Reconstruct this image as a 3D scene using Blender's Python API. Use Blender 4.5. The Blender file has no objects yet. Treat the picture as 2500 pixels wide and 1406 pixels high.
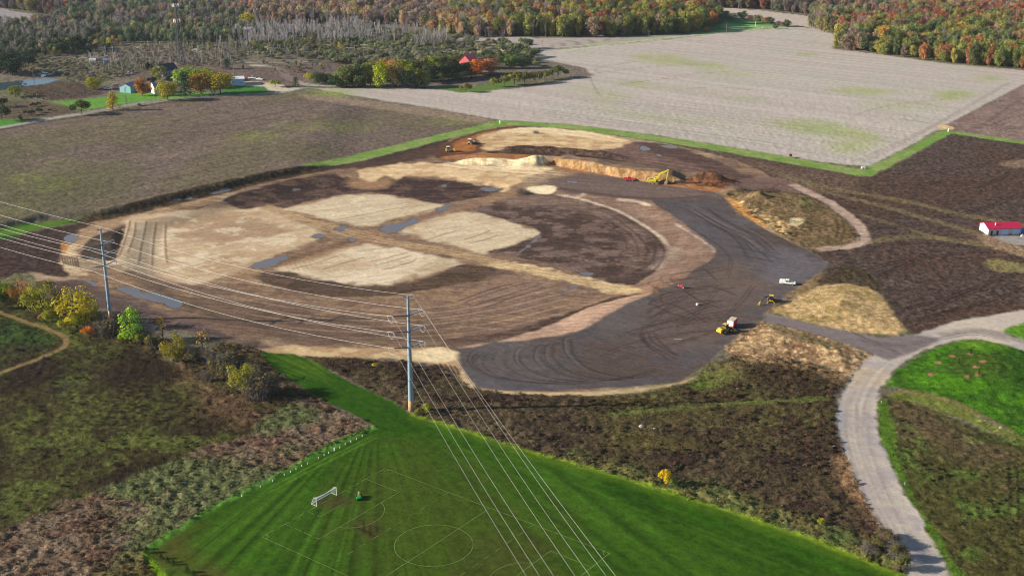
import bpy, math, random
import numpy as np
from mathutils import Vector, Matrix

S = bpy.context.scene
R = math.radians
random.seed(7)

# ------------------------------------------------------------------ camera, sky, sun, exposure
CAM_H = 163.3          # metres above the sports ground (aerial photograph)
PITCH = R(19.47)
FPX = 3061.0           # focal length in pixels of the 2500 px wide photograph
cam_data = bpy.data.cameras.new("camera")
cam_data.sensor_width = 36.0
cam_data.lens = 36.0 * FPX / 2500.0
cam_data.clip_start = 1.0
cam_data.clip_end = 40000.0
cam = bpy.data.objects.new("camera", cam_data)
S.collection.objects.link(cam)
cam.location = (0, 0, CAM_H)
cam.rotation_euler = (R(90) - PITCH, 0, 0)
S.camera = cam

SUN_EL = R(21.0)
SUN_DIR = Vector((1.0, 0.07, 0)).normalized()      # the way shadows fall on the ground
world = bpy.data.worlds.new("World")
S.world = world
world.use_nodes = True
wn = world.node_tree.nodes
sky = wn.new("ShaderNodeTexSky")
sky.sky_type = 'NISHITA'
sky.sun_disc = False
sky.sun_elevation = SUN_EL
sky.sun_rotation = math.atan2(-SUN_DIR.x, -SUN_DIR.y) % (2 * math.pi)
sky.air_density = 1.0
sky.dust_density = 0.6
sky.ozone_density = 1.5
wn["Background"].inputs["Strength"].default_value = 0.065
world.node_tree.links.new(sky.outputs["Color"], wn["Background"].inputs["Color"])

sun_data = bpy.data.lights.new("sun", 'SUN')
sun_data.energy = 5.0
sun_data.angle = R(0.5)
sun_data.color = (1.0, 0.92, 0.77)
sun = bpy.data.objects.new("sun", sun_data)
S.collection.objects.link(sun)
sun.location = (-200, 0, 300)
sd = Vector((SUN_DIR.x * math.cos(SUN_EL), SUN_DIR.y * math.cos(SUN_EL), -math.sin(SUN_EL)))
sun.rotation_euler = sd.to_track_quat('-Z', 'Y').to_euler()

S.view_settings.view_transform = 'Standard'
S.view_settings.look = 'None'
S.view_settings.gamma = 1.0
S.view_settings.use_curve_mapping = False
EXPOSURE = 0.95
S.view_settings.exposure = EXPOSURE
S.cycles.max_bounces = 6
S.cycles.diffuse_bounces = 2
S.cycles.glossy_bounces = 2
S.cycles.transparent_max_bounces = 8
S.cycles.volume_bounces = 0
S.cycles.filter_width = 1.1
HAZE = 0.000030         # scattering per metre of the air

# ------------------------------------------------------------------ colours
KLIT = 1.19            # display radiance of a white sunlit flat ground at this exposure

def lin(c):
    c = np.asarray(c, dtype=np.float32) / 255.0
    return np.where(c <= 0.04045, c / 12.92, ((c + 0.055) / 1.055) ** 2.4)

def alb(rgb, k=None):
    """base colour of a sunlit flat surface that should read as this sRGB colour"""
    return np.clip(lin(rgb) / (k or KLIT), 0.004, 0.8)

# ------------------------------------------------------------------ noise (world space, numpy)
def _hash(ix, iy, seed):
    h = (ix.astype(np.int64) * 374761393 + iy.astype(np.int64) * 668265263 + seed * 974634541) & 0x7fffffff
    h = ((h ^ (h >> 13)) * 1274126177) & 0x7fffffff
    h = h ^ (h >> 16)
    return ((h & 0xffff) / 65535.0).astype(np.float32)

def vnoise(x, y, seed=0):
    ix = np.floor(x); iy = np.floor(y)
    fx = (x - ix).astype(np.float32); fy = (y - iy).astype(np.float32)
    fx = fx * fx * (3 - 2 * fx); fy = fy * fy * (3 - 2 * fy)
    ix = ix.astype(np.int64); iy = iy.astype(np.int64)
    a = _hash(ix, iy, seed); b = _hash(ix + 1, iy, seed)
    c = _hash(ix, iy + 1, seed); d = _hash(ix + 1, iy + 1, seed)
    return (a + (b - a) * fx) * (1 - fy) + (c + (d - c) * fx) * fy

def fbm(x, y, scale, octs=3, seed=0):
    s = np.zeros(np.shape(x), np.float32); a = 0.5; t = 0
    for o in range(octs):
        s += a * vnoise(x / scale + 17.3 * o, y / scale - 9.1 * o, seed + o * 13)
        t += a; a *= 0.5; scale *= 0.5
    return s / t

def sstep(a, b, x):
    t = np.clip((x - a) / (b - a), 0, 1)
    return t * t * (3 - 2 * t)

# ------------------------------------------------------------------ photograph pixel -> place on the ground
SP, CP = math.sin(PITCH), math.cos(PITCH)

def ray(px, py):
    u = (np.asarray(px, float) - 1250) / FPX
    v = (np.asarray(py, float) - 703) / FPX
    return u, CP - v * SP, -(SP + v * CP)          # direction x, y, z

def G0(px, py, z=0.0):
    dx, dy, dz = ray(px, py)
    t = (z - CAM_H) / dz
    return dx * t, dy * t

def spline(pts, n=5, closed=False):
    p = np.array(pts, float)
    m = len(p); out = []
    rng = range(m if closed else m - 1)
    for i in rng:
        if closed:
            a, b, c, d = p[(i - 1) % m], p[i], p[(i + 1) % m], p[(i + 2) % m]
        else:
            a, b, c, d = p[max(i - 1, 0)], p[i], p[i + 1], p[min(i + 2, m - 1)]
        for k in range(n):
            t = k / n
            out.append(0.5 * ((2 * b) + (-a + c) * t + (2 * a - 5 * b + 4 * c - d) * t * t + (-a + 3 * b - 3 * c + d) * t ** 3))
    if not closed: out.append(p[-1])
    return np.array(out)

def sd_poly(P, X, Y):
    """signed distance, positive inside"""
    best = np.full(X.shape, 1e12, np.float32); ins = np.zeros(X.shape, bool)
    n = len(P)
    for i in range(n):
        ax, ay = P[i]; bx, by = P[(i + 1) % n]
        ex, ey = bx - ax, by - ay
        L = ex * ex + ey * ey + 1e-9
        t = np.clip(((X - ax) * ex + (Y - ay) * ey) / L, 0, 1)
        dx = X - ax - t * ex; dy = Y - ay - t * ey
        np.minimum(best, dx * dx + dy * dy, out=best)
        if ay != by:
            c = ((ay > Y) != (by > Y)) & (X < (bx - ax) * (Y - ay) / (by - ay) + ax)
            ins ^= c
    d = np.sqrt(best)
    return np.where(ins, d, -d)

def d_line(P, X, Y):
    best = np.full(X.shape, 1e12, np.float32); along = np.zeros(X.shape, np.float32); acc = 0.0
    for i in range(len(P) - 1):
        ax, ay = P[i]; bx, by = P[i + 1]
        ex, ey = bx - ax, by - ay
        L = ex * ex + ey * ey + 1e-9
        t = np.clip(((X - ax) * ex + (Y - ay) * ey) / L, 0, 1)
        dx = X - ax - t * ex; dy = Y - ay - t * ey
        d = dx * dx + dy * dy
        m = d < best
        best = np.where(m, d, best)
        along = np.where(m, acc + t * math.sqrt(L), along)
        acc += math.sqrt(L)
    return np.sqrt(best), along, acc

# ------------------------------------------------------------------ relief of the ground
def W0(pts, closed=True, smooth=True, n=4):
    q = spline(pts, n, closed) if smooth else np.array(pts, float)
    x, y = G0(q[:, 0], q[:, 1])
    return np.stack([x, y], 1)

BOWL = W0([(1345,452),(1450,470),(1530,480),(1590,490),(1650,530),(1700,568),(1738,600),(1747,620),(1735,635),(1690,660),(1660,680),(1600,712),
           (1520,748),(1450,785),(1400,810),(1300,818),(1180,838),(1000,842),(760,842),(560,800),(440,770),(330,700),(290,660),(300,600),(330,545),(480,505),(600,470),(720,440),(900,420),(1100,425),(1230,440)])
NWFIELD = W0([(-500,640),(0,566),(120,540),(250,533),(330,517),(440,491),(560,465),(620,448),(740,424),(830,404),(980,373),(1080,350),(1140,330),(1200,310),(1150,290),(900,262),(600,250),(300,285),(0,340),(-500,420)], smooth=False)
SANDTOP = [(1352,383),(1417,388),(1483,398),(1547,411),(1611,427),(1662,431),(1682,441)]
SANDBOT = [(1342,402),(1393,411),(1445,420),(1496,430),(1560,441),(1624,448),(1690,450)]
BANKBASE = [(1340,402),(1393,411),(1445,420),(1496,430),(1560,441),(1624,448),(1690,450)]
PLATEAU = W0(BANKBASE + [(1760,455),(1760,436),(1600,404),(1450,380),(1330,372)], smooth=False)
CREAMBASE = [(1100,398),(1140,402),(1200,404),(1260,405),(1310,408),(1345,404)]
CREAM = W0(CREAMBASE + [(1350,385),(1280,378),(1180,380),(1095,386)], smooth=False)
FRONT = W0(BANKBASE, closed=False); FRONT2 = W0(CREAMBASE, closed=False)
NWX0 = G0(690, 420)[0]; NWX1 = G0(860, 395)[0]
BERM = W0([(1205,370),(1260,366),(1320,367),(1380,371),(1440,377),(1500,384),(1560,391)], closed=False)
STRAW = W0([(1885,758),(1925,735),(1990,700),(2060,694),(2120,702),(2155,730),(2185,775),(2212,806),(2180,818),(2100,808),(2000,790),(1900,768)])
TANSL = W0([(1870,788),(1935,802),(2060,838),(2135,868),(2100,900),(2085,925),(2060,915),(2000,892),(1920,874),(1840,872),(1765,862),(1792,832),(1830,800)])
GMOUND = W0([(2175,935),(2200,900),(2255,866),(2310,843),(2370,830),(2430,835),(2520,862),(2620,900),(2620,1010),(2500,1012),(2400,1000),(2300,980),(2220,955)])
SPOIL = [(1848,488,4.0,6), (1895,505,1.6,9), (1930,490,1.6,8), (1962,500,1.2,9), (1830,500,1.4,7), (1915,555,1.0,9), (1880,540,1.0,9), (1800,470,1.6,7),
         (1706,440,2.2,5), (1728,441,2.6,5), (1748,445,2.2,5), (1768,448,1.6,5), (1302,404,2.4,5), (1275,406,1.3,4), (1326,402,1.8,4)]
WINDROWS = [[(318,535),(313,560),(300,600),(287,632)],[(358,535),(352,570),(343,610),(338,650)],[(382,538),(377,570),(372,620),(371,655)],[(405,540),(403,575),(404,610),(408,648)],
            [(305,552),(297,580),(288,610),(276,640)],[(331,540),(327,575),(310,620)]]
WINDROWS = [W0(w, closed=False) for w in []]
PUDDLES_PX = [
    [(930,562),(950,548),(975,546),(1000,540),(1012,532),(1020,545),(990,555),(960,568)],
    [(618,650),(640,638),(690,626),(702,629),(675,644),(650,656)],
    [(848,580),(868,580),(869,588),(855,590)],
    [(1062,510),(1085,503),(1104,500),(1085,511),(1070,516)],
    [(1174,462),(1195,459),(1216,462),(1200,468),(1180,467)],
    [(1075,453),(1090,452),(1090,457),(1078,457)],
    [(285,706),(310,700),(345,712),(380,716),(420,728),(442,738),(432,752),(400,742),(360,733),(320,722)],
    [(158,578),(175,573),(190,576),(180,588),(165,592)],
    [(208,686),(225,688),(243,700),(225,698)],
    [(1422,668),(1440,666),(1450,668),(1436,674)],
    [(1372,710),(1384,709),(1382,716),(1374,716)],
    [(1390,701),(1404,702),(1400,706),(1390,705)],
    [(1110,788),(1124,786),(1128,791),(1116,794)],
    [(1283,600),(1305,582),(1316,577),(1308,590),(1280,612),(1264,616)],
    [(520,470),(550,464),(566,463),(545,470),(524,474)],
    [(421,489),(455,484),(468,486),(440,490)],
    [(540,495),(562,492),(555,498),(542,498)],
    [(718,463),(734,462),(730,467),(716,467)],
    [(1560,358),(1578,357),(1585,366),(1568,368)],
    [(1614,356),(1640,358),(1652,363),(1630,362)],
    [(760,578),(785,572),(790,580),(770,584)],
    [(820,560),(838,552),(850,556),(835,566)],
    [(1380,442),(1400,444),(1412,449),(1392,448)],
    [(1600,378),(1616,378),(1612,383),(1602,382)],
]

def hfun(X, Y):
    X = np.asarray(X, np.float32); Y = np.asarray(Y, np.float32)
    h = np.zeros(X.shape, np.float32)
    def near(P, pad):
        return (X > P[:, 0].min() - pad) & (X < P[:, 0].max() + pad) & (Y > P[:, 1].min() - pad) & (Y < P[:, 1].max() + pad)
    def poly(P, f, pad=1):
        m = near(P, pad)
        if m.any(): h[m] += f(sd_poly(P, X[m], Y[m]), X[m], Y[m])
    poly(BOWL, lambda d, x, y: -2.0 * sstep(0, 16, d))
    poly(NWFIELD, lambda d, x, y: 2.4 * sstep(0, 7, d) * (1 - sstep(40, 160, d)) * (1 - sstep(NWX0, NWX1, x)))
    def front(line, hh, run, amp, ta, tb):
        def f(d, x, y):
            df, al, L = d_line(line, x, y)
            return hh * (.80 + .32 * fbm(al, al * 0, 9, 2, 61)) * sstep(-0.5, run, d + amp * (fbm(x, y, 5, 2, 5) - .5)) * (1 - sstep(7, 34, df)) * sstep(0, ta * L, al) * sstep(0, tb * L, L - al)
        return f
    poly(PLATEAU, front(FRONT, 4.2, 2.4, 2.6, .04, .16), 2)
    poly(CREAM, front(FRONT2, 2.6, 3.5, 3.0, .2, .05), 3)
    poly(STRAW, lambda d, x, y: 1.7 * sstep(0, 26, d))
    poly(TANSL, lambda d, x, y: 1.8 * sstep(0, 14, d))
    poly(GMOUND, lambda d, x, y: 2.5 * sstep(0, 26, d))
    m = near(BERM, 12)
    if m.any():
        d, al, L = d_line(BERM, X[m], Y[m])
        rg = 0.65 + 0.75 * fbm(X[m], Y[m], 5, 2, 3)
        h[m] += 2.4 * rg * np.clip(1 - d / 6.0, 0, 1) ** 0.9 * sstep(0, 12, al) * sstep(0, 25, L - al)
    for (px, py, hh, r) in SPOIL:
        cx, cy = G0(px, py)
        d2 = ((X - cx) ** 2 + (Y - cy) ** 2) / (r * r)
        m = d2 < 6
        if m.any(): h[m] += hh * np.exp(-d2[m]) * (0.7 + 0.6 * fbm(X[m], Y[m], 4, 2, 21))
    for w in WINDROWS:
        m = near(w, 3)
        if m.any():
            d, al, L = d_line(w, X[m], Y[m])
            h[m] += 0.16 * np.clip(1 - d / 1.3, 0, 1)
    return h

def G(px, py):
    """a photograph pixel on the relief: x, y, z"""
    dx, dy, dz = ray(px, py)
    dx = np.atleast_1d(dx).astype(float); dy = np.atleast_1d(dy).astype(float); dz = np.atleast_1d(dz).astype(float)
    dx, dy, dz = np.broadcast_arrays(dx, dy, dz)
    z = np.zeros(dx.shape)
    for _ in range(7):
        t = (z - CAM_H) / dz
        z = 0.5 * z + 0.5 * hfun(dx * t, dy * t)
    t = (z - CAM_H) / dz
    x, y = dx * t, dy * t
    return x, y, hfun(x, y)

def at(px, py):
    x, y, z = G(px, py)
    return Vector((float(x[0]), float(y[0]), float(z[0])))

def ppm(py):
    """photograph pixels per metre at a ground point on this row"""
    return (py + 379.0) * CP / CAM_H

def WG(pts, closed=True, smooth=True, n=4):
    q = spline(pts, n, closed) if smooth else np.array(pts, float)
    x, y, z = G(q[:, 0], q[:, 1])
    return np.stack([x, y], 1)
# ------------------------------------------------------------------ the ground: one sheet, finer near by, cut into its kinds of surface
pv = np.concatenate([np.arange(1640, 1450, -9.0), np.arange(1450, 770, -2.3), np.arange(770, 290, -1.45), np.arange(290, -40, -2.2), np.arange(-40, -200, -6.0), np.arange(-200, -331, -13.0)])
def ang_of(p, q):
    (xa, ya), (xb, yb) = G0(*p), G0(*q)
    return math.degrees(math.atan2(yb - ya, xb - xa))
ANG_TAN = ang_of((1400, 305), (2000, 396)); ANG_ST = ang_of((330, 520), (830, 404))
pu = np.concatenate([np.arange(-700, -90, -1) if False else np.arange(-700, -90, 12.0), np.arange(-90, 2590, 2.7), np.arange(2590, 3210, 12.0)])
NR, NC = len(pv), len(pu)
PU, PV = np.meshgrid(pu, pv)
GX, GY = G0(PU, PV)
GX = GX.astype(np.float32); GY = GY.astype(np.float32)
GH = np.zeros((NR, NC), np.float32)
for r0 in range(0, NR, 120):
    GH[r0:r0 + 120] = hfun(GX[r0:r0 + 120], GY[r0:r0 + 120])
N_fine = fbm(GX, GY, 1.3, 2, 1); N_mid = fbm(GX, GY, 7, 3, 2); N_big = fbm(GX, GY, 38, 3, 3); N_huge = fbm(GX, GY, 140, 3, 4)
NOISE = {'fine': N_fine, 'mid': N_mid, 'big': N_big, 'huge': N_huge}
COL = np.zeros((NR, NC, 3), np.float32)
CLS = np.zeros((NR, NC), np.int16)
ROUGH = np.zeros((NR, NC), np.float32)
CLASSES = ['ground']

def cls_id(name):
    if name not in CLASSES: CLASSES.append(name)
    return CLASSES.index(name)

def block(pts, pad):
    p = np.array(pts, float)
    c0, c1 = np.searchsorted(pu, [p[:, 0].min() - pad, p[:, 0].max() + pad])
    r = np.where((pv >= p[:, 1].min() - pad) & (pv <= p[:, 1].max() + pad))[0]
    if len(r) == 0 or c1 <= c0: return None
    return slice(r[0], r[-1] + 1), slice(c0, c1)

def streaks(x, y, ang, across, along, seed=0):
    c, s = math.cos(R(ang)), math.sin(R(ang))
    return vnoise((x * c + y * s) / along, (-x * s + y * c) / across, seed) * .6 + vnoise((x * c + y * s) / along * 2, (-x * s + y * c) / across * 2.2, seed + 5) * .4

def mottle(col, b, x, y, col2=None, field='mid', lo=.4, hi=.62, col3=None, field3='fine', lo3=.55, hi3=.75, streak=None, var=.10):
    c = np.empty(x.shape + (3,), np.float32); c[:] = alb(col)
    if col2 is not None:
        w = sstep(lo, hi, NOISE[field][b] + .25 * (N_fine[b] - .5))[..., None]
        c = c * (1 - w) + alb(col2) * w
    if col3 is not None:
        w = sstep(lo3, hi3, NOISE[field3][b])[..., None]
        c = c * (1 - w) + alb(col3) * w
    f = 1 + var * 2 * (N_fine[b] - .5) + var * 1.2 * (N_mid[b] - .5)
    if streak:
        ang, across, along, amp = streak
        f = f * (1 + amp * 2 * (streaks(x, y, ang, across, along, 31) - .5))
    return c * f[..., None]

def paint(pts, col, soft=1.0, edge=1.5, esc=6, alpha=1.0, cls=None, rough=None, smooth=True, afield=None, **mt):
    b = block(pts, 30)
    if b is None: return
    P = WG(pts, True, smooth)
    x, y = GX[b], GY[b]
    d = sd_poly(P, x, y)
    if edge: d = d + edge * 2 * (fbm(x, y, esc, 2, 71) - .5)
    a = sstep(-soft, soft, d) * alpha
    if afield:                       # patchy cover
        fld, lo, hi = afield
        a = a * sstep(lo, hi, NOISE[fld][b] + .2 * (N_fine[b] - .5))
    c = mottle(col, b, x, y, **mt)
    COL[b] = COL[b] * (1 - a[..., None]) + c * a[..., None]
    if cls: CLS[b][d > 0] = cls_id(cls)
    if rough is not None: ROUGH[b] = ROUGH[b] * (1 - a) + rough * a

def stroke(pts, width, col, alpha=1.0, soft=.35, smooth=True, cls=None, rough=None, taper=.1, breakup=.35, edge=0.0, n=5, **mt):
    b = block(pts, 18)
    if b is None: return
    P = WG(pts, False, smooth, n)
    x, y = GX[b], GY[b]
    d, al, L = d_line(P, x, y)
    if edge: d = d + edge * 2 * (fbm(x, y, 4, 2, 19) - .5)
    a = 1 - sstep(width / 2 - soft, width / 2 + soft, d)
    a = a * alpha * (1 - breakup + breakup * 2 * np.clip(fbm(x, y, 9, 2, 77), 0, .5) ** 1)
    if taper: a = a * sstep(0, taper * L, al) * sstep(0, taper * L, L - al)
    c = mottle(col, b, x, y, **mt)
    COL[b] = COL[b] * (1 - a[..., None]) + c * a[..., None]
    if cls: CLS[b][d < width / 2] = cls_id(cls)
    if rough is not None: ROUGH[b] = ROUGH[b] * (1 - a) + rough * a

def shift(pts, dx, dy): return [(x + dx, y + dy) for x, y in pts]

def ruts(pts, col=(62, 50, 48), alpha=.55, gap_px=(5, 4), w=.7):
    stroke(pts, w, col, alpha); stroke(shift(pts, *gap_px), w, col, alpha)

A = (-420, -400); BIG = [(-800, -330), (3300, -330), (3300, 1660), (-800, 1660)]
# --- whole country: scrub and rough ground
paint(BIG, (116, 106, 95), soft=1, edge=0, smooth=False, col2=(104, 104, 76), field='big', lo=.35, hi=.6, col3=(120, 106, 96), var=.16, cls='scrubland', rough=.35)
# --- fields beyond
paint([(-300,20),(0,18),(30,28),(80,35),(140,42),(135,50),(60,60),(0,66),(-300,90)], (150, 142, 145), cls='harvested_field', smooth=False)
paint([(1085,95),(1290,90),(1310,94),(1500,92),(1640,84),(1720,84),(1560,102),(1330,122),(1240,112),(1130,104)], (168, 156, 150), cls='harvested_field', smooth=False)
paint([(1560,-8),(1620,2),(1720,16),(1860,26),(1995,43),(2000,72),(1940,62),(1880,54),(1760,38),(1640,22)], (182, 168, 158), cls='harvested_field', smooth=False)
paint([(560,-6),(640,-6),(760,2),(700,8),(560,8)], (150, 120, 110), smooth=False)
paint([(1690,80),(1755,50),(1810,47),(1870,56),(1930,66),(1860,76),(1700,88)], (92, 138, 76), cls='lawn', smooth=False)
paint([(1770,58),(1850,62),(1900,68),(1840,72),(1765,68)], (130, 175, 112), edge=1, soft=4)
TAN = [(760,216),(830,216),(1000,214),(1125,224),(1250,218),(1330,206),(1450,186),(1425,166),(1310,142),(1295,132),(1330,124),(1560,104),(1720,86),(1850,73),(1945,65),(2070,80),(2040,104),(2030,120),(2130,131),(2300,155),(2500,173),(2700,190),(2700,150),(2700,215),(2500,207),(2300,312),(2125,408),(2000,396),(1800,362),(1600,330),(1400,305),(1225,294),(1080,268),(900,240)]
paint(TAN, (180, 168, 160), soft=2, smooth=False, cls='harvested_field', col2=(176, 168, 158), field='big', lo=.45, hi=.7, streak=(ANG_TAN, 3.4, 380, .13), var=.03)
paint([(1310,120),(1440,104),(1640,86),(1830,78),(1930,67),(1935,62),(1850,64),(1720,80),(1560,98),(1320,117)], (150, 160, 116), soft=2, edge=0, smooth=False, alpha=.8)
stroke([(1370,124),(1560,101),(1700,86),(1850,72)], 6, (178, 182, 150), .8, soft=2, taper=0, breakup=.1)
for q, al in (([(1580,128),(1640,138),(1700,150),(1780,158),(1760,166),(1640,160),(1560,148)], .8), ([(1530,200),(1590,202),(1700,222),(1850,238),(1820,242),(1640,220),(1560,210)], .7), ([(1955,132),(2010,130),(2060,136),(2000,142)], .9),
              ([(2030,222),(2110,215),(2190,222),(2120,232)], .7), ([(2280,232),(2330,220),(2370,228),(2320,244)], .9), ([(2390,190),(2440,182),(2450,194),(2400,204)], .7), ([(1870,300),(1960,296),(2090,312),(2120,335),(1980,330)], .75),
              ([(2030,340),(2100,330),(2140,350),(2060,372)], .7), ([(770,226),(840,222),(850,236),(790,246)], .8), ([(1380,215),(1480,218),(1540,240),(1440,250)], .4), ([(1440,260),(1640,285),(1800,300),(1640,300)], .35), ([(1700,170),(1850,180),(1900,190),(1760,186)], .4), ([(2100,250),(2250,250),(2300,265),(2150,275)], .3)):
    paint(q, (146, 158, 84), soft=14, edge=7, esc=22, alpha=al * .8, afield=('big', .2, .5), streak=(ANG_TAN, 3, 60, .15))
for q in ([(1425,183),(1500,174),(1640,160),(1800,156)], [(1470,182),(1452,172),(1480,162),(1560,150)], [(1500,210),(1560,200),(1700,186)], [(2080,284),(2130,268),(2200,254),(2300,244)], [(1600,194),(1700,180),(1850,172)], [(1440,182),(1445,200),(1465,236)], [(1650,220),(1750,214),(1850,222)], [(2190,290),(2260,300),(2300,310)]):
    stroke(q, 1.8, (135, 122, 112), .5, soft=1)
for k in range(9):                              # wheel lanes along the headland
    o = k * 7.5
    stroke([(2480 - o * .5, 196 + o * .15), (2310 - o, 296 + o * .35), (2130 - o * 1.2, 392 + o * .15)], 1.6, (132, 118, 108) if k % 2 else (190, 176, 168), .5, soft=1.0, taper=.03)
for k in range(11):                             # drill rows near the front edge
    y0 = 286 + k * 0.0; t = k / 10
    stroke([(1260 + 30 * t, 284 - 52 * t), (1500 + 20 * t, 306 - 56 * t), (1800, 344 - 66 * t), (2060 - 20 * t, 388 - 86 * t)], 1.5, (140, 126, 118), .42, soft=1.2)
for k in range(5):
    stroke([(1330 + 9 * k, 116 - 3.5 * k), (1370 + 30 * k, 112 - 4 * k), (1440 + 24 * k, 108 - 3.8 * k)], 1.6, (110, 92, 90), .6, soft=1)
UPR = [(2295,314),(2500,207),(2800,215),(2800,390),(2500,347),(2320,321)]
paint(UPR, (138, 118, 110), smooth=False, cls='stubble_field', col2=(128, 106, 98), var=.1, streak=(12, 2.5, 60, .06))
for q in ([(2325,302),(2340,310),(2400,312),(2500,326)], [(2420,304),(2460,288),(2500,282)], [(2360,322),(2420,290),(2500,232)], [(2390,262),(2440,246),(2500,254)], [(2380,300),(2440,312),(2500,312)]):
    ruts(q, (92, 74, 70), .6, (4, 2), 1.0)
paint([(2288,312),(2300,304),(2330,314),(2300,318)], (200, 172, 130), edge=.5)
# --- stubble field north-west of the works
paint([(-700,480),(-700,420),(0,316),(250,276),(500,240),(640,232),(760,232),(900,246),(1080,272),(1215,296),(1190,303),(1000,346),(860,380),(720,404),(600,442),(400,484),(250,522),(120,536),(0,562),(-500,650)], (118, 103, 93), smooth=False, cls='stubble_field', col2=(114, 104, 82), field='big', lo=.4, hi=.65, col3=(100, 86, 78), field3='fine', lo3=.5, hi3=.7, streak=(ANG_ST, 1.6, 60, .20), var=.18)
paint([(-400,520),(0,340),(60,420),(250,400),(330,430),(200,490),(0,552),(-400,640)], (98, 98, 68), soft=25, edge=14, esc=30, alpha=.75, col3=(80, 76, 58), field3='fine', streak=(ANG_ST, 1.6, 40, .20), var=.2)
for q in ([(680,300),(760,302),(850,306),(930,312),(820,322),(700,316)], [(1020,282),(1110,286),(1160,300),(1080,306)], [(120,395),(170,388),(190,400),(130,405)], [(20,430),(100,420),(120,435),(40,450)], [(40,500),(70,495),(75,508),(30,510)], [(0,515),(20,510),(20,525),(0,525)], [(90,452),(150,440),(160,458),(100,470)], [(620,320),(700,330),(640,350),(560,340)]):
    paint(q, (120, 126, 68), soft=6, edge=4, esc=8, alpha=.65, afield=('fine', .4, .6))
paint([(760,232),(900,246),(1080,272),(1215,296),(1190,303),(1080,290),(900,262),(740,240)], (152, 132, 112), soft=4, alpha=.6, edge=3)
# --- country road past the farm
stroke([(-300,372),(-100,332),(0,311),(140,287),(250,270),(330,255),(420,243),(500,236),(590,231),(680,226),(740,214),(810,209)], 7, (160, 152, 150), 1, soft=1.2, taper=0, breakup=.12, cls='country_road', rough=0)
stroke([(-300,380),(0,318),(140,294),(250,277),(330,262),(420,250),(500,242)], 4, (78, 66, 56), .8, soft=1.6, taper=0)
stroke([(150,272),(210,276),(330,256),(400,245),(520,234)], 3, (70, 62, 46), .6, soft=1.2)
paint([(118,250),(250,238),(300,226),(330,226),(400,228),(470,226),(540,226),(600,222),(640,216),(650,226),(540,232),(420,240),(330,250),(250,264),(205,268),(160,258)], (98, 146, 62), soft=2, smooth=False, cls='lawn', edge=2, col2=(112, 142, 64), field='big', rough=0)
paint([(-60,296),(0,292),(68,292),(62,300),(0,309),(-60,318)], (80, 138, 52), cls='lawn', smooth=False, rough=0)
paint([(540,222),(580,206),(640,212),(662,224),(600,230),(545,230)], (70, 120, 52), cls='lawn', rough=0)
paint([(575,202),(640,199),(690,208),(700,216),(740,214),(690,224),(660,222),(640,212),(580,209)], (192, 178, 156), edge=1, cls='driveway', rough=0)
stroke([(620,160),(665,164),(690,175),(700,188),(712,195)], 7, (190, 176, 162), 1, soft=1.5, taper=0, cls='dirt_track', rough=0)
stroke([(712,195),(740,205),(790,210)], 6, (180, 168, 152), .8, soft=2)
paint([(300,190),(420,150),(520,165),(700,160),(840,150),(860,170),(760,185),(700,205),(560,195),(420,190)], (106, 88, 84), soft=8, edge=5, alpha=.8, rough=.3)
paint([(30,215),(140,245),(260,226),(220,205),(120,200)], (78, 62, 52), soft=6, edge=4, alpha=.8)
paint([(0,250),(120,252),(180,270),(160,280),(0,290)], (88, 70, 58), soft=5, edge=3, alpha=.7)
for q in ([(230,137),(300,134),(360,128),(420,120)], [(320,116),(400,116),(470,116)], [(560,150),(640,154),(760,152)], [(370,162),(410,160),(440,152)], [(160,146),(220,140),(280,146)]):
    stroke(q, 5, (176, 162, 140), .6, soft=2.5)
for q in ([(790,110),(870,108),(930,112),(860,118)], [(880,108),(930,108),(935,114),(885,113)], [(1000,122),(1050,118),(1100,125),(1040,132)], [(1085,115),(1130,112),(1120,130),(1080,128)], [(1140,120),(1190,116),(1230,124),(1210,130),(1150,130)], [(470,116),(500,116),(505,126),(465,126)], [(1200,118),(1260,122),(1290,128),(1220,128)]):
    paint(q, (198, 184, 158), edge=3, soft=3, alpha=.9, afield=('mid', .3, .5))
paint([(1060,210),(1130,215),(1200,205),(1260,198),(1260,206),(1200,222),(1120,226)], (96, 118, 58), edge=2, cls='lawn', rough=.1)
paint([(1120,185),(1260,176),(1300,182),(1210,192)], (94, 78, 68), edge=3, soft=3)
# --- east field, dark weeds
EAST = [(1640,352),(1800,378),(2000,414),(2090,430),(2125,432),(2185,402),(2320,327),(2500,352),(2900,410),(2900,820),(2500,757),(2420,770),(2330,786),(2240,816),(2212,806),(2180,770),(2150,715),(2060,694),(1990,700),(2015,642),(1960,600),(1880,560),(1810,520),(1790,480),(1900,440),(1760,400)]
paint(EAST, (97, 80, 74), smooth=False, soft=2, cls='weed_field', col2=(98, 76, 66), field='big', lo=.4, hi=.6, col3=(74, 62, 54), field3='fine', lo3=.45, hi3=.65, streak=(8, 2.5, 30, .12), var=.16, rough=.4)
paint([(1660,360),(1800,384),(1950,412),(2090,432),(2060,470),(1960,450),(1880,432),(1760,400)], (112, 92, 78), soft=8, edge=5, alpha=.7, var=.15)
paint([(2400,640),(2440,634),(2500,645),(2560,660),(2500,668),(2430,660)], (136, 126, 84), edge=1.5, soft=2, alpha=.85)
paint([(2440,400),(2480,392),(2520,396),(2480,412)], (140, 118, 98), edge=1.5, soft=3, alpha=.8)
paint([(2460,615),(2500,606),(2540,615),(2500,624)], (100, 120, 52), edge=1.5, soft=3, alpha=.8)
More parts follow.
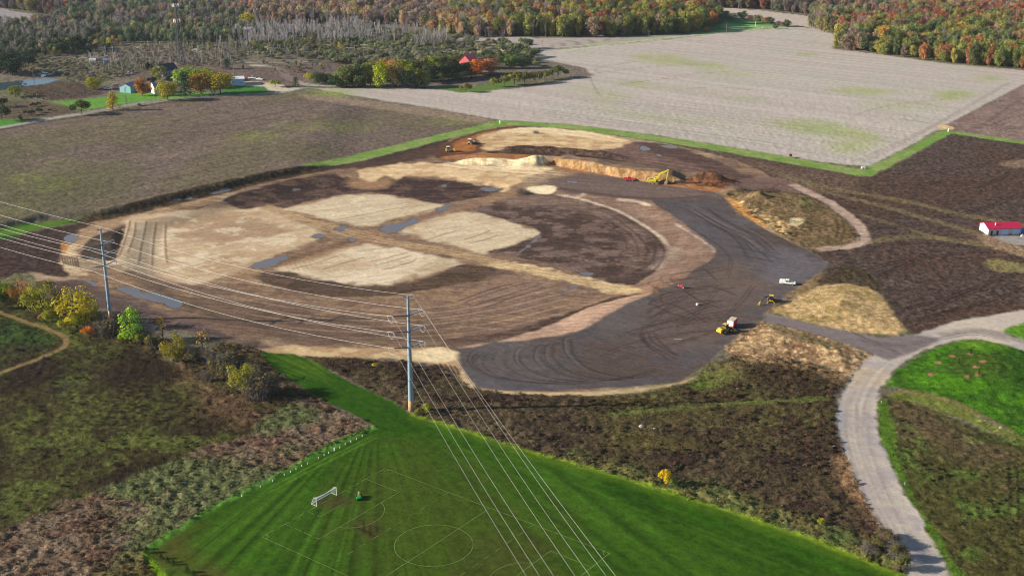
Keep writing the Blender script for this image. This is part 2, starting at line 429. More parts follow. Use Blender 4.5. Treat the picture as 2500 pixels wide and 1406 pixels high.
for q, w in (([(1740,418),(1860,446),(1960,452),(2040,476),(2160,505),(2300,545),(2420,582),(2520,612)], 5), ([(1900,420),(1960,444),(2080,470),(2200,490),(2330,520),(2460,545),(2560,560)], 6), ([(2105,594),(2180,582),(2260,580),(2360,590),(2480,606)], 6), ([(2090,520),(2200,555),(2330,590),(2420,602)], 3)):
    stroke(q, w, (128, 114, 82), .65, soft=2, taper=.05, edge=1.2)
for q in ([(2270,532),(2350,520),(2430,496),(2520,462)], [(2370,452),(2430,440),(2470,412)], [(2452,390),(2480,372),(2520,366)], [(1990,618),(2100,600),(2230,592),(2380,600)], [(2080,670),(2180,640),(2300,622),(2420,612)], [(2100,680),(2160,665),(2240,630)], [(2030,570),(2100,560),(2200,550),(2260,540)], [(2150,455),(2260,446),(2400,444)], [(2170,760),(2280,735),(2380,700),(2500,660)], [(2200,790),(2330,755),(2500,706)], [(2260,760),(2360,715),(2480,690)], [(2250,430),(2330,410),(2420,400)]):
    ruts(q, (54, 40, 38), .7, (6, 4), .9)
# --- grass strips round the works
paint([(728,405),(862,379),(1000,346),(1130,316),(1218,294),(1400,305),(1600,331),(1800,363),(2000,397),(2104,414),(2130,406),(2292,321),(2312,318),(2500,346),(2700,372),(2700,380),(2500,353),(2322,327),(2182,402),(2122,432),(2088,429),(2000,412),(1800,377),(1600,344),(1400,316),(1300,308),(1236,306),(1190,314),(1140,328),(1000,363),(850,401),(745,406)], (136, 152, 88), smooth=False, soft=1.4, edge=1.5, esc=8, cls='grass_strip', col2=(112, 142, 68), field='mid', rough=.05, var=.14, streak=(10, 2, 18, .12))
paint([(-300,590),(0,556),(70,545),(180,534),(246,526),(260,531),(180,546),(110,556),(60,568),(30,590),(0,590),(-300,640)], (84, 118, 40), smooth=False, soft=.7, edge=.6, cls='grass_strip', rough=.1)
paint([(0,578),(40,574),(70,580),(40,592),(0,598)], (52, 84, 36), edge=1, cls='grass_strip', rough=.4)
# --- the works
SITE = [(60,640),(100,600),(180,560),(252,536),(330,521),(440,494),(560,466),(640,446),(740,424),(836,404),(1000,368),(1100,340),(1150,328),(1200,314),(1240,307),(1400,318),(1560,340),(1680,362),(1800,392),(1880,430),(1900,446),(1840,462),(1770,470),(1790,490),(1890,560),(2016,640),(2005,665),(1890,748),(1868,768),(1868,786),(1790,832),(1690,918),(1650,936),(1440,960),(1200,956),(1150,940),(1110,908),(1060,888),(900,872),(760,872),(640,858),(560,836),(440,806),(330,770),(200,720),(90,690)]
paint(SITE, (142, 116, 94), smooth=False, soft=.8, cls='construction_ground', col2=(122, 99, 85), field='mid', lo=.42, hi=.62, col3=(158, 136, 112), field3='big', lo3=.55, hi3=.7, streak=(-12, 1.6, 34, .24), rough=.06)
# dark ground along the bank
paint([(250,518),(400,476),(560,438),(700,412),(740,406),(836,402),(830,410),(740,428),(620,452),(560,470),(440,498),(330,526),(250,540),(150,545)], (66, 54, 44), soft=1.2, edge=2, smooth=False, cls='dark_bank', col2=(84, 70, 48), field='fine', rough=.4)
paint([(740,408),(862,400),(1000,365),(1100,338),(1100,352),(1000,384),(900,404),(840,412)], (72, 56, 52), soft=1.5, edge=2, smooth=False)
paint([(830,402),(900,394),(960,388),(1000,372),(1090,352),(1090,372),(1000,394),(920,408),(850,412)], (86, 66, 58), soft=3, edge=4)
paint([(-200,650),(0,590),(100,562),(250,538),(190,572),(165,600),(148,636),(165,676),(130,676),(40,668),(-200,760)], (64, 50, 48), soft=1.5, edge=2.5, cls='construction_ground', col2=(82, 64, 56), field='fine', rough=.25)
paint([(100,690),(200,690),(290,720),(400,760),(560,810),(660,852),(560,836),(400,800),(250,760),(120,720)], (96, 80, 76), soft=3, edge=4, cls='construction_ground', streak=(-20, 2.5, 30, .3))
paint([(200,560),(250,540),(330,523),(480,488),(540,480),(420,512),(330,530),(270,560),(200,610),(170,640),(160,625),(178,590)], (164, 136, 108), soft=2, edge=3, alpha=.9)
# pads of clean sand
SAND = dict(soft=2.6, edge=4.0, esc=7, col2=(188, 168, 140), field='mid', lo=.45, hi=.7, streak=(24, 1.5, 40, .16), var=.1)
paint([(315,528),(400,520),(470,510),(560,503),(640,508),(690,520),(740,540),(790,565),(780,582),(740,597),(700,612),(640,642),(580,662),(520,684),(450,694),(380,678),(290,655),(262,640),(295,600),(306,560)], (188, 163, 134), cls='sand_pad', **SAND)
paint([(420,540),(540,525),(660,545),(700,570),(560,600),(430,580)], (152, 122, 98), soft=6, edge=6, alpha=.6, streak=(-14, 2.5, 60, .25))
paint([(690,512),(740,500),(800,485),(860,476),(910,475),(960,480),(1010,488),(1060,498),(1078,506),(1040,517),(980,532),(920,547),(880,552),(830,541),(770,526)], (196, 177, 150), cls='sand_pad', **SAND)
paint([(975,562),(1010,545),(1060,530),(1110,520),(1150,522),(1200,530),(1260,545),(1310,560),(1322,571),(1300,582),(1240,602),(1190,617),(1140,607),(1080,592),(1020,577)], (196, 177, 150), cls='sand_pad', **SAND)
paint([(676,656),(750,635),(820,610),(870,600),(920,598),(980,610),(1050,625),(1110,640),(1090,656),(1030,672),(960,692),(900,697),(840,692),(780,682),(720,669)], (206, 188, 163), cls='sand_pad', **SAND)
paint([(1050,642),(1110,640),(1100,655),(1010,680),(950,690),(1000,668)], (160, 136, 106), soft=2, edge=3, alpha=.6)
for q in ([(400,530),(560,510),(700,530),(760,570),(640,630),(480,670),(360,640),(340,570)], [(730,505),(860,480),(1000,492),(960,530),(860,546),(780,528)], [(1000,555),(1130,525),(1260,550),(1290,575),(1180,608),(1060,585)], [(730,650),(860,606),(1000,622),(1060,650),(940,690),(800,680)]):
    paint(q, (166, 138, 108), soft=5, edge=9, esc=22, alpha=.6, afield=('big', .47, .62), streak=(26, 1.3, 36, .2))
    paint(q, (212, 196, 170), soft=5, edge=9, esc=18, alpha=.5, afield=('mid', .55, .7), streak=(26, 1.3, 36, .1))
# dark topsoil
DARK = dict(soft=1.4, edge=2.5, col2=(98, 78, 68), field='mid', lo=.45, hi=.65, streak=(-8, 1.5, 34, .34), var=.16)
paint([(548,486),(640,456),(720,438),(795,424),(832,430),(862,442),(850,458),(900,462),(760,482),(680,496),(600,510),(560,500)], (72, 57, 53), cls='topsoil', **DARK)
paint([(948,436),(1000,430),(1100,441),(1180,455),(1228,467),(1200,478),(1120,490),(1070,498),(1000,484),(930,472),(850,474),(760,490),(700,508),(680,500),(780,474),(880,460),(930,452)], (76, 60, 57), cls='topsoil', **DARK)
paint([(850,440),(950,436),(940,460),(870,458)], (150, 118, 92), soft=3, edge=3)
paint([(1165,508),(1200,494),(1240,478),(1300,471),(1380,479),(1460,496),(1530,519),(1590,558),(1625,598),(1634,620),(1612,656),(1572,682),(1545,698),(1500,694),(1440,681),(1380,655),(1300,636),(1240,622),(1195,614),(1240,603),(1300,583),(1324,570),(1300,556),(1250,541),(1180,520)], (86, 69, 62), cls='topsoil', soft=1.2, edge=2, col2=(116, 96, 88), field='mid', lo=.5, hi=.68, streak=(-16, 2.2, 40, .2), var=.1)
paint([(1240,478),(1330,478),(1440,500),(1540,545),(1600,595),(1540,560),(1440,520),(1320,500),(1240,505)], (132, 110, 98), soft=4, edge=4, alpha=.75)
paint([(1500,560),(1560,590),(1580,620),(1560,650),(1520,670),(1545,630),(1535,600)], (128, 106, 94), soft=4, edge=3, alpha=.6)
paint([(620,672),(700,664),(780,684),(900,699),(980,694),(1060,672),(1112,648),(1170,650),(1222,660),(1230,672),(1180,686),(1080,700),(960,720),(840,726),(740,716),(660,694)], (92, 75, 61), cls='topsoil', **DARK)
paint([(1100,828),(1200,812),(1300,790),(1400,760),(1480,730),(1560,715),(1585,716),(1560,730),(1480,762),(1400,790),(1300,812),(1190,836),(1110,840)], (80, 64, 58), cls='topsoil', **DARK)
paint([(1180,690),(1250,670),(1330,690),(1400,710),(1420,720),(1330,745),(1220,765),(1120,780),(1060,770),(1140,735)], (138, 113, 97), soft=4, edge=4, alpha=.8, streak=(20, 1.6, 60, .22))
paint([(460,730),(640,745),(800,770),(950,790),(1080,800),(1080,830),(900,838),(700,835),(560,810)], (110, 89, 76), soft=4, edge=4, alpha=.8, streak=(4, 1.8, 50, .22))
for k in range(16):
    t = k / 15
    stroke([(520 + 30 * t, 700 + 90 * t), (760, 742 + 78 * t), (980, 756 + 66 * t), (1180 + 20 * t, 730 + 74 * t), (1380 + 40 * t, 680 + 72 * t)], 1.0, (92, 74, 66) if k % 3 else (168, 142, 126), .45, soft=.5)
# far part: clean sand, ochre, cut edges
paint([(880,418),(960,402),(1040,396),(1100,402),(1190,410),(1320,406),(1348,414),(1300,428),(1282,442),(1240,456),(1200,449),(1100,436),(960,432),(900,440)], (210, 182, 145), cls='sand_pad', soft=2, edge=4, col2=(186, 156, 118), field='mid', streak=(-10, 2.5, 50, .12))
paint([(1090,400),(1200,398),(1300,408),(1340,410),(1300,424),(1180,414),(1100,408)], (226, 204, 168), soft=2, edge=2, alpha=.9)
paint([(1160,336),(1215,314),(1330,312),(1450,324),(1548,348),(1500,364),(1400,368),(1300,362),(1170,366)], (208, 180, 140), cls='sand_pad', soft=1.5, edge=2.5, col2=(180, 148, 112), field='mid', streak=(-8, 3, 70, .2))
paint([(1190,318),(1230,312),(1330,313),(1440,324),(1520,342),(1440,336),(1330,326),(1250,324)], (226, 204, 168), soft=2, edge=2, alpha=.8)
paint([(1080,352),(1150,328),(1215,312),(1290,309),(1240,316),(1180,326),(1160,340),(1180,366),(1120,384),(1060,384)], (98, 68, 54), soft=1.5, edge=2.5, streak=(70, 2, 30, .2))
paint([(1108,350),(1140,336),(1200,320),(1270,311),(1230,318),(1180,328),(1150,345),(1165,364),(1130,372),(1104,370)], (156, 102, 62), soft=1.5, edge=2, streak=(70, 2, 30, .2))
paint([(1095,380),(1180,375),(1280,378),(1340,390),(1400,408),(1430,420),(1380,416),(1300,396),(1180,386),(1090,388)], (160, 112, 74), soft=1.5, edge=2)
paint([(1190,372),(1250,363),(1320,363),(1400,370),(1480,379),(1572,391),(1540,396),(1440,388),(1340,380),(1240,376)], (76, 56, 48), soft=1, edge=1.5)
paint([(1400,372),(1500,362),(1560,346),(1640,358),(1730,390),(1800,425),(1740,424),(1660,418),(1560,402),(1480,386)], (118, 94, 86), soft=2, edge=3, cls='topsoil', streak=(-14, 2.5, 60, .2))
paint([(1560,348),(1650,358),(1740,390),(1830,430),(1880,446),(1800,446),(1740,420),(1660,390),(1590,372)], (92, 72, 66), soft=2, edge=3, cls='topsoil', streak=(-30, 2.2, 60, .2))
paint([(1690,430),(1780,432),(1800,448),(1760,462),(1690,458),(1640,450)], (82, 60, 50), soft=2, edge=3, col2=(120, 80, 56), field='fine', rough=.5)
for k in range(9):
    t = k / 8
    stroke([(1330 + 20 * t, 378 - 8 * t), (1450, 382 - 10 * t), (1580, 402 - 18 * t), (1700, 424 - 26 * t), (1800, 440 - 30 * t)], 1.6, ((70, 54, 48), (140, 112, 98), (96, 74, 64))[k % 3], .55, soft=1, edge=1)
for k in range(6):
    t = k / 5
    stroke([(1080, 392 + 14 * t), (1180, 404 + 14 * t), (1300, 412 + 14 * t), (1420, 426 + 8 * t)], 1.3, ((176, 140, 104), (224, 202, 166), (158, 116, 78))[k % 3], .5, soft=.9, edge=1)
for k in range(7):
    t = k / 6
    stroke([(1170 + 10 * t, 326 + 34 * t), (1280, 318 + 42 * t), (1420, 328 + 36 * t), (1530, 348 + 12 * t)], 1.6, ((176, 142, 104), (226, 204, 168), (150, 116, 88))[k % 3], .45, soft=1, edge=1)
paint([(1500,418),(1620,446),(1700,452),(1770,464),(1720,470),(1640,458),(1560,446),(1480,432),(1400,416),(1420,410)], (160, 110, 74), soft=1.5, edge=2)
paint([(1790,445),(1880,432),(1960,455),(2000,480),(1960,478),(1880,462),(1810,468)], (118, 94, 86), soft=3, edge=3, cls='construction_ground', streak=(-24, 2.5, 50, .2))
# gravel yard
LOT = [(1345,444),(1420,424),(1500,432),(1580,446),(1650,457),(1745,469),(1766,480),(1800,520),(1870,560),(1930,590),(1990,620),(2016,640),(2006,665),(1970,690),(1930,715),(1892,745),(1868,765),(1868,786),(1822,802),(1790,832),(1760,860),(1730,886),(1690,915),(1650,934),(1560,942),(1450,950),(1330,954),(1220,954),(1160,942),(1130,905),(1112,872),(1106,850),(1180,838),(1240,824),(1330,822),(1400,812),(1450,787),(1520,747),(1580,720),(1610,706),(1640,696),(1662,681),(1690,661),(1735,636),(1747,620),(1738,600),(1700,568),(1650,530),(1600,500),(1588,490),(1530,482),(1450,478),(1380,474)]
paint(LOT, (99, 92, 91), smooth=False, soft=.7, edge=.9, cls='gravel_lot', col2=(92, 79, 74), field='big', lo=.4, hi=.62, col3=(87, 81, 82), field3='mid', lo3=.5, hi3=.7, streak=(-30, 2.0, 40, .1), var=.07, rough=0)
paint([(1345,440),(1420,424),(1560,444),(1700,466),(1760,476),(1700,486),(1560,488),(1440,478),(1370,470)], (116, 98, 91), soft=4, edge=4, alpha=.9, cls='gravel_lot', streak=(-14, 2.4, 60, .2))
stroke([(1340,455),(1400,466),(1500,478),(1600,485),(1690,482),(1750,474)], 4, (82, 66, 60), .7, soft=2)
paint([(1660,690),(1780,660),(1900,690),(1840,760),(1760,830),(1600,860),(1540,800),(1600,730)], (108, 90, 83), soft=10, edge=10, alpha=.7, streak=(30, 2.0, 50, .18))
BANKSTRIP = [(1352,474),(1400,474),(1450,480),(1530,486),(1588,492),(1600,502),(1650,532),(1700,570),(1736,602),(1745,620),(1733,634),(1688,660),(1660,680),(1638,695),(1580,705),(1552,700),(1590,674),(1625,640),(1634,610),(1612,580),(1560,544),(1500,512),(1420,487)]
paint(BANKSTRIP, (136, 112, 98), smooth=False, soft=1, edge=1.2, cls='earth_bank', col2=(124, 100, 86), field='mid', streak=(55, 1.6, 18, .14), rough=.03)
stroke([(1350,474),(1420,487),(1500,512),(1560,543),(1612,578),(1636,608)], 2.2, (204, 184, 164), .8, soft=1, edge=.6)
stroke([(1500,486),(1560,494),(1592,504)], 2.4, (210, 192, 170), .7, soft=1, edge=.8)
stroke([(1640,540),(1700,578),(1738,604),(1745,622)], 1.6, (190, 168, 150), .6, soft=.8, edge=.6)
stroke([(1585,660),(1620,640),(1650,600)], 7, (186, 162, 144), .45, soft=3)
paint([(1290,456),(1340,453),(1362,458),(1350,472),(1320,474),(1290,468)], (212, 196, 164), edge=1, cls='sand_pad')
stroke([(1405,482),(1420,478),(1428,472)], 2.5, (196, 174, 150), .7, soft=1)
paint([(1560,700),(1640,678),(1690,660),(1660,684),(1620,705),(1570,716)], (146, 114, 96), soft=1.2, edge=2)
paint([(1110,850),(1180,838),(1260,822),(1340,796),(1400,768),(1480,738),(1560,722),(1582,718),(1520,748),(1455,786),(1405,812),(1330,824),(1200,838),(1120,852)], (172, 142, 122), soft=1.0, edge=1.6, cls='earth_bank', streak=(20, 1.5, 25, .16), rough=.03)
paint([(640,854),(720,846),(830,850),(1000,848),(1088,850),(1112,862),(1130,905),(1156,942),(1140,944),(1105,905),(1060,888),(950,876),(820,872),(720,868)], (196, 170, 132), cls='sand_pad', soft=1.2, edge=2, col2=(170, 140, 108), field='mid', rough=.1)
paint([(1020,856),(1090,852),(1115,875),(1060,884),(1010,876)], (216, 194, 156), soft=2, edge=2)
for k in range(4):
    stroke([(1072 + 12 * k, 886 + 2 * k), (1082 + 12 * k, 897 + 3 * k), (1084 + 12 * k, 908 + 3 * k)], .9, (70, 56, 48), .8, soft=.4, n=3)
paint([(1165,948),(1240,955),(1340,957),(1440,955),(1560,945),(1650,934),(1700,918),(1690,930),(1640,942),(1560,958),(1440,967),(1300,965),(1200,960)], (190, 164, 128), cls='sand_pad', soft=.9, edge=1.4, rough=.1)
# haul roads across the pads
stroke([(640,500),(700,522),(780,548),(850,570),(950,592),(1080,612),(1200,640),(1300,656),(1400,682),(1500,702),(1596,716)], 8, (170, 141, 108), .82, soft=2.5, taper=.03, breakup=.3, edge=3.5, streak=(-35, 1.2, 30, .12))
stroke([(1196,640),(1300,657),(1400,683),(1490,702),(1560,713)], 9, (198, 172, 132), .85, soft=1.8, taper=.05, breakup=.25, edge=3.0)
stroke([(1240,458),(1228,474),(1190,490),(1110,508),(1040,528),(980,548),(900,576),(820,604),(740,630),(640,652),(560,690)], 10, (150, 120, 94), .85, soft=3, taper=.04, edge=2)
stroke([(1180,492),(1100,510),(1030,532),(980,552)], 5, (124, 100, 90), .7, soft=2)
stroke([(880,580),(800,606),(700,636),(640,655)], 5, (112, 88, 74), .8, soft=2)
stroke([(1220,470),(1236,462),(1234,452),(1200,450)], 3, (214, 190, 150), .7, soft=1.5)
for k in range(6):
    stroke([(640, 498 + 2 * k), (780, 544 + 3 * k), (900, 574 + 3 * k), (1100, 612 + 2.5 * k), (1300, 652 + 3 * k), (1500, 698 + 2 * k)], .8, (120, 92, 72) if k % 2 else (205, 180, 140), .3, soft=.4, breakup=.9)
for q in ([(770,548),(860,530),(960,510),(1060,498)], [(930,545),(1000,526),(1060,510)], [(1030,590),(1090,570),(1140,556)], [(860,615),(930,606),(970,602)], [(900,640),(960,626),(1000,615)], [(910,650),(960,636),(1010,622)], [(930,660),(990,644),(1020,632)], [(1130,586),(1180,570),(1200,560)], [(1140,596),(1190,584),(1220,572)], [(780,660),(860,636),(900,626)], [(700,660),(780,640),(830,622)]):
    stroke(q, .8, (120, 98, 74), .75, soft=.4)
for q in ([(318,535),(313,560),(300,600),(287,632)], [(358,535),(352,570),(343,610),(338,650)], [(382,538),(377,570),(372,620),(371,655)], [(405,540),(403,575),(404,610),(408,648)], [(305,552),(297,580),(288,610),(276,640)], [(331,540),(327,575),(310,620)]):
    stroke(q, 1.0, (104, 78, 58), .85, soft=.5); stroke(shift(q, -4, 0), 1.2, (214, 192, 162), .5, soft=.6)
paint([(205,600),(235,575),(290,556),(303,552),(295,590),(280,632),(240,636),(200,628)], (76, 64, 60), edge=1.2, cls='topsoil', col2=(92, 78, 66), field='mid')
paint([(276,575),(298,560),(298,582),(284,615),(276,622),(268,600)], (50, 40, 38), edge=.8, soft=.8)
paint([(150,625),(165,602),(185,596),(190,606),(180,650),(215,668),(200,672),(165,660)], (198, 172, 138), edge=1.5, soft=1.2)
for k in range(7):
    stroke([(150 + 6 * k, 622 + .4 * k), (153 + 6 * k, 634), (156 + 6 * k, 648 + 1.2 * k)], .7, (80, 62, 56), .85, soft=.35, n=3)
paint([(148,600),(160,588),(168,596),(158,618)], (186, 128, 74), edge=1, soft=1)
for line, w0, c1, c2, sd in ((FRONT, 3.6, (176, 144, 106), (146, 110, 74), 1), (FRONT2, 5.0, (228, 208, 172), (206, 178, 136), 2)):
    px_line = BANKBASE if sd == 1 else CREAMBASE
    b = block(px_line, 40); x, y = GX[b], GY[b]
    d, al, L = d_line(line, x, y)
    ff = sd_poly(PLATEAU if sd == 1 else CREAM, x, y)
    a = sstep(-1.0, 0.0, ff + .8 * (fbm(x, y, 3, 2, 5) - .5)) * (1 - sstep(w0, w0 + 1.2, d + 1.6 * (fbm(x, y, 4, 2, 6) - .5))) * sstep(0, .08 * L, al) * sstep(0, .06 * L, L - al)
    c = mottle(c1, b, x, y, col2=c2, field='fine', lo=.45, hi=.65, var=.12)
    COL[b] = COL[b] * (1 - a[..., None]) + c * a[..., None]
    CLS[b][a > .5] = cls_id('sand_bank')
b = block([(1190,360),(1580,400)], 20); x, y = GX[b], GY[b]
d, al, L = d_line(BERM, x, y)
a = (1 - sstep(5.0, 6.5, d)) * sstep(0, 10, al) * sstep(0, 20, L - al)
COL[b] = COL[b] * (1 - a[..., None]) + mottle((72, 56, 50), b, x, y, col2=(96, 76, 66), field='fine', var=.15) * a[..., None]
CLS[b][a > .5] = cls_id('topsoil_berm')
paint([(1900,600),(1980,622),(2012,642),(1990,670),(1930,690),(1860,680),(1850,640)], (108, 101, 106), soft=5, edge=6, alpha=.8)
paint([(1640,520),(1760,500),(1860,580),(1900,640),(1800,640),(1720,580)], (94, 88, 93), soft=6, edge=8, alpha=.6, streak=(-34, 1.2, 50, .3))
paint([(1760,640),(1830,650),(1840,700),(1780,720),(1720,690)], (112, 96, 86), soft=6, edge=8, alpha=.6)
paint([(1160,905),(1300,935),(1500,930),(1640,905),(1700,860),(1650,925),(1500,945),(1300,950),(1180,942)], (92, 87, 92), soft=3, edge=4, alpha=.7)
# marks of machines in the yard
for k, (dx, dy, al) in enumerate([(0, 0, .8), (9, 4, .7), (22, 6, .45), (34, 8, .4), (62, 0, .5), (84, 2, .45), (112, -4, .8), (124, -2, .6), (160, -6, .75), (176, -8, .5), (186, -10, .7), (204, -12, .5), (232, -28, .85), (250, -24, .7)]):
    f = 1 - k * .022
    q = [(1262 + dx - 60 * f, 846 + dy * .6), (1170 + dx * .92, 850 + dy), (1144 + dx, 868 + dy), (1150 + dx, 890 + dy), (1190 + dx, 915 + dy * .6), (1270 + dx, 930 + dy * .4), (1400 + dx * .7, 938 - k * 1.4), (1560 + dx * .2, 925 - k * 2.6)]
    stroke(q, .8, (58, 49, 48), al * .66, soft=.4, taper=.15); stroke(shift(q, 5, 2), .7, (66, 56, 54) if k % 2 else (122, 112, 110), al * .5, soft=.4, taper=.2)
for q in ([(1565,808),(1572,830),(1590,845),(1630,865),(1652,876)], [(1580,805),(1590,832),(1620,850),(1650,868)], [(1560,815),(1580,845),(1610,862),(1632,880)], [(1570,800),(1562,820),(1570,838)], [(1596,808),(1602,826),(1625,846),(1655,872)], [(1462,873),(1500,852),(1540,838)], [(1490,882),(1520,870),(1545,860)], [(1590,740),(1640,765),(1700,780)], [(1600,730),(1660,750),(1730,790)], [(1640,790),(1700,760),(1800,735)],
          [(1650,800),(1720,770),(1850,750)], [(1700,780),(1800,770),(1880,775)], [(1660,700),(1700,730),(1760,752)], [(1680,690),(1740,700),(1800,720)], [(1715,652),(1735,672),(1745,684)], [(1790,600),(1840,612),(1900,628)], [(1760,620),(1830,625),(1890,640)], [(1690,520),(1760,560),(1840,600),(1880,640)], [(1660,505),(1740,545),(1800,590),(1826,640)],
          [(1720,500),(1790,560),(1860,590)], [(1740,510),(1800,545),(1870,575)], [(1660,540),(1740,590),(1780,630),(1770,680)], [(1700,700),(1640,740),(1580,790)], [(1760,690),(1700,760),(1640,810)], [(1840,690),(1800,740),(1740,800)], [(1540,870),(1620,850),(1700,820)]):
    ruts(q, (66, 55, 53), .45, (7, 4), .7)
for k in range(26):
    t = k / 25; x0 = 1655 + 60 * t + 16 * math.sin(k * 2.4); y0 = 492 + 14 * t
    stroke([(x0, y0), (x0 + 70, y0 + 42 + 6 * math.sin(k)), (x0 + 140, y0 + 78), (x0 + 190 + 14 * math.sin(k * 1.7), y0 + 120)], .9, (74, 66, 65) if k % 3 else (122, 114, 114), .38, soft=.5)
for k in range(22):
    t = k / 21; r = random.Random(k)
    y0 = 700 + 150 * t + r.uniform(-8, 8)
    stroke([(1500 + 150 * (1 - t) + r.uniform(-30, 30), y0), (1620 + r.uniform(-40, 40), y0 - 22 + r.uniform(-14, 14)), (1780 + r.uniform(-40, 40), y0 - 50 + r.uniform(-16, 16))], 1.1, (72, 58, 52), .5, soft=.6)
for q in ([(1400,500),(1480,520),(1540,560),(1585,600),(1612,610)], [(1430,520),(1520,560),(1555,600),(1556,640)], [(1560,580),(1582,610),(1570,640)], [(1470,540),(1524,580),(1530,620)], [(1600,585),(1622,612),(1606,650),(1570,672),(1520,680)], [(1580,575),(1600,606),(1585,645),(1540,668)]):
    stroke(q, 1.1, (72, 58, 54), .6, soft=.6)
for k in range(10):
    stroke([(640 + 12 * k, 640 - k), (660 + 12 * k, 668 - k)], .8, (150, 118, 88), .3)
for k in range(5):
    stroke([(415 + 5 * k, 497 - 3 * k), (412 + 5 * k, 504 - 2 * k), (430 + 6 * k, 511 - 2 * k), (470 + 6 * k, 512 - 2 * k), (500 + 4 * k, 505 - 2 * k)], .9, (82, 62, 50), .65, soft=.4)
for q in ([(1260,690),(1200,706),(1110,738)], [(1330,692),(1250,716),(1140,752)], [(1340,700),(1270,720),(1170,756)], [(1300,688),(1220,708),(1120,744)]):
    stroke(q, .9, (80, 62, 56), .75, soft=.4)
# --- spoil heaps and cut slope right of the yard
paint([(1768,470),(1830,466),(1900,470),(1990,482),(2035,510),(2070,545),(2095,575),(2080,596),(2020,606),(1990,612),(1930,588),(1870,558),(1805,520)], (134, 110, 82), soft=2, edge=3, cls='spoil_heap', col2=(112, 94, 66), field='mid', col3=(96, 84, 58), field3='fine', lo3=.55, hi3=.7, rough=.3)
paint([(1772,482),(1800,490),(1830,515),(1862,540),(1875,556),(1858,552),(1815,524),(1785,498)], (182, 134, 82), soft=1, edge=1)
paint([(1830,508),(1870,520),(1920,540),(1958,544),(1960,556),(1920,562),(1930,580),(1890,564),(1850,535)], (196, 164, 116), soft=2, edge=3, afield=('fine', .35, .6), rough=.4)
paint([(1930,534),(1955,532),(1962,542),(1945,552),(1928,550)], (218, 196, 150), soft=1, edge=1)
paint([(1810,490),(1840,500),(1850,520),(1820,505)], (214, 186, 146), soft=1.5, edge=2, afield=('fine', .4, .6))
paint([(1945,490),(1978,488),(1984,496),(1960,499)], (140, 134, 84), soft=1, edge=1)
for q in ([(1925,552),(1970,556),(2020,545)], [(1930,558),(1980,562),(2030,552)], [(2040,530),(2046,560),(2036,590)], [(2056,535),(2062,565),(2050,592)]):
    stroke(q, 1.2, (76, 58, 46), .7, soft=.5)
stroke([(1930,448),(1985,476),(2020,492),(2060,520),(2092,548),(2110,575),(2104,592),(2070,603),(2030,606),(1988,612)], 5.5, (178, 154, 138), .95, soft=1.2, taper=.03, cls='dirt_track', rough=0, streak=(60, 1, 12, .2), edge=.8)
for q in ([(2070,548),(2086,570),(2088,590)], [(2080,552),(2098,575),(2096,592)], [(2060,590),(2030,604),(2000,610)], [(2080,590),(2050,604),(2010,612)]):
    stroke(q, .8, (112, 90, 78), .6)
# --- meadow, lower left
paint([(-700,700),(0,690),(120,735),(200,790),(300,830),(420,880),(520,930),(600,985),(700,1010),(640,1075),(480,1140),(320,1205),(160,1270),(0,1330),(-700,1760)], (70, 64, 40), soft=2, edge=3, cls='meadow', smooth=False, col2=(86, 90, 46), field='mid', lo=.44, hi=.66, col3=(55, 45, 33), field3='big', lo3=.5, hi3=.66, rough=.5, var=.24)
paint([(-300,775),(0,780),(60,795),(120,818),(140,832),(130,850),(60,870),(0,892),(-300,930)], (66, 84, 40), soft=2, edge=2, cls='meadow', col2=(50, 60, 34), field='mid', rough=.7, var=.2)
paint([(0,850),(80,842),(140,846),(100,866),(0,900)], (66, 54, 42), soft=3, edge=2, alpha=.7)
for q in ([(60,900),(110,890),(105,905),(70,912)], [(215,900),(270,905),(300,910),(240,925)], [(120,945),(180,930),(190,940),(130,960)]):
    paint(q, (58, 50, 48), soft=3, edge=3, alpha=.7)
paint([(180,990),(330,950),(450,950),(400,1030),(260,1060),(120,1080)], (92, 96, 48), soft=12, edge=8, alpha=.6, afield=('fine', .38, .6), var=.2)
stroke([(-60,745),(0,764),(60,786),(120,806),(152,822),(162,836),(148,852),(104,872),(50,892),(-40,925)], 2.3, (132, 112, 78), .9, soft=.6, taper=0, breakup=.15, cls='footpath', rough=.05)
stroke([(-60,748),(0,767),(60,789),(120,809),(152,825)], .8, (88, 84, 46), .5)
paint([(100,690),(200,730),(330,800),(460,850),(560,905),(660,940),(690,1000),(600,990),(520,935),(420,885),(300,832),(190,792),(120,735)], (92, 76, 56), soft=3, edge=4, cls='brush_ground', col2=(70, 58, 46), field='fine', rough=.9)
paint([(430,880),(520,925),(600,980),(680,985),(620,1040),(540,1020),(480,960)], (112, 88, 68), soft=8, edge=6, alpha=.7, rough=1.0)
paint([(540,836),(640,860),(662,893),(704,925),(765,965),(812,996),(740,980),(672,1010),(600,990),(520,935),(440,884)], (104, 84, 66), soft=2, edge=2.5, cls='brush_ground', col2=(80, 70, 48), field='mid', rough=.8, var=.24)
# --- dry brush strip
paint([(-700,1700),(-700,1560),(0,1290),(150,1230),(300,1170),(450,1112),(600,1062),(672,1006),(740,976),(800,990),(850,1012),(918,1042),(800,1100),(640,1180),(500,1250),(345,1345),(400,1400),(440,1440),(300,1660)], (118, 101, 84), soft=2, edge=3, cls='brush_ground', smooth=False, col2=(106, 84, 70), field='mid', lo=.45, hi=.6, col3=(96, 100, 66), field3='big', lo3=.52, hi3=.62, rough=.9, var=.26)
paint([(260,1310),(300,1260),(340,1210),(420,1190),(500,1195),(440,1260),(360,1310)], (104, 112, 74), soft=8, edge=7, alpha=.8, afield=('mid', .38, .55), rough=1.1)
paint([(300,1345),(420,1330),(470,1400),(380,1450),(240,1420)], (92, 80, 48), soft=6, edge=5, alpha=.8, rough=1.1)
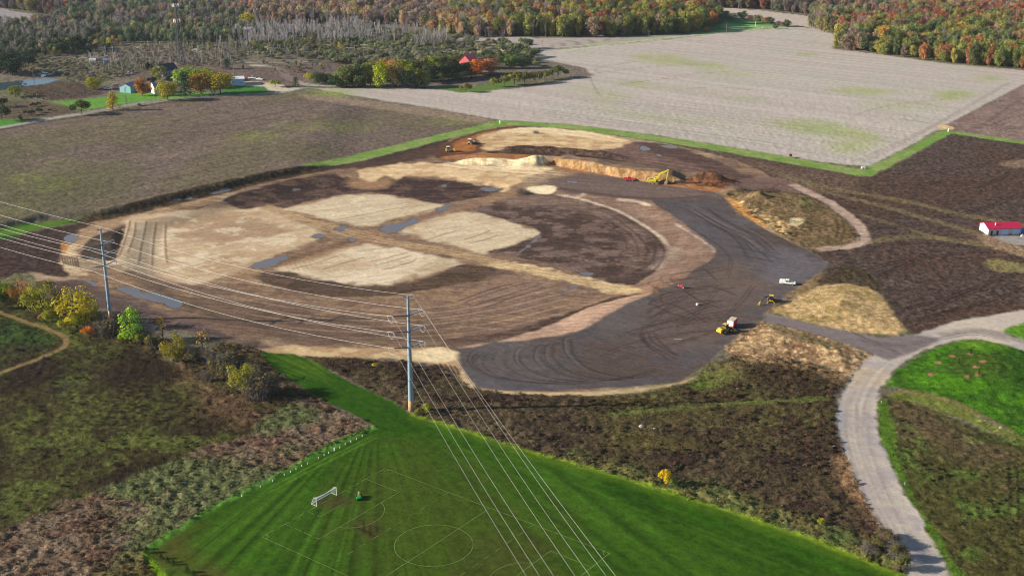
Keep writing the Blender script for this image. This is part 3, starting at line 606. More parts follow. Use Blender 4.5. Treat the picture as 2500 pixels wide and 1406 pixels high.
# --- brush between the pitch and the yard
paint([(740,870),(830,876),(950,882),(1060,892),(1105,910),(1145,946),(1230,962),(1340,966),(1440,968),(1560,960),(1680,934),(1740,890),(1800,860),(1900,872),(2000,892),(2062,916),(2076,930),(2058,955),(2046,1000),(2047,1062),(2065,1112),(2105,1202),(2150,1282),(2172,1316),(2205,1382),(2212,1420),(2120,1372),(1990,1322),(1860,1277),(1740,1237),(1620,1202),(1500,1162),(1400,1137),(1300,1107),(1230,1087),(1130,1052),(1060,1032),(1010,1017),(960,982),(860,937),(790,896)], (84, 72, 54), soft=1.5, edge=2.5, cls='brush_ground', smooth=False, col2=(66, 52, 44), field='mid', lo=.45, hi=.6, col3=(92, 82, 52), field3='big', lo3=.55, hi3=.7, rough=.7, var=.26)
paint([(1690,935),(1760,900),(1850,880),(1960,890),(2050,920),(2046,1000),(2050,1060),(1900,1090),(1700,1060),(1560,1040),(1440,1010),(1560,965)], (90, 82, 52), soft=10, edge=8, alpha=.75, col2=(76, 62, 46), field='mid', rough=.7, var=.2)
paint([(1850,890),(1950,885),(2050,925),(2040,980),(1960,990),(1870,960)], (72, 58, 44), soft=6, edge=6, alpha=.8, rough=.9)
paint([(1700,920),(1760,900),(1780,915),(1740,940),(1690,945)], (96, 122, 44), soft=4, edge=4, alpha=.8, rough=.4)
paint([(1710,915),(1800,875),(1860,872),(1820,900),(1740,935)], (132, 116, 78), soft=5, edge=4, alpha=.6)
stroke([(1450,1016),(1560,1005),(1700,992),(1880,980),(2048,972)], 3, (104, 112, 58), .8, soft=1.2, edge=1, rough=.15)
stroke([(1530,1050),(1640,1040),(1800,1040),(1940,1032)], 2, (110, 100, 66), .5, soft=1.2)
paint([(1380,1105),(1500,1130),(1620,1160),(1740,1180),(1860,1225),(1990,1270),(2100,1320),(2190,1372),(2120,1368),(1990,1318),(1860,1274),(1740,1234),(1620,1198),(1500,1160)], (92, 104, 58), soft=4, edge=4, alpha=.9, col2=(108, 104, 62), field='mid', rough=1.3, var=.22)
paint([(900,930),(1010,990),(1130,1040),(1260,1080),(1360,1110),(1330,1080),(1200,1020),(1060,980),(960,940)], (104, 92, 70), soft=5, edge=5, alpha=.6, rough=1.2)
paint([(2062,1110),(2100,1160),(2150,1250),(2165,1290),(2120,1270),(2080,1200),(2040,1150)], (150, 118, 88), soft=4, edge=3, alpha=.75, rough=.7)
paint([(1760,864),(1840,874),(1930,880),(2010,898),(2064,918),(2050,930),(1980,902),(1880,888)], (150, 122, 92), soft=3, edge=3, alpha=.7)
# --- straw-coloured slopes
paint([(1882,764),(1920,735),(1988,700),(2060,692),(2122,700),(2156,728),(2186,772),(2214,806),(2190,820),(2100,812),(2000,794)], (196, 166, 122), soft=1, edge=1.5, cls='straw_slope', smooth=False, col2=(176, 148, 104), field='fine', lo=.4, hi=.6, col3=(160, 136, 92), field3='mid', lo3=.52, hi3=.7, rough=.3, var=.14)
paint([(1885,758),(1930,730),(1988,700),(2015,665),(2000,668),(1930,716),(1875,760)], (136, 112, 82), soft=1.5, edge=1.5, rough=.5)
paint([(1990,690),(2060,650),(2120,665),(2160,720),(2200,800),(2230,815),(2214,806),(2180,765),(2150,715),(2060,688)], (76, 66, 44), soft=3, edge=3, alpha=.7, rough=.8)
TAN2 = [(1866,786),(1935,800),(2060,836),(2142,868),(2130,882),(2104,902),(2085,926),(2060,916),(2000,892),(1920,875),(1840,873),(1762,864),(1790,832),(1830,800)]
paint(TAN2, (158, 130, 98), soft=1.2, edge=1.6, cls='straw_slope', smooth=False, col2=(132, 104, 78), field='mid', lo=.45, hi=.62, col3=(186, 160, 122), field3='fine', lo3=.58, hi3=.75, rough=.55, var=.14)
paint([(1870,790),(1935,806),(2030,836),(2060,846),(2010,845),(1920,815)], (118, 110, 66), soft=2, edge=2, alpha=.8, afield=('fine', .35, .55))
# --- right meadow and mound
paint([(2136,990),(2170,960),(2260,990),(2400,1050),(2600,1110),(2900,1150),(2900,1660),(2400,1660),(2310,1420),(2240,1280),(2160,1120)], (80, 78, 44), soft=2, edge=2, cls='meadow', smooth=False, col2=(96, 78, 58), field='big', lo=.42, hi=.6, col3=(84, 98, 46), field3='mid', lo3=.52, hi3=.72, rough=.6, var=.2)
paint([(2190,1010),(2300,1020),(2400,1080),(2480,1100),(2420,1140),(2300,1100),(2210,1060)], (104, 86, 66), soft=6, edge=5, alpha=.6, rough=.7)
GM = [(2150,950),(2190,903),(2250,864),(2310,841),(2370,828),(2430,833),(2520,862),(2700,930),(2700,1110),(2500,1085),(2420,1030),(2340,985),(2250,962),(2190,945)]
paint(GM, (76, 122, 28), smooth=False, soft=1.2, edge=1.5, cls='grass_mound', col2=(62, 98, 28), field='mid', col3=(94, 132, 40), field3='big', lo3=.55, hi3=.7, rough=.35, var=.14)
paint([(2330,870),(2420,860),(2470,885),(2440,920),(2350,915)], (70, 84, 34), soft=5, edge=5, alpha=.7, rough=.5)
for (x, y) in ((2368,864),(2400,884),(2383,896),(2386,914),(2360,921),(2290,886),(2272,914),(2325,870)):
    paint([(x - 6, y - 3), (x + 6, y - 3), (x + 7, y + 3), (x - 5, y + 3)], (150, 112, 86), soft=.5, edge=.5)
paint([(2170,948),(2260,962),(2350,990),(2420,1030),(2500,1070),(2500,1085),(2400,1045),(2280,1000),(2180,972)], (110, 116, 56), soft=2, edge=1.5, smooth=False)
stroke([(2165,955),(2240,958),(2330,982),(2420,1028),(2500,1068)], 2.2, (134, 108, 84), .6, soft=1)
paint([(2138,990),(2160,975),(2176,1010),(2186,1100),(2216,1180),(2262,1270),(2332,1370),(2365,1420),(2325,1420),(2246,1262),(2172,1132),(2144,1060)], (84, 112, 38), smooth=False, soft=1, edge=1.2, cls='roadside_grass', rough=.25)
paint([(2448,807),(2500,788),(2700,740),(2700,880),(2560,840),(2500,832)], (96, 140, 42), smooth=False, soft=.8, edge=.6, cls='roadside_grass', rough=.2)
for q in ([(2462,1130),(2466,1200),(2464,1280)], [(2482,1130),(2486,1220),(2484,1300)], [(2430,1330),(2440,1380),(2450,1420)]):
    stroke(q, .9, (52, 46, 30), .7)
# --- gravel road
ROAD = [(2212,1420),(2200,1372),(2170,1310),(2150,1280),(2105,1200),(2065,1110),(2048,1060),(2047,1000),(2058,952),(2076,925),(2110,882),(2150,852),(2190,827),(2240,815),(2330,785),(2420,770),(2500,757),(2700,718),(2700,738),(2500,787),(2448,807),(2462,820),(2500,833),(2620,880),(2620,900),(2500,855),(2450,840),(2400,829),(2350,828),(2290,841),(2230,866),(2180,906),(2150,945),(2140,985),(2137,1020),(2145,1070),(2170,1130),(2200,1190),(2245,1260),(2290,1350),(2325,1425),(2420,1660),(2300,1660)]
paint(ROAD, (180, 169, 158), smooth=False, soft=.8, edge=.9, esc=3, cls='gravel_road', col2=(164, 154, 152), field='mid', col3=(186, 172, 158), field3='big', rough=0, var=.05)
paint([(1866,764),(1960,786),(2080,814),(2150,824),(2240,818),(2300,826),(2240,856),(2170,880),(2140,868),(2060,836),(1930,799),(1866,784)], (124, 113, 112), smooth=False, soft=1.2, edge=.8, cls='gravel_road', rough=0, streak=(-32, 1.2, 30, .1))
paint([(2300,810),(2400,802),(2500,830),(2500,840),(2400,815),(2320,822)], (136, 126, 122), soft=2, edge=1.5, alpha=.8)
paint([(2100,900),(2160,900),(2150,940),(2085,945)], (186, 166, 140), soft=3, edge=2, alpha=.8)
paint([(2050,985),(2062,985),(2062,1060),(2076,1100),(2062,1095),(2049,1055)], (146, 146, 154), soft=1, edge=1, alpha=.8)
for k in range(14):
    r = random.Random(40 + k); o = r.uniform(-34, 34)
    stroke([(2262 + o, 1420), (2172 + o * .95, 1260), (2110 + o * .95, 1120), (2092 + o, 1010), (2118 + o * .8, 930), (2180 + o * .5, 870)], r.uniform(.5, 1.4), r.choice([(158, 146, 136), (190, 180, 170), (150, 140, 134)]), .28, soft=.5, breakup=.8)
for q in ([(2155,1300),(2100,1180),(2070,1080),(2068,1000),(2100,930)], [(2200,1300),(2130,1150),(2105,1060),(2110,990),(2140,925)], [(2230,1340),(2160,1190),(2122,1080),(2122,1000)], [(2090,985),(2095,1020),(2100,1050)], [(2112,985),(2112,1020),(2108,1050)]):
    stroke(q, .8, (140, 126, 118), .4, soft=.5)
for q in ([(2070,805),(2150,838),(2220,842)], [(2090,825),(2170,850),(2200,862)], [(2120,830),(2200,838),(2300,822),(2380,812),(2480,835)]):
    ruts(q, (84, 72, 72), .5, (5, 5), .7)
# --- sports ground
PITCHPOLY = [(636,860),(720,864),(760,880),(860,936),(960,981),(1010,1016),(1060,1031),(1130,1051),(1230,1086),(1300,1106),(1400,1136),(1500,1161),(1620,1201),(1740,1236),(1860,1276),(1990,1321),(2120,1371),(2212,1412),(2300,1660),(300,1660),(430,1425),(352,1346),(385,1325),(500,1251),(640,1181),(760,1116),(870,1062),(920,1041),(850,1006),(760,961),(700,921),(655,890)]
paint(PITCHPOLY, (48, 84, 16), smooth=False, soft=.6, edge=.5, esc=3, cls='sports_ground', col2=(60, 92, 24), field='big', lo=.4, hi=.65, rough=0, var=.10)
b = block(PITCHPOLY, 10)
Pw = WG(PITCHPOLY, True, False)
x, y = GX[b], GY[b]
ins = sstep(-.5, 1.0, sd_poly(Pw, x, y))
ox, oy, _ = [float(v[0]) for v in G(925, 985)]
ang = np.arctan2(x - ox, oy - y)
rr = np.hypot(x - ox, y - oy)
st = np.sin(ang * 104 + 2.0 * vnoise(x / 30, y / 30, 9)) * .5 + .5
st2 = vnoise(ang * 120, rr / 140, 4)
f = 1 + ins * (.34 * (st - .5) + .80 * (st2 - .5)) * sstep(14, 40, rr) * (1 - .65 * sstep(.15, .6, ang))
px_, py_, _ = [float(v[0]) for v in G(2200, 1420)]
st3 = vnoise((x * .86 + y * .5) / 2.2, (-x * .5 + y * .86) / 60, 6)
f = f * (1 + ins * .55 * (st3 - .5) * sstep(.2, .6, ang))
COL[b] *= f[..., None]
paint([(352,1346),(385,1325),(460,1290),(470,1330),(540,1380),(640,1440),(560,1560),(330,1660),(430,1425)], (88, 80, 40), soft=8, edge=6, alpha=.75)
paint([(900,1090),(1100,1120),(1300,1240),(1420,1360),(1300,1440),(1000,1440),(820,1330),(800,1200)], (72, 80, 30), soft=16, edge=12, alpha=.58)
paint([(1130,1330),(1300,1330),(1330,1420),(1120,1420)], (78, 74, 38), soft=12, edge=9, alpha=.5)
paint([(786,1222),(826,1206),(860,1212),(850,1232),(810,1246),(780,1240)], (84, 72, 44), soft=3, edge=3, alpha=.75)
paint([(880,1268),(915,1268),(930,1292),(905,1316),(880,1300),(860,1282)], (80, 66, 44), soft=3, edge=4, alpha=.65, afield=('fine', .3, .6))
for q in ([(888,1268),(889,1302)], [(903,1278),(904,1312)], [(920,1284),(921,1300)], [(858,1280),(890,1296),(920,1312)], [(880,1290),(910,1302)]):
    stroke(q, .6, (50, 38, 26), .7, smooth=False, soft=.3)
paint([(340,1346),(352,1346),(430,1425),(480,1560),(440,1560),(400,1430)], (112, 146, 30), soft=.8, edge=.7, smooth=False, cls='roadside_grass', rough=.15)
stroke([(352,1346),(385,1325),(500,1250),(640,1180),(760,1115),(870,1061),(920,1040)], 2.4, (86, 132, 50), .8, soft=.9, taper=.02, edge=.8, smooth=False, rough=.6)
stroke([(1010,1014),(1130,1049),(1300,1104),(1500,1159),(1740,1234),(1990,1319),(2210,1408)], 1.8, (120, 142, 40), .85, soft=.8, taper=0, edge=.7, smooth=False, rough=.3)
stroke([(1010,1020),(1130,1056),(1300,1112),(1500,1168),(1740,1246),(1990,1332),(2200,1415)], 3.4, (92, 118, 34), .5, soft=2, taper=0, smooth=False)
for k in range(4):
    stroke([(640, 1195 + 5 * k), (780, 1122 + 5 * k), (930, 1050 + 4 * k)], .8, (98, 140, 44) if k % 2 else (46, 84, 18), .5, soft=.4)
for q in ([(656,880),(700,886),(780,906)], [(700,908),(760,912),(820,935)], [(680,870),(740,884),(800,915)]):
    stroke(q, 3, (92, 112, 34), .35, soft=2)
# --- apron by the red-roofed shed
paint([(2426,578),(2470,576),(2560,584),(2560,612),(2500,600),(2450,592)], (150, 142, 140), edge=.6, soft=.8, cls='gravel_road', rough=0)
paint([(2395,575),(2426,578),(2450,592),(2520,612),(2540,640),(2440,612),(2400,596)], (150, 124, 102), edge=2, soft=2, alpha=.85)

# --- standing water
PUDDLE_W = []
for k, q in enumerate(PUDDLES_PX):
    paint(q, (98, 82, 70), soft=2.2, edge=2.0, esc=4, alpha=.85)
    paint([(q_[0], q_[1]) for q_ in q], (90, 80, 78), soft=.5, edge=1.7, esc=4, cls='puddle', rough=0)
POND = [(-80,206),(0,203),(60,197),(110,194),(136,196),(120,204),(60,212),(0,222),(-80,236)]
paint(POND, (70, 78, 80), soft=1, edge=2, cls='pond', rough=0)
paint([(96,180),(130,172),(150,168),(148,173),(120,184),(100,190)], (80, 88, 96), soft=2, edge=2, cls='pond', rough=0)

# --- contrast grade put into the ground colours, weaker far off; saturation slightly raised
g_ = COL.mean(-1, keepdims=True); far_ = sstep(500, 900, GY)[..., None]
COL = (g_ + (COL - g_) * 1.04) * (g_ / .16) ** (.11 * (1 - .6 * far_))
# --- grain: every patch of ground differs a little from the next
GRAIN = {'stubble_field': .20, 'weed_field': .30, 'brush_ground': .34, 'meadow': .34, 'straw_slope': .22, 'spoil_heap': .34, 'construction_ground': .20, 'topsoil': .22, 'sand_pad': .12, 'gravel_lot': .15, 'earth_bank': .14,
         'harvested_field': .06, 'sports_ground': .16, 'grass_mound': .24, 'gravel_road': .08, 'dark_bank': .34, 'roadside_grass': .26, 'scrubland': .3, 'sand_bank': .2, 'topsoil_berm': .3, 'lawn': .1, 'grass_strip': .1}
amp = np.array([GRAIN.get(c, .12) for c in CLASSES], np.float32)[CLS]
wn_ = np.random.default_rng(3).random((NR, NC)).astype(np.float32)
wn2 = .5 * wn_ + .25 * (np.roll(wn_, 1, 1) + np.roll(wn_, -1, 1))
fn = fbm(GX, GY, .8, 1, 44)
COL *= (1 + amp * (2.2 * (wn2 - .5) + 1.3 * (fn - .5)))[..., None]
# --- small relief of grass, brush and clods
near = 1 - sstep(650, 1100, GY)
rn = (1.15 * (fbm(GX, GY, 1.9, 2, 91) - .35) + .35 * (fbm(GX, GY, 6, 2, 92) - .4)) * near + .3 * (fbm(GX, GY, 14, 2, 93) - .4) * sstep(400, 900, GY)
GZ = GH + ROUGH * rn

# --- mesh objects, one for each kind of surface
def ground_material(name, grain, bump, rough=1.0, spec=.03, amp=.22, rows=None):
    m = bpy.data.materials.new(name); m.use_nodes = True
    nt = m.node_tree; n = nt.nodes; l = nt.links
    p = n["Principled BSDF"]
    p.inputs["Roughness"].default_value = rough
    p.inputs["Specular IOR Level"].default_value = spec
    at_ = n.new("ShaderNodeAttribute"); at_.attribute_name = "soil"
    geo = n.new("ShaderNodeNewGeometry")
    n1 = n.new("ShaderNodeTexNoise"); n1.inputs["Scale"].default_value = grain; n1.inputs["Detail"].default_value = 4
    n2 = n.new("ShaderNodeTexNoise"); n2.inputs["Scale"].default_value = grain * .22; n2.inputs["Detail"].default_value = 3
    l.new(geo.outputs["Position"], n1.inputs["Vector"]); l.new(geo.outputs["Position"], n2.inputs["Vector"])
    add = n.new("ShaderNodeMath"); add.operation = 'ADD'
    l.new(n1.outputs["Fac"], add.inputs[0]); l.new(n2.outputs["Fac"], add.inputs[1])
    mr = n.new("ShaderNodeMapRange"); mr.inputs["From Min"].default_value = .65; mr.inputs["From Max"].default_value = 1.35
    mr.inputs["To Min"].default_value = 1 - amp; mr.inputs["To Max"].default_value = 1 + amp
    l.new(add.outputs[0], mr.inputs["Value"])
    fac = mr.outputs[0]
    if rows:                             # fine streaks left by blades, drills and wheels: (angle, across, along, strength)
        ang, ac, al_, st_ = rows
        mp = n.new("ShaderNodeMapping"); mp.vector_type = 'TEXTURE'
        mp.inputs["Rotation"].default_value = (0, 0, R(ang)); mp.inputs["Scale"].default_value = (al_, ac, 50)
        l.new(geo.outputs["Position"], mp.inputs["Vector"])
        n3 = n.new("ShaderNodeTexNoise"); n3.inputs["Scale"].default_value = 1.0; n3.inputs["Detail"].default_value = 3; n3.inputs["Distortion"].default_value = .25
        l.new(mp.outputs[0], n3.inputs["Vector"])
        m3 = n.new("ShaderNodeMapRange"); m3.inputs["From Min"].default_value = .32; m3.inputs["From Max"].default_value = .68
        m3.inputs["To Min"].default_value = 1 - st_; m3.inputs["To Max"].default_value = 1 + st_
        l.new(n3.outputs["Fac"], m3.inputs["Value"])
        mm = n.new("ShaderNodeMath"); mm.operation = 'MULTIPLY'; l.new(fac, mm.inputs[0]); l.new(m3.outputs[0], mm.inputs[1]); fac = mm.outputs[0]
    mx = n.new("ShaderNodeVectorMath"); mx.operation = 'SCALE'
    l.new(at_.outputs["Color"], mx.inputs[0]); l.new(fac, mx.inputs["Scale"])
    l.new(mx.outputs[0], p.inputs["Base Color"])
    if bump:
        bp = n.new("ShaderNodeBump"); bp.inputs["Strength"].default_value = 1.0; bp.inputs["Distance"].default_value = bump
        l.new(n1.outputs["Fac"], bp.inputs["Height"]); l.new(bp.outputs[0], p.inputs["Normal"])
    return m

def water_material(name, base):
    m = bpy.data.materials.new(name); m.use_nodes = True
    p = m.node_tree.nodes["Principled BSDF"]
    p.inputs["Base Color"].default_value = (*alb(base), 1)
    p.inputs["Roughness"].default_value = .03
    p.inputs["IOR"].default_value = 1.33
    p.inputs["Specular IOR Level"].default_value = .9
    nz = m.node_tree.nodes.new("ShaderNodeTexNoise"); nz.inputs["Scale"].default_value = .8
    bp = m.node_tree.nodes.new("ShaderNodeBump"); bp.inputs["Distance"].default_value = .02
    m.node_tree.links.new(nz.outputs["Fac"], bp.inputs["Height"]); m.node_tree.links.new(bp.outputs[0], p.inputs["Normal"])
    return m

M_SOIL = ground_material("soil", 1.3, .14, amp=.26, rows=(-14, 1.1, 16, .24))
M_SAND = ground_material("sand", 1.3, .06, amp=.12, rows=(26, 1.0, 14, .12))
M_OVAL = ground_material("topsoil", 1.3, .14, amp=.30, rows=(10, 1.0, 18, .30))
M_GRASS = ground_material("turf", 1.6, .08, amp=.28)
M_ROUGHGRASS = ground_material("rough_grass", 2.0, .3, amp=.62)
M_GRAVEL = ground_material("gravel", 1.8, .05, amp=.16)
M_YARD = ground_material("yard_gravel", 1.6, .06, amp=.16, rows=(-32, .8, 14, .13))
M_FIELD = ground_material("stubble", 1.1, .15, amp=.30, rows=(ANG_ST, .9, 26, .20))
M_TILLED = ground_material("tilled_soil", .5, .05, amp=.06, rows=(ANG_TAN, 2.2, 160, .09))
M_PUDDLE = water_material("muddy_water", (112, 104, 104))
M_POND = water_material("pond_water", (70, 84, 96))
CLASSMAT = {'meadow': M_ROUGHGRASS, 'brush_ground': M_ROUGHGRASS, 'weed_field': M_ROUGHGRASS, 'scrubland': M_FIELD, 'sports_ground': M_GRASS, 'grass_mound': M_ROUGHGRASS, 'roadside_grass': M_ROUGHGRASS,
            'grass_strip': M_GRASS, 'lawn': M_GRASS, 'gravel_road': M_GRAVEL, 'gravel_lot': M_YARD, 'sand_pad': M_SAND, 'topsoil': M_OVAL, 'country_road': M_GRAVEL, 'driveway': M_GRAVEL, 'stubble_field': M_FIELD, 'harvested_field': M_TILLED,
            'straw_slope': M_ROUGHGRASS, 'spoil_heap': M_ROUGHGRASS, 'dark_bank': M_ROUGHGRASS, 'puddle': M_PUDDLE, 'pond': M_POND}
idx = np.arange(NR * NC, dtype=np.int32).reshape(NR, NC)
quads = np.stack([idx[:-1, :-1], idx[:-1, 1:], idx[1:, 1:], idx[1:, :-1]], -1).reshape(-1, 4)
quads = quads[:, ::-1] if False else quads
fcls = CLS[:-1, :-1].reshape(-1)
VX, VY, VZ = GX.reshape(-1), GY.reshape(-1), GZ.reshape(-1)
VC = np.clip(COL.reshape(-1, 3), .003, .85)
for ci, cname in enumerate(CLASSES):
    f = quads[fcls == ci]
    if len(f) == 0: continue
    used = np.unique(f)
    remap = np.zeros(NR * NC, np.int32); remap[used] = np.arange(len(used), dtype=np.int32)
    me = bpy.data.meshes.new(cname)
    nv, nf = len(used), len(f)
    me.vertices.add(nv); me.loops.add(nf * 4); me.polygons.add(nf)
    co = np.stack([VX[used], VY[used], VZ[used]], 1).astype(np.float32)
    me.vertices.foreach_set("co", co.ravel())
    me.loops.foreach_set("vertex_index", remap[f[:, ::-1]].ravel())
    me.polygons.foreach_set("loop_start", np.arange(0, nf * 4, 4, dtype=np.int32))
    me.polygons.foreach_set("use_smooth", np.ones(nf, bool))
    ca = me.color_attributes.new("soil", 'FLOAT_COLOR', 'POINT')
    ca.data.foreach_set("color", np.concatenate([VC[used], np.ones((nv, 1), np.float32)], 1).astype(np.float32).ravel())
    me.update(calc_edges=True)
    me.materials.append(CLASSMAT.get(cname, M_SOIL))
    o = bpy.data.objects.new(cname, me); S.collection.objects.link(o)
    o["kind"] = "structure"
# the country goes on all round, a little lower than the sheet above
me = bpy.data.meshes.new("outer_ground")
me.from_pydata([(-26000, -14000, -6), (26000, -14000, -6), (26000, 30000, -6), (-26000, 30000, -6)], [], [(0, 1, 2, 3)])
mo = bpy.data.materials.new("outer_country"); mo.use_nodes = True
mo.node_tree.nodes["Principled BSDF"].inputs["Base Color"].default_value = (.09, .08, .05, 1)
mo.node_tree.nodes["Principled BSDF"].inputs["Roughness"].default_value = 1
me.materials.append(mo)
o = bpy.data.objects.new("outer_ground", me); S.collection.objects.link(o); o["kind"] = "structure"
# ------------------------------------------------------------------ shared builders
class MB:
    """collects shapes into ONE mesh"""
    def __init__(s): s.v = []; s.f = []
    def add(s, vs, fs):
        o = len(s.v); s.v += [tuple(v) for v in vs]; s.f += [tuple(i + o for i in f) for f in fs]
    def box(s, c, d, rz=0.0, ry=0.0, rx=0.0, taper=(1, 1)):
        m = Matrix.Rotation(rz, 3, 'Z') @ Matrix.Rotation(ry, 3, 'Y') @ Matrix.Rotation(rx, 3, 'X')
        vs = []
        for z in (-.5, .5):
            tx, ty = (1, 1) if z < 0 else taper
            for x, y in ((-.5, -.5), (.5, -.5), (.5, .5), (-.5, .5)):
                vs.append(m @ Vector((x * d[0] * tx, y * d[1] * ty, z * d[2])) + Vector(c))
        s.add(vs, [(3, 2, 1, 0), (4, 5, 6, 7), (0, 1, 5, 4), (1, 2, 6, 5), (2, 3, 7, 6), (3, 0, 4, 7)])
    def tube(s, p0, p1, r0, r1=None, n=8, cap=True):
        p0, p1 = Vector(p0), Vector(p1); r1 = r0 if r1 is None else r1
        ax = (p1 - p0)
        q = ax.to_track_quat('Z', 'Y').to_matrix() if ax.length > 1e-6 else Matrix.Identity(3)
        vs = []
        for p, r in ((p0, r0), (p1, r1)):
            for k in range(n):
                a = 2 * math.pi * k / n
                vs.append(p + q @ Vector((math.cos(a) * r, math.sin(a) * r, 0)))
        fs = [(k, (k + 1) % n, n + (k + 1) % n, n + k) for k in range(n)]
        if cap: fs += [tuple(range(n - 1, -1, -1)), tuple(range(n, 2 * n))]
        s.add(vs, fs)
    def path(s, pts, r, n=6):
        for a, b in zip(pts[:-1], pts[1:]): s.tube(a, b, r, r, n)
    def prism(s, prof, y0, y1, axis='y'):
        """profile in (x, z), pushed along y"""
        n = len(prof)
        if axis == 'y': vs = [(x, y0, z) for x, z in prof] + [(x, y1, z) for x, z in prof]
        elif axis == 'x': vs = [(y0, x, z) for x, z in prof] + [(y1, x, z) for x, z in prof]
        else: vs = [(x, z, y0) for x, z in prof] + [(x, z, y1) for x, z in prof]
        s.add(vs, [tuple(range(n)), tuple(range(2 * n - 1, n - 1, -1))] + [(k, n + k, n + (k + 1) % n, (k + 1) % n) for k in range(n)])
    def wheel(s, c, r, w, axis='y', n=16):
        d = Vector((0, w / 2, 0)) if axis == 'y' else Vector((w / 2, 0, 0))
        c = Vector(c); s.tube(c - d, c + d, r, r, n)
    def build(s, name, mat, parent=None, smooth=False):
        me = bpy.data.meshes.new(name)
        me.from_pydata(s.v, [], s.f); me.update()
        import bmesh
        bm = bmesh.new(); bm.from_mesh(me); bmesh.ops.recalc_face_normals(bm, faces=bm.faces); bm.to_mesh(me); bm.free()
        me.materials.append(mat)
        if smooth: me.polygons.foreach_set("use_smooth", [True] * len(me.polygons))
        o = bpy.data.objects.new(name, me); S.collection.objects.link(o)
        if parent: o.parent = parent
        return o

def empty(name, loc, rz=0.0, label=None, cat=None, group=None, scale=None):
    o = bpy.data.objects.new(name, None); S.collection.objects.link(o)
    o.empty_display_size = .5
    o.location = loc; o.rotation_euler = (0, 0, rz)
    if scale is not None: o.scale = scale
    tag(o, label, cat, group)
    return o

def tag(o, label=None, cat=None, group=None):
    if label: o["label"] = label
    if cat: o["category"] = cat
    if group: o["group"] = group
    return o

def link_copy(src, parent=None):
    c = src.copy(); S.collection.objects.link(c)
    if parent: c.parent = parent
    return c

_mats = {}
def mat(name, rgb, rough=.6, metal=0.0, var=.12, spec=.4, scale=3.0):
    """plain paint, metal, plastic: colour with a little grime; rgb is the base colour itself, 0..1"""
    if name in _mats: return _mats[name]
    m = bpy.data.materials.new(name); m.use_nodes = True
    nt = m.node_tree; p = nt.nodes["Principled BSDF"]
    p.inputs["Roughness"].default_value = rough; p.inputs["Metallic"].default_value = metal
    p.inputs["Specular IOR Level"].default_value = spec
    tc = nt.nodes.new("ShaderNodeTexCoord")
    nz = nt.nodes.new("ShaderNodeTexNoise"); nz.inputs["Scale"].default_value = scale; nz.inputs["Detail"].default_value = 4
    mr = nt.nodes.new("ShaderNodeMapRange"); mr.inputs["From Min"].default_value = .3; mr.inputs["From Max"].default_value = .7
    mr.inputs["To Min"].default_value = 1 - var; mr.inputs["To Max"].default_value = 1 + var
    sc = nt.nodes.new("ShaderNodeVectorMath"); sc.operation = 'SCALE'; sc.inputs[0].default_value = rgb
    nt.links.new(tc.outputs["Object"], nz.inputs["Vector"]); nt.links.new(nz.outputs["Fac"], mr.inputs["Value"])
    nt.links.new(mr.outputs[0], sc.inputs["Scale"]); nt.links.new(sc.outputs[0], p.inputs["Base Color"])
    _mats[name] = m
    return m

# ------------------------------------------------------------------ foliage
def leaf_material(name, source):
    """tint comes from the object colour or from the scattered point"""
    m = bpy.data.materials.new(name); m.use_nodes = True
    nt = m.node_tree; n = nt.nodes; l = nt.links
    for x in list(n): n.remove(x)
    out = n.new("ShaderNodeOutputMaterial")
    sh = n.new("ShaderNodeAttribute"); sh.attribute_name = "shade"
    if source == 'object':
        ti = n.new("ShaderNodeObjectInfo"); tint = ti.outputs["Color"]
    else:
        ti = n.new("ShaderNodeAttribute"); ti.attribute_type = 'INSTANCER'; ti.attribute_name = "tint"; tint = ti.outputs["Color"]
    mul = n.new("ShaderNodeVectorMath"); mul.operation = 'MULTIPLY'
    l.new(tint, mul.inputs[0]); l.new(sh.outputs["Color"], mul.inputs[1])
    d = n.new("ShaderNodeBsdfDiffuse"); t = n.new("ShaderNodeBsdfTranslucent"); mx = n.new("ShaderNodeMixShader")
    mx.inputs[0].default_value = .22
    l.new(mul.outputs[0], d.inputs["Color"]); l.new(mul.outputs[0], t.inputs["Color"])
    l.new(d.outputs[0], mx.inputs[1]); l.new(t.outputs[0], mx.inputs[2]); l.new(mx.outputs[0], out.inputs["Surface"])
    return m
M_LEAF = leaf_material("leaves", 'object')
M_LEAF_FAR = leaf_material("leaves_far", 'instancer')
M_BARK = mat("bark", (.07, .055, .045), .9, var=.3, spec=.1)
M_GREYBARK = mat("grey_bark", (.20, .185, .17), .9, var=.25, spec=.1)

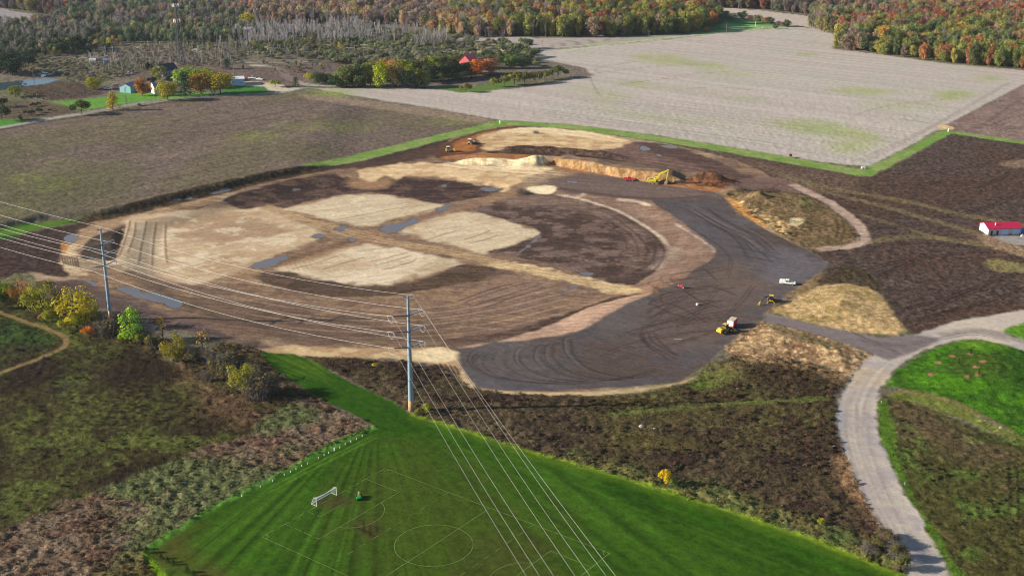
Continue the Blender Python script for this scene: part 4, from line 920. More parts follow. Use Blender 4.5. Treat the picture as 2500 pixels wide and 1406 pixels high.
def leaf_mesh(name, clumps, per, leaf, rng, hue=.18, up=.35, mt=None):
    """clumps: (centre, radius xyz). Leaf cards in the outer half of each clump."""
    vs, fs, sh = [], [], []
    for (c, rad) in clumps:
        cs = rng.uniform(.8, 1.2)
        for _ in range(per):
            v = Vector((rng.gauss(0, 1), rng.gauss(0, 1), rng.gauss(0, 1))).normalized()
            rr = rng.uniform(.55, 1.05)
            p = Vector(c) + Vector((v.x * rad[0] * rr, v.y * rad[1] * rr, v.z * rad[2] * rr))
            nrm = (v + Vector((rng.uniform(-.7, .7), rng.uniform(-.7, .7), rng.uniform(-.5, .7) + up))).normalized()
            t = nrm.orthogonal().normalized(); t.rotate(Matrix.Rotation(rng.uniform(0, 6.28), 3, nrm)); b_ = nrm.cross(t)
            s = leaf * rng.uniform(.65, 1.35)
            o = len(vs)
            vs += [p + t * s * .6, p + b_ * s * .45, p - t * s * .6, p - b_ * s * .45]
            fs.append((o, o + 1, o + 2, o + 3))
            k = cs * rng.uniform(.72, 1.28); w = rng.uniform(-hue, hue)
            sh += [(k * (1 + w), k, k * (1 - w), 1)] * 4
    me = bpy.data.meshes.new(name); me.from_pydata([tuple(v) for v in vs], [], fs); me.update()
    ca = me.color_attributes.new("shade", 'FLOAT_COLOR', 'POINT')
    ca.data.foreach_set("color", np.array(sh, np.float32).ravel())
    me.materials.append(mt or M_LEAF)
    return me

def crown_round(rng, w=.5, h0=.22, n=24):
    """rounded crown of a tree one unit tall; w is its width"""
    out = []
    for _ in range(n):
        while True:
            p = Vector((rng.uniform(-1, 1), rng.uniform(-1, 1), rng.uniform(-1, 1)))
            if .25 < p.length < 1: break
        zc = (h0 + 1) / 2; zh = (1 - h0) / 2
        r = rng.uniform(.28, .42)
        out.append(((p.x * w * .5 * .78, p.y * w * .5 * .78, zc + p.z * zh * .80), (r * w * .5, r * w * .5, r * zh * .8)))
    return out
def crown_cone(rng, w=.55, h0=.12, n=26):
    out = []
    for k in range(n):
        t = (k + rng.random()) / n
        z = h0 + (1 - h0) * t * .94; r = w * .5 * (1 - t) ** .75
        a = k * 2.4 + rng.uniform(-.4, .4); q = rng.uniform(.45, .85)
        out.append(((math.cos(a) * r * q, math.sin(a) * r * q, z), (.10 + r * .3, .10 + r * .3, .07)))
    return out
def crown_oval(rng, w=.42, h0=.06, n=24):
    return crown_round(rng, w, h0, n)
def crown_tuft(rng, w=1.3, n=14):
    out = []
    for _ in range(n):
        a = rng.uniform(0, 6.28); q = math.sqrt(rng.random()) * .5 * w * .75
        zt = .35 + .45 * (1 - (q / (.5 * w)) ** 2) * rng.uniform(.7, 1.1)
        out.append(((math.cos(a) * q, math.sin(a) * q, zt), (.17 * w, .17 * w, .22)))
    return out
def crown_willow(rng, n=26):
    out = []
    for k in range(n):
        t = rng.random()
        a = rng.uniform(0, 6.28); r = .26 * (1 - abs(t - .45) * .9)
        out.append(((math.cos(a) * r * .7 + .10 * (t - .3), math.sin(a) * r * .7, .16 + t * .76), (.13, .13, .11)))
    return out

def trunk_mesh(name, rng, h=.75, r=.022, limbs=7, mt=None):
    m = MB()
    m.tube((0, 0, -.03), (0, 0, h * .5), r, r * .7, 6); m.tube((0, 0, h * .5), (0.01, 0, h), r * .7, r * .25, 6)
    for k in range(limbs):
        a = k * 2.4 + rng.uniform(-.5, .5); z = h * rng.uniform(.3, .8); L = rng.uniform(.14, .26)
        m.tube((0, 0, z), (math.cos(a) * L, math.sin(a) * L, z + L * rng.uniform(.5, 1.1)), r * .45, r * .15, 4)
    me = bpy.data.meshes.new(name); me.from_pydata(m.v, [], m.f); me.update(); me.materials.append(mt or M_BARK)
    return me

def bare_mesh(name, rng, spread=.35, up=.9, levels=3, n0=9, r=.016, twig=.0016, mt=None, only=None):
    """leafless tree: limbs that fork into fine twigs, one unit tall"""
    m = MB()
    def grow(p, d, L, rad, lev):
        e = p + d * L
        m.tube(p, e, rad, max(rad * .45, twig), 5 if lev == 0 else 3, cap=False)
        if lev >= levels: return
        for _ in range(4 if lev else n0):
            t = rng.uniform(.35, 1.0)
            q = p + d * L * t
            dd = (d * up + Vector((rng.gauss(0, 1), rng.gauss(0, 1), rng.uniform(-.2, .7))) * spread).normalized()
            grow(q, dd, L * rng.uniform(.42, .68), max(rad * .45 * (1.1 - .4 * t), twig), lev + 1)
    grow(Vector((0, 0, -.02)), Vector((0, 0, 1)), .52, r, 0)
    zmax = max(v[2] for v in m.v)
    vs = [(x / zmax, y / zmax, z / zmax) for x, y, z in m.v]
    me = bpy.data.meshes.new(name); me.from_pydata(vs, [], m.f); me.update(); me.materials.append(mt or M_GREYBARK)
    return me

rg = random.Random(11)
CROWNS = {
    'round': [leaf_mesh("round_crown", crown_round(rg, .80, .03, 36), 58, .043, rg) for _ in range(3)],
    'oval': [leaf_mesh("oval_crown", crown_oval(rg, .62, .0, 36), 58, .041, rg) for _ in range(3)],
    'cone': [leaf_mesh("cone_crown", crown_cone(rg, .72), 34, .044, rg) for _ in range(2)],
    'conifer': [leaf_mesh("conifer_crown", crown_cone(rg, .55, .05, 34), 30, .036, rg, hue=.08) for _ in range(2)],
    'ragged': [leaf_mesh("ragged_crown", crown_round(rg, .86, .05, 22), 74, .030, rg, up=.2) for _ in range(3)],
    'raggedoval': [leaf_mesh("ragged_oval_crown", crown_oval(rg, .66, .05, 22), 74, .029, rg, up=.2) for _ in range(3)],
    'bush': [leaf_mesh("bush_crown", crown_tuft(rg, 1.25, 18), 60, .070, rg) for _ in range(3)],
    'willow': [leaf_mesh("willow_crown", crown_willow(rg), 46, .042, rg)],
    'sparse': [leaf_mesh("sparse_crown", crown_oval(rg, .45, .12, 16), 9, .040, rg) for _ in range(2)],
}
TRUNKS = {'tree': trunk_mesh("trunk", rg, .8, .020), 'bush': trunk_mesh("stems", rg, .55, .022, 10)}
BARES = [bare_mesh("bare_limbs", rg, .42, .8, 3, 9) for _ in range(2)]
BARES_UP = [bare_mesh("upright_limbs", rg, .20, 1.0, 2, 12, .016, .003, M_GREYBARK) for _ in range(2)]
M_THICKET = mat("thicket_twigs", (.15, .13, .115), .95, var=.3, spec=.05)
THICKET = []
for _ in range(2):
    m = MB()
    for k in range(90):
        a = rg.uniform(0, 6.28); q = math.sqrt(rg.random()) * .45; h = rg.uniform(.5, 1.0) * (1 - q * .8)
        p0 = Vector((math.cos(a) * q * .7, math.sin(a) * q * .7, -.02)); p1 = p0 + Vector((rg.gauss(0, .10), rg.gauss(0, .10), h * .6)); p2 = p1 + Vector((rg.gauss(0, .14), rg.gauss(0, .14), h * .4))
        m.tube(p0, p1, .007, .005, 3, False); m.tube(p1, p2, .005, .002, 3, False)
        for _k in range(3):
            pm = p1.lerp(p2, rg.random()); m.tube(pm, pm + Vector((rg.gauss(0, .12), rg.gauss(0, .12), rg.uniform(0, .18))), .004, .002, 3, False)
    me = bpy.data.meshes.new("thicket_stems"); me.from_pydata(m.v, [], m.f); me.update(); me.materials.append(M_THICKET)
    THICKET.append(me)

def tree(kind, px, py, hpx, wpx=None, rgb=(90, 100, 40), name='tree', label=None, cat='tree', group=None, seed=None, dz=0.0):
    """a tree or shrub that stands on pixel (px, py), hpx tall and wpx wide in the photograph"""
    r = random.Random(seed if seed is not None else int(px * 7 + py * 13))
    p = at(px, py); p.z += dz
    k = ppm(py); H = hpx / k
    nat = {'round': .74, 'oval': .56, 'ragged': .74, 'raggedoval': .56, 'cone': .72, 'conifer': .55, 'bush': 1.25, 'willow': .62, 'sparse': .45, 'bare': .8, 'upright': .5, 'thicket': 1.0}[kind]
    wx = (wpx / k) / nat * (1.0 if kind in ('bare', 'upright', 'thicket', 'sparse') else 1.18) if wpx else H
    wx = min(max(wx, H * .45), H * 2.2)
    e = empty(name, p, r.uniform(0, 6.28), label, cat, group, (wx, wx, H))
    def part(nm, me, col=None):
        o = bpy.data.objects.new(nm, me); S.collection.objects.link(o); o.parent = e
        if col is not None: o.color = (*col, 1)
        return o
    if kind in ('bare', 'upright', 'thicket'):
        part('branches', {'bare': BARES, 'upright': BARES_UP, 'thicket': THICKET}[kind][r.randrange(2)])
    else:
        part('trunk' if kind != 'bush' else 'stems', TRUNKS['bush' if kind == 'bush' else 'tree'])
        part('crown', r.choice(CROWNS[kind]), leafcol(rgb))
    return e

def leafcol(rgb):
    return np.clip(lin(rgb) / 0.88, .003, .7)

# colours as sunlit crowns read in the photograph
YG, YEL, OLV, GRN, DGRN, BGRN = (140, 138, 30), (190, 160, 36), (116, 112, 48), (78, 96, 36), (46, 58, 34), (50, 70, 52)
ORG, RUST, RED, TAN_, PUR, GOLD = (178, 106, 44), (142, 82, 50), (124, 58, 50), (150, 124, 86), (104, 82, 84), (160, 134, 44)
GREY = (108, 106, 96)
FT = 'trees round the farmyard'
tree('round', 230, 219, 31, 36, YG, 'yard_tree', 'round yellow-green tree by itself left of the teal barn', group=FT)
tree('round', 38, 237, 32, 27, (118, 124, 34), 'yard_tree', 'small yellow-green tree near the pond shore', group=FT)
tree('bush', 200, 280, 37, 52, (70, 76, 36), 'yard_shrub', 'wide dark olive shrub on the lawn by the road', 'shrub')
tree('cone', 276, 270, 47, 36, (158, 132, 42), 'yard_tree', 'golden cone-shaped tree in front on the farm lawn', group=FT)
tree('bare', 311, 265, 37, 20, GREY, 'bare_tree', 'slim leafless tree on the lawn right of the golden cone-shaped tree')
tree('oval', 347, 234, 50, 28, (158, 106, 52), 'yard_tree', 'tall orange-brown tree right beside the teal barn', group=FT)
tree('bush', 366, 226, 20, 26, (176, 116, 44), 'yard_shrub', 'low orange shrub between barn and white house', 'shrub')
tree('bare', 381, 248, 34, 26, PUR, 'bare_tree', 'dark nearly leafless tree before the white farmhouse')
tree('round', 410, 245, 55, 44, (150, 140, 44), 'yard_tree', 'broad yellow-olive tree hiding the right side of the white farmhouse', group=FT)
tree('conifer', 452, 235, 60, 42, BGRN, 'spruce_tree', 'dark blue-green spruce among the yellow farm trees')
tree('round', 462, 214, 56, 60, (128, 150, 40), 'yard_tree', 'large bright green tree behind the dark spruce, left half', group=FT)
tree('round', 496, 212, 52, 50, (120, 138, 40), 'yard_tree', 'large bright green tree behind the orange-brown tree', group=FT)
tree('round', 389, 196, 40, 34, (124, 128, 56), 'yard_tree', 'loose olive-green tree left of the dark-roofed house', group=FT)
tree('round', 491, 231, 63, 48, (152, 118, 50), 'yard_tree', 'big orange-brown tree between spruce and yellow tree', group=FT)
tree('round', 538, 229, 63, 60, (158, 142, 40), 'yard_tree', 'big golden tree left of the blue-white shed', group=FT)
tree('conifer', 554, 169, 26, 22, (48, 66, 50), 'spruce_tree', 'lone dark spruce behind the golden tree')
tree('bush', 365, 180, 27, 22, (36, 46, 38), 'dark_shrub', 'dark green shrub by the lane left of the dark-roofed house', 'shrub')
tree('bush', 372, 206, 18, 30, (44, 54, 36), 'dark_shrub', 'dark shrub behind the white farmhouse', 'shrub')
for (x, y, h) in ((416, 205, 20), (430, 208, 22)):
    tree('bush', x, y, h, 26, (40, 52, 40), 'dark_shrub', 'dark shrub under the trees below the dark-roofed house', 'shrub', 'shrubs below the dark-roofed house')
tree('bush', 340, 259, 6, 14, (50, 66, 34), 'dark_shrub', 'tiny dark shrub at the roadside edge of the lawn', 'shrub')
tree('oval', 607, 72, 44, 36, (168, 156, 56), 'poplar_tree', 'bright yellow tree standing out in the far wood')
tree('round', 30, 185, 62, 60, (48, 62, 42), 'dark_tree', 'dark green tree at the left end of the pond bank')
tree('round', 2, 180, 56, 54, (52, 66, 44), 'dark_tree', 'dark green tree at the left picture edge by the pond')
tree('round', 70, 160, 40, 40, (56, 70, 50), 'dark_tree', 'dark green tree behind the pond')
tree('round', 150, 132, 40, 44, (60, 74, 50), 'dark_tree', 'dark green tree before the grey saplings, left of two')
tree('round', 192, 126, 42, 46, (52, 66, 48), 'dark_tree', 'dark green tree before the grey saplings, right of two')
tree('bush', 5, 296, 46, 44, (66, 74, 40), 'dark_shrub', 'dark olive shrub at the left picture edge by the road', 'shrub')
tree('bush', 8, 262, 24, 30, (52, 60, 38), 'dark_shrub', 'dark shrub at the left picture edge above the road', 'shrub')
for (x, y, h) in ((77, 282, 15), (96, 276, 13), (81, 262, 11), (93, 259, 10), (122, 272, 7), (62, 280, 10)):
    tree('bush', x, y, h, h * 1.3, (50, 54, 38), 'low_shrub', 'small dark shrub on the rough slope left of the lawn', 'shrub', 'small shrubs left of the lawn')
tree('oval', 51, 293, 13, 10, (120, 112, 44), 'low_shrub', 'small yellowish shrub by the bit of lawn at the left road', 'shrub')
tree('bare', 184, 214, 46, 30, GREY, 'bare_tree', 'pale leafless tree on the bank left of the round yellow-green tree')
for (x, y, h) in ((150, 216, 22), (160, 212, 20), (172, 210, 18), (110, 222, 18), (196, 208, 16)):
    tree('upright', x, y, h, 14, GREY, 'sapling', 'pale leafless sapling near the pond', 'tree', 'saplings near the pond')
tree('bush', 672, 213, 20, 26, (124, 132, 44), 'yard_shrub', 'yellow-green shrub on the island of the farm drive', 'shrub')
tree('conifer', 722, 213, 25, 20, (54, 72, 50), 'spruce_tree', 'small dark conifer beside the driveway mouth')
tree('bare', 768, 190, 52, 42, GREY, 'bare_tree', 'large leafless tree behind the yellow shrub, left of two')
tree('bare', 798, 188, 44, 34, GREY, 'bare_tree', 'large leafless tree behind the yellow shrub, right of two')
tree('bush', 757, 200, 24, 30, (150, 146, 40), 'hedge_shrub', 'bright yellow shrub at the left end of the hedgerow', 'shrub')
tree('round', 781, 206, 34, 34, (64, 78, 42), 'hedgerow_tree', 'dark green tree behind the bright yellow hedge shrub')
HG = 'trees of the hedgerow beside the pale field'
for (k, x, y, h, w, c, lb) in (
    ('round', 800, 207, 30, 26, (58, 72, 46), 'dark grey-green hedgerow tree just right of the yellow shrub'),
    ('round', 822, 214, 38, 34, (64, 80, 44), 'dark green hedgerow tree where the country road ends'),
    ('oval', 846, 213, 56, 42, (104, 112, 60), 'grey-olive hedgerow tree second from the road end'),
    ('oval', 876, 213, 60, 44, (88, 100, 58), 'tall grey-green hedgerow tree left of the brightest one'),
    ('round', 905, 210, 62, 40, (120, 116, 52), 'olive hedgerow tree behind the brightest one'),
    ('oval', 929, 216, 68, 36, (146, 156, 36), 'brightest yellow-green tree of the hedgerow'),
    ('oval', 967, 214, 66, 38, (140, 122, 72), 'tan tree in the middle of the hedgerow'),
    ('round', 990, 200, 60, 40, (128, 136, 40), 'yellow-green hedgerow tree behind the dark blue-green one'),
    ('round', 962, 190, 52, 34, (164, 124, 64), 'orange-topped tree rising behind the hedgerow'),
    ('round', 996, 215, 48, 40, (70, 86, 58), 'dark blue-green tree at the front of the hedgerow'),
    ('oval', 1018, 214, 52, 34, (110, 112, 48), 'olive tree right of the blue-green hedgerow tree'),
    ('round', 1040, 216, 24, 18, (104, 114, 74), 'small grey-green tree at the right end of the hedgerow front'),
    ('round', 1046, 200, 46, 40, (74, 82, 48), 'dark olive tree behind the right end of the hedgerow front'),
    ('round', 1070, 196, 48, 40, (82, 86, 50), 'dark olive tree of the grove left of the red-roofed barn, nearest the hedgerow front'),
    ('round', 1094, 194, 44, 40, (58, 66, 46), 'dark green tree in the middle of the grove left of the red-roofed barn'),
    ('round', 1118, 192, 44, 40, (50, 60, 42), 'very dark tree of the grove, third from the red-roofed barn'),
    ('round', 1140, 190, 40, 36, (48, 58, 40), 'very dark tree standing just before the red-roofed barn'),
    ('round', 1058, 172, 40, 36, (128, 138, 50), 'yellow-green tree top behind the grove left of the barn'),
    ('round', 1086, 168, 34, 36, (100, 102, 62), 'grey-olive tree top behind the middle of the grove'),
    ('round', 1110, 166, 34, 36, (96, 104, 56), 'grey-green tree top behind the right of the grove'),
    ('round', 1030, 180, 46, 40, (112, 108, 70), 'greyish tree behind the hedgerow near its right end'),
    ('round', 915, 186, 42, 36, (134, 122, 62), 'tan-olive tree top behind the brightest hedgerow tree'),
    ('round', 940, 180, 40, 30, (150, 120, 64), 'brownish tree top behind the tan hedgerow tree')):
    tree(k, x, y, h, w, c, 'hedgerow_tree', lb, 'tree', HG)
for i_, (x, y, h, w) in enumerate(((812,212,20,26),(834,213,24,28),(860,214,26,28),(890,214,26,28),(945,214,28,26),(980,214,26,24),(1004,215,24,24),(1028,214,24,26),(1052,206,26,30),(1078,203,26,30),(1104,200,26,30),(1130,197,26,30),(1150,194,24,26),(848,200,44,40),(890,196,48,40),(1015,190,48,40),(1150,180,30,30))):
    tree('bush' if h < 30 else 'round', x, y, h, w, ((62,72,44),(72,76,46),(54,64,42),(84,86,54))[i_ % 4], 'hedge_shrub' if h < 30 else 'hedgerow_tree', 'dark undergrowth filling the foot of the hedgerow and grove' if h < 30 else 'dark filler tree inside the hedgerow and grove', 'shrub' if h < 30 else 'tree', 'undergrowth of the hedgerow')
tree('round', 1168, 185, 42, 38, (186, 108, 40), 'maple_tree', 'bright orange tree in front of the red-roofed barn')
tree('round', 1199, 182, 46, 38, (158, 108, 78), 'maple_tree', 'pinkish-brown tree right of the bright orange tree')
tree('round', 1192, 168, 34, 40, (96, 70, 66), 'maple_tree', 'dull purple-brown tree behind the red-roofed barn')
for (k, x, y, h, w, c, lb) in (
    ('bush', 1138, 226, 24, 28, (120, 110, 60), 'brownish shrub alone on the grass below the grove'),
    ('bush', 1205, 213, 24, 22, (122, 128, 48), 'yellow-green shrub at the left end of the field-edge row'),
    ('bush', 1232, 211, 28, 34, (104, 104, 54), 'olive shrub second in the field-edge row'),
    ('bush', 1256, 208, 32, 34, (124, 122, 50), 'yellowish shrub in the middle of the field-edge row'),
    ('bush', 1280, 206, 32, 34, (100, 98, 56), 'grey-olive shrub of the field-edge row'),
    ('bush', 1306, 203, 32, 36, (96, 92, 54), 'brown-olive shrub second from the right of the field-edge row'),
    ('bush', 1330, 196, 26, 28, (108, 106, 52), 'small olive shrub squeezed near the right end of the field-edge row'),
    ('bush', 1362, 191, 31, 46, (84, 92, 46), 'big dark green shrub at the right end of the field-edge row')):
    tree(k, x, y, h, w, c, 'hedge_shrub', lb, 'shrub', 'shrubs along the edge of the pale field')
tree('bare', 1404, 182, 23, 20, GREY, 'bare_tree', 'lone bare tree standing out in the pale field')
tree('round', 1289, 119, 29, 24, (70, 88, 60), 'field_tree', 'small dark green tree at the far field corner')
tree('bush', 1256, 124, 20, 30, (108, 116, 86), 'hedge_shrub', 'grey-green shrub left of the far field corner tree', 'shrub')
tree('round', 1278, 167, 32, 30, (82, 92, 64), 'field_tree', 'grey-green tree at the left end of the pale field')
tree('round', 1248, 168, 36, 32, (96, 116, 52), 'field_tree', 'green tree just right of the red-roofed barn yard')
tree('round', 1226, 160, 28, 30, (86, 96, 58), 'field_tree', 'green-grey tree behind the red-roofed barn yard')
for (x, y, h, w) in ((1036, 122, 52, 26), (1050, 124, 54, 28), (1062, 122, 50, 26), (1140, 112, 38, 30), (1075, 118, 40, 26), (1196, 104, 30, 20), (1226, 108, 34, 24), (1016, 124, 40, 26)):
    tree('bare', x, y, h, w, GREY, 'bare_tree', 'tall pale bare tree by the sandy patches of the old pit', 'tree', 'pale bare trees by the old pit')
# row of trees along the lower left of the works
LG = 'autumn trees along the lower left edge of the works'
for (k, x, y, h, w, c, nm, lb) in (
    ('ragged', 8, 740, 74, 60, (110, 126, 40), 'edge_tree', 'green tree at the left picture edge under the power lines'),
    ('ragged', 50, 740, 70, 60, (164, 112, 60), 'edge_tree', 'orange tree second from the left by the works'),
    ('ragged', 104, 778, 102, 80, (128, 126, 46), 'edge_tree', 'olive-yellow tree third from the left by the works'),
    ('raggedoval', 186, 800, 120, 74, (176, 160, 48), 'edge_tree', 'tall bright yellow tree left of the left power pole'),
    ('ragged', 148, 782, 60, 54, (104, 112, 40), 'edge_tree', 'lower dark yellow-green tree in front of the tall yellow one'),
    ('ragged', 212, 796, 74, 54, (156, 148, 46), 'edge_tree', 'yellow tree leaning out right of the tall yellow one'),
    ('bush', 190, 806, 38, 40, (156, 160, 36), 'edge_shrub', 'yellow-green shrub at the foot of the tall yellow tree'),
    ('bush', 214, 818, 22, 32, (186, 116, 50), 'edge_shrub', 'orange shrub right of the yellow-green foot shrub'),
    ('bush', 112, 786, 26, 30, (146, 122, 62), 'edge_shrub', 'tan shrub near the footpath bend'),
    ('willow', 322, 838, 90, 56, (128, 158, 56), 'willow_tree', 'pale green leaning willow right of the left power pole'),
    ('bush', 308, 838, 34, 32, (136, 166, 36), 'edge_shrub', 'bright green shrub at the willow foot'),
    ('sparse', 398, 828, 74, 34, (176, 136, 44), 'edge_tree', 'thin sparse golden tree behind the olive bush'),
    ('raggedoval', 424, 882, 76, 50, (130, 122, 42), 'edge_tree', 'narrow yellow-olive tree right of the willow'),
    ('sparse', 494, 852, 60, 40, (160, 134, 62), 'edge_tree', 'sparse thin tree between olive tree and green strip'),
    ('raggedoval', 596, 962, 96, 60, (138, 134, 50), 'edge_tree', 'yellow-green tree beside the start of the mown strip')):
    tree(k, x, y, h, w, c, nm, lb, 'shrub' if nm.endswith('shrub') else 'tree', LG if nm == 'edge_tree' else None)
for (x, y, h, w) in ((262, 820, 60, 70), (240, 812, 46, 46), (285, 812, 44, 40), (376, 850, 50, 44), (445, 860, 44, 50), (475, 880, 50, 56), (520, 892, 70, 70), (548, 905, 64, 60), (632, 972, 92, 90), (660, 960, 66, 60), (612, 930, 60, 56), (505, 930, 36, 44), (572, 940, 50, 50), (350, 836, 40, 30)):
    tree('thicket', x, y, h, w, GREY, 'bare_thicket', 'grey leafless thicket among the trees at the lower left of the works', 'shrub', 'leafless thickets at the lower left of the works')
    tree('sparse', x + 6, y + 1, h * .9, w * .9, (104, 94, 62), 'thin_shrub', 'thin half-leafless shrub among the grey thickets', 'shrub', 'half-leafless shrubs at the lower left of the works')
tree('bush', 1623, 1186, 46, 32, (226, 176, 36), 'yellow_bush', 'bright yellow bush at the edge of the sports ground', 'shrub')
tree('bush', 1644, 1186, 22, 24, (118, 134, 52), 'green_bush', 'low green bush touching the bright yellow bush', 'shrub')
tree('bush', 1043, 1010, 28, 26, (134, 136, 40), 'pole_shrub', 'yellow-green shrub right at the foot of the steel power pole', 'shrub')
tree('bush', 1022, 1010, 15, 20, (126, 124, 46), 'pole_shrub', 'smaller shrub touching the foot of the steel power pole', 'shrub')
tree('bush', 915, 897, 13, 13, (178, 160, 40), 'weed_plant', 'small yellow plant alone in the dark brush', 'plant')
tree('bush', 2004, 1283, 22, 18, (146, 140, 48), 'weed_plant', 'yellowish plant in the brush near the gravel road', 'plant')
for (x, y, h) in ((341, 1341, 15), (358, 1349, 16), (393, 1364, 13), (408, 1372, 13), (423, 1378, 12), (457, 1397, 16), (472, 1406, 14)):
    tree('conifer', x, y, h + 3, h * 1.0, (50, 70, 30), 'young_conifer', 'young dark conifer in the row along the lower left pitch edge', 'tree', 'young conifers along the pitch edge')
for (x, y, h, w) in ((2160, 1330, 40, 60), (2188, 1362, 56, 60), (2156, 1310, 38, 44), (2178, 1340, 50, 54), (2202, 1388, 54, 50), (2120, 1345, 34, 56)):
    tree('thicket', x, y, h, w, GREY, 'roadside_thicket', 'brown leafless thicket that shades the gravel road', 'shrub', 'thickets beside the gravel road')
for (x, y, h, w, c) in ((2172,1334,40,44,(92,80,50)),(2192,1368,46,44,(86,80,46)),(2160,1316,32,38,(96,82,54)),(2204,1392,44,40,(92,92,48)),(2140,1336,28,50,(98,92,52))):
    tree('bush', x, y, h, w, c, 'roadside_shrub', 'olive-brown shrub that casts a dark shadow over the gravel road', 'shrub', 'shrubs shading the gravel road')
tree('bush', 1930, 386, 11, 9, (60, 62, 44), 'field_shrub', 'tiny shrub on the grass strip before the pale field', 'shrub')
tree('thicket', 1272, 470, 16, 44, GREY, 'brush_pile', 'heap of cleared brush on the sand near the dark oval', 'brush pile')
tree('thicket', 1284, 474, 12, 30, GREY, 'brush_pile', 'low heap of cleared branches touching the bigger brush heap', 'brush pile')
tree('thicket', 1308, 326, 10, 26, GREY, 'brush_pile', 'small brush heap on the far sand terrace', 'brush pile')
tree('round', 1893, 72, 14, 14, (80, 96, 70), 'field_tree', 'small tree at the end of the far green paddock')
tree('oval', 1726, 78, 12, 12, (190, 136, 56), 'yard_tree', 'tiny orange tree before the far paddock')
for i_, (x, y, h, w, c) in enumerate(((28,746,50,40,(130,128,44)),(78,762,58,46,(122,126,40)),(128,790,40,40,(116,118,40)),(160,806,34,34,(150,150,44)),(232,800,46,36,(128,118,54)),(342,846,34,30,(118,122,50)),(440,884,34,34,(128,118,48)),(612,966,56,40,(138,140,44)),(580,948,40,36,(120,112,54)),(262,822,30,34,(108,94,66)),(300,828,30,34,(96,90,60)),(370,852,36,36,(112,104,60)),(470,888,34,40,(110,100,66)),(530,908,36,44,(104,98,66)),(556,926,40,40,(96,92,62)),(640,960,40,44,(100,100,74)),(410,866,30,34,(124,112,50)),(0,752,40,40,(86,104,40)))):
    tree('bush', x, y, h, w, c, 'edge_shrub', 'yellowish shrub filling the gaps between the autumn trees by the works', 'shrub', 'shrubs between the autumn trees by the works')
# --- woods: the nearest trees one by one, the rest as one mass
def in_poly(P, X, Y):
    return sd_poly(P, X, Y)

def scatter(pts, spacing, rng, smooth=False):
    P = WG(pts, True, smooth)
    x0, y0 = P.min(0); x1, y1 = P.max(0)
    nx, ny = int((x1 - x0) / spacing) + 1, int((y1 - y0) / spacing) + 1
    gx, gy = np.meshgrid(np.arange(nx), np.arange(ny))
    X = (x0 + (gx + rng.random(gx.shape) * .95) * spacing).ravel(); Y = (y0 + (gy + rng.random(gy.shape) * .95) * spacing).ravel()
    m = sd_poly(P, X.astype(np.float32), Y.astype(np.float32)) > 0
    return X[m], Y[m]

def to_px(X, Y, Z=0.0):
    d = Y * CP + (CAM_H - Z) * SP; up = Y * SP - (CAM_H - Z) * CP
    return 1250 + FPX * X / d, 703 - FPX * up / d

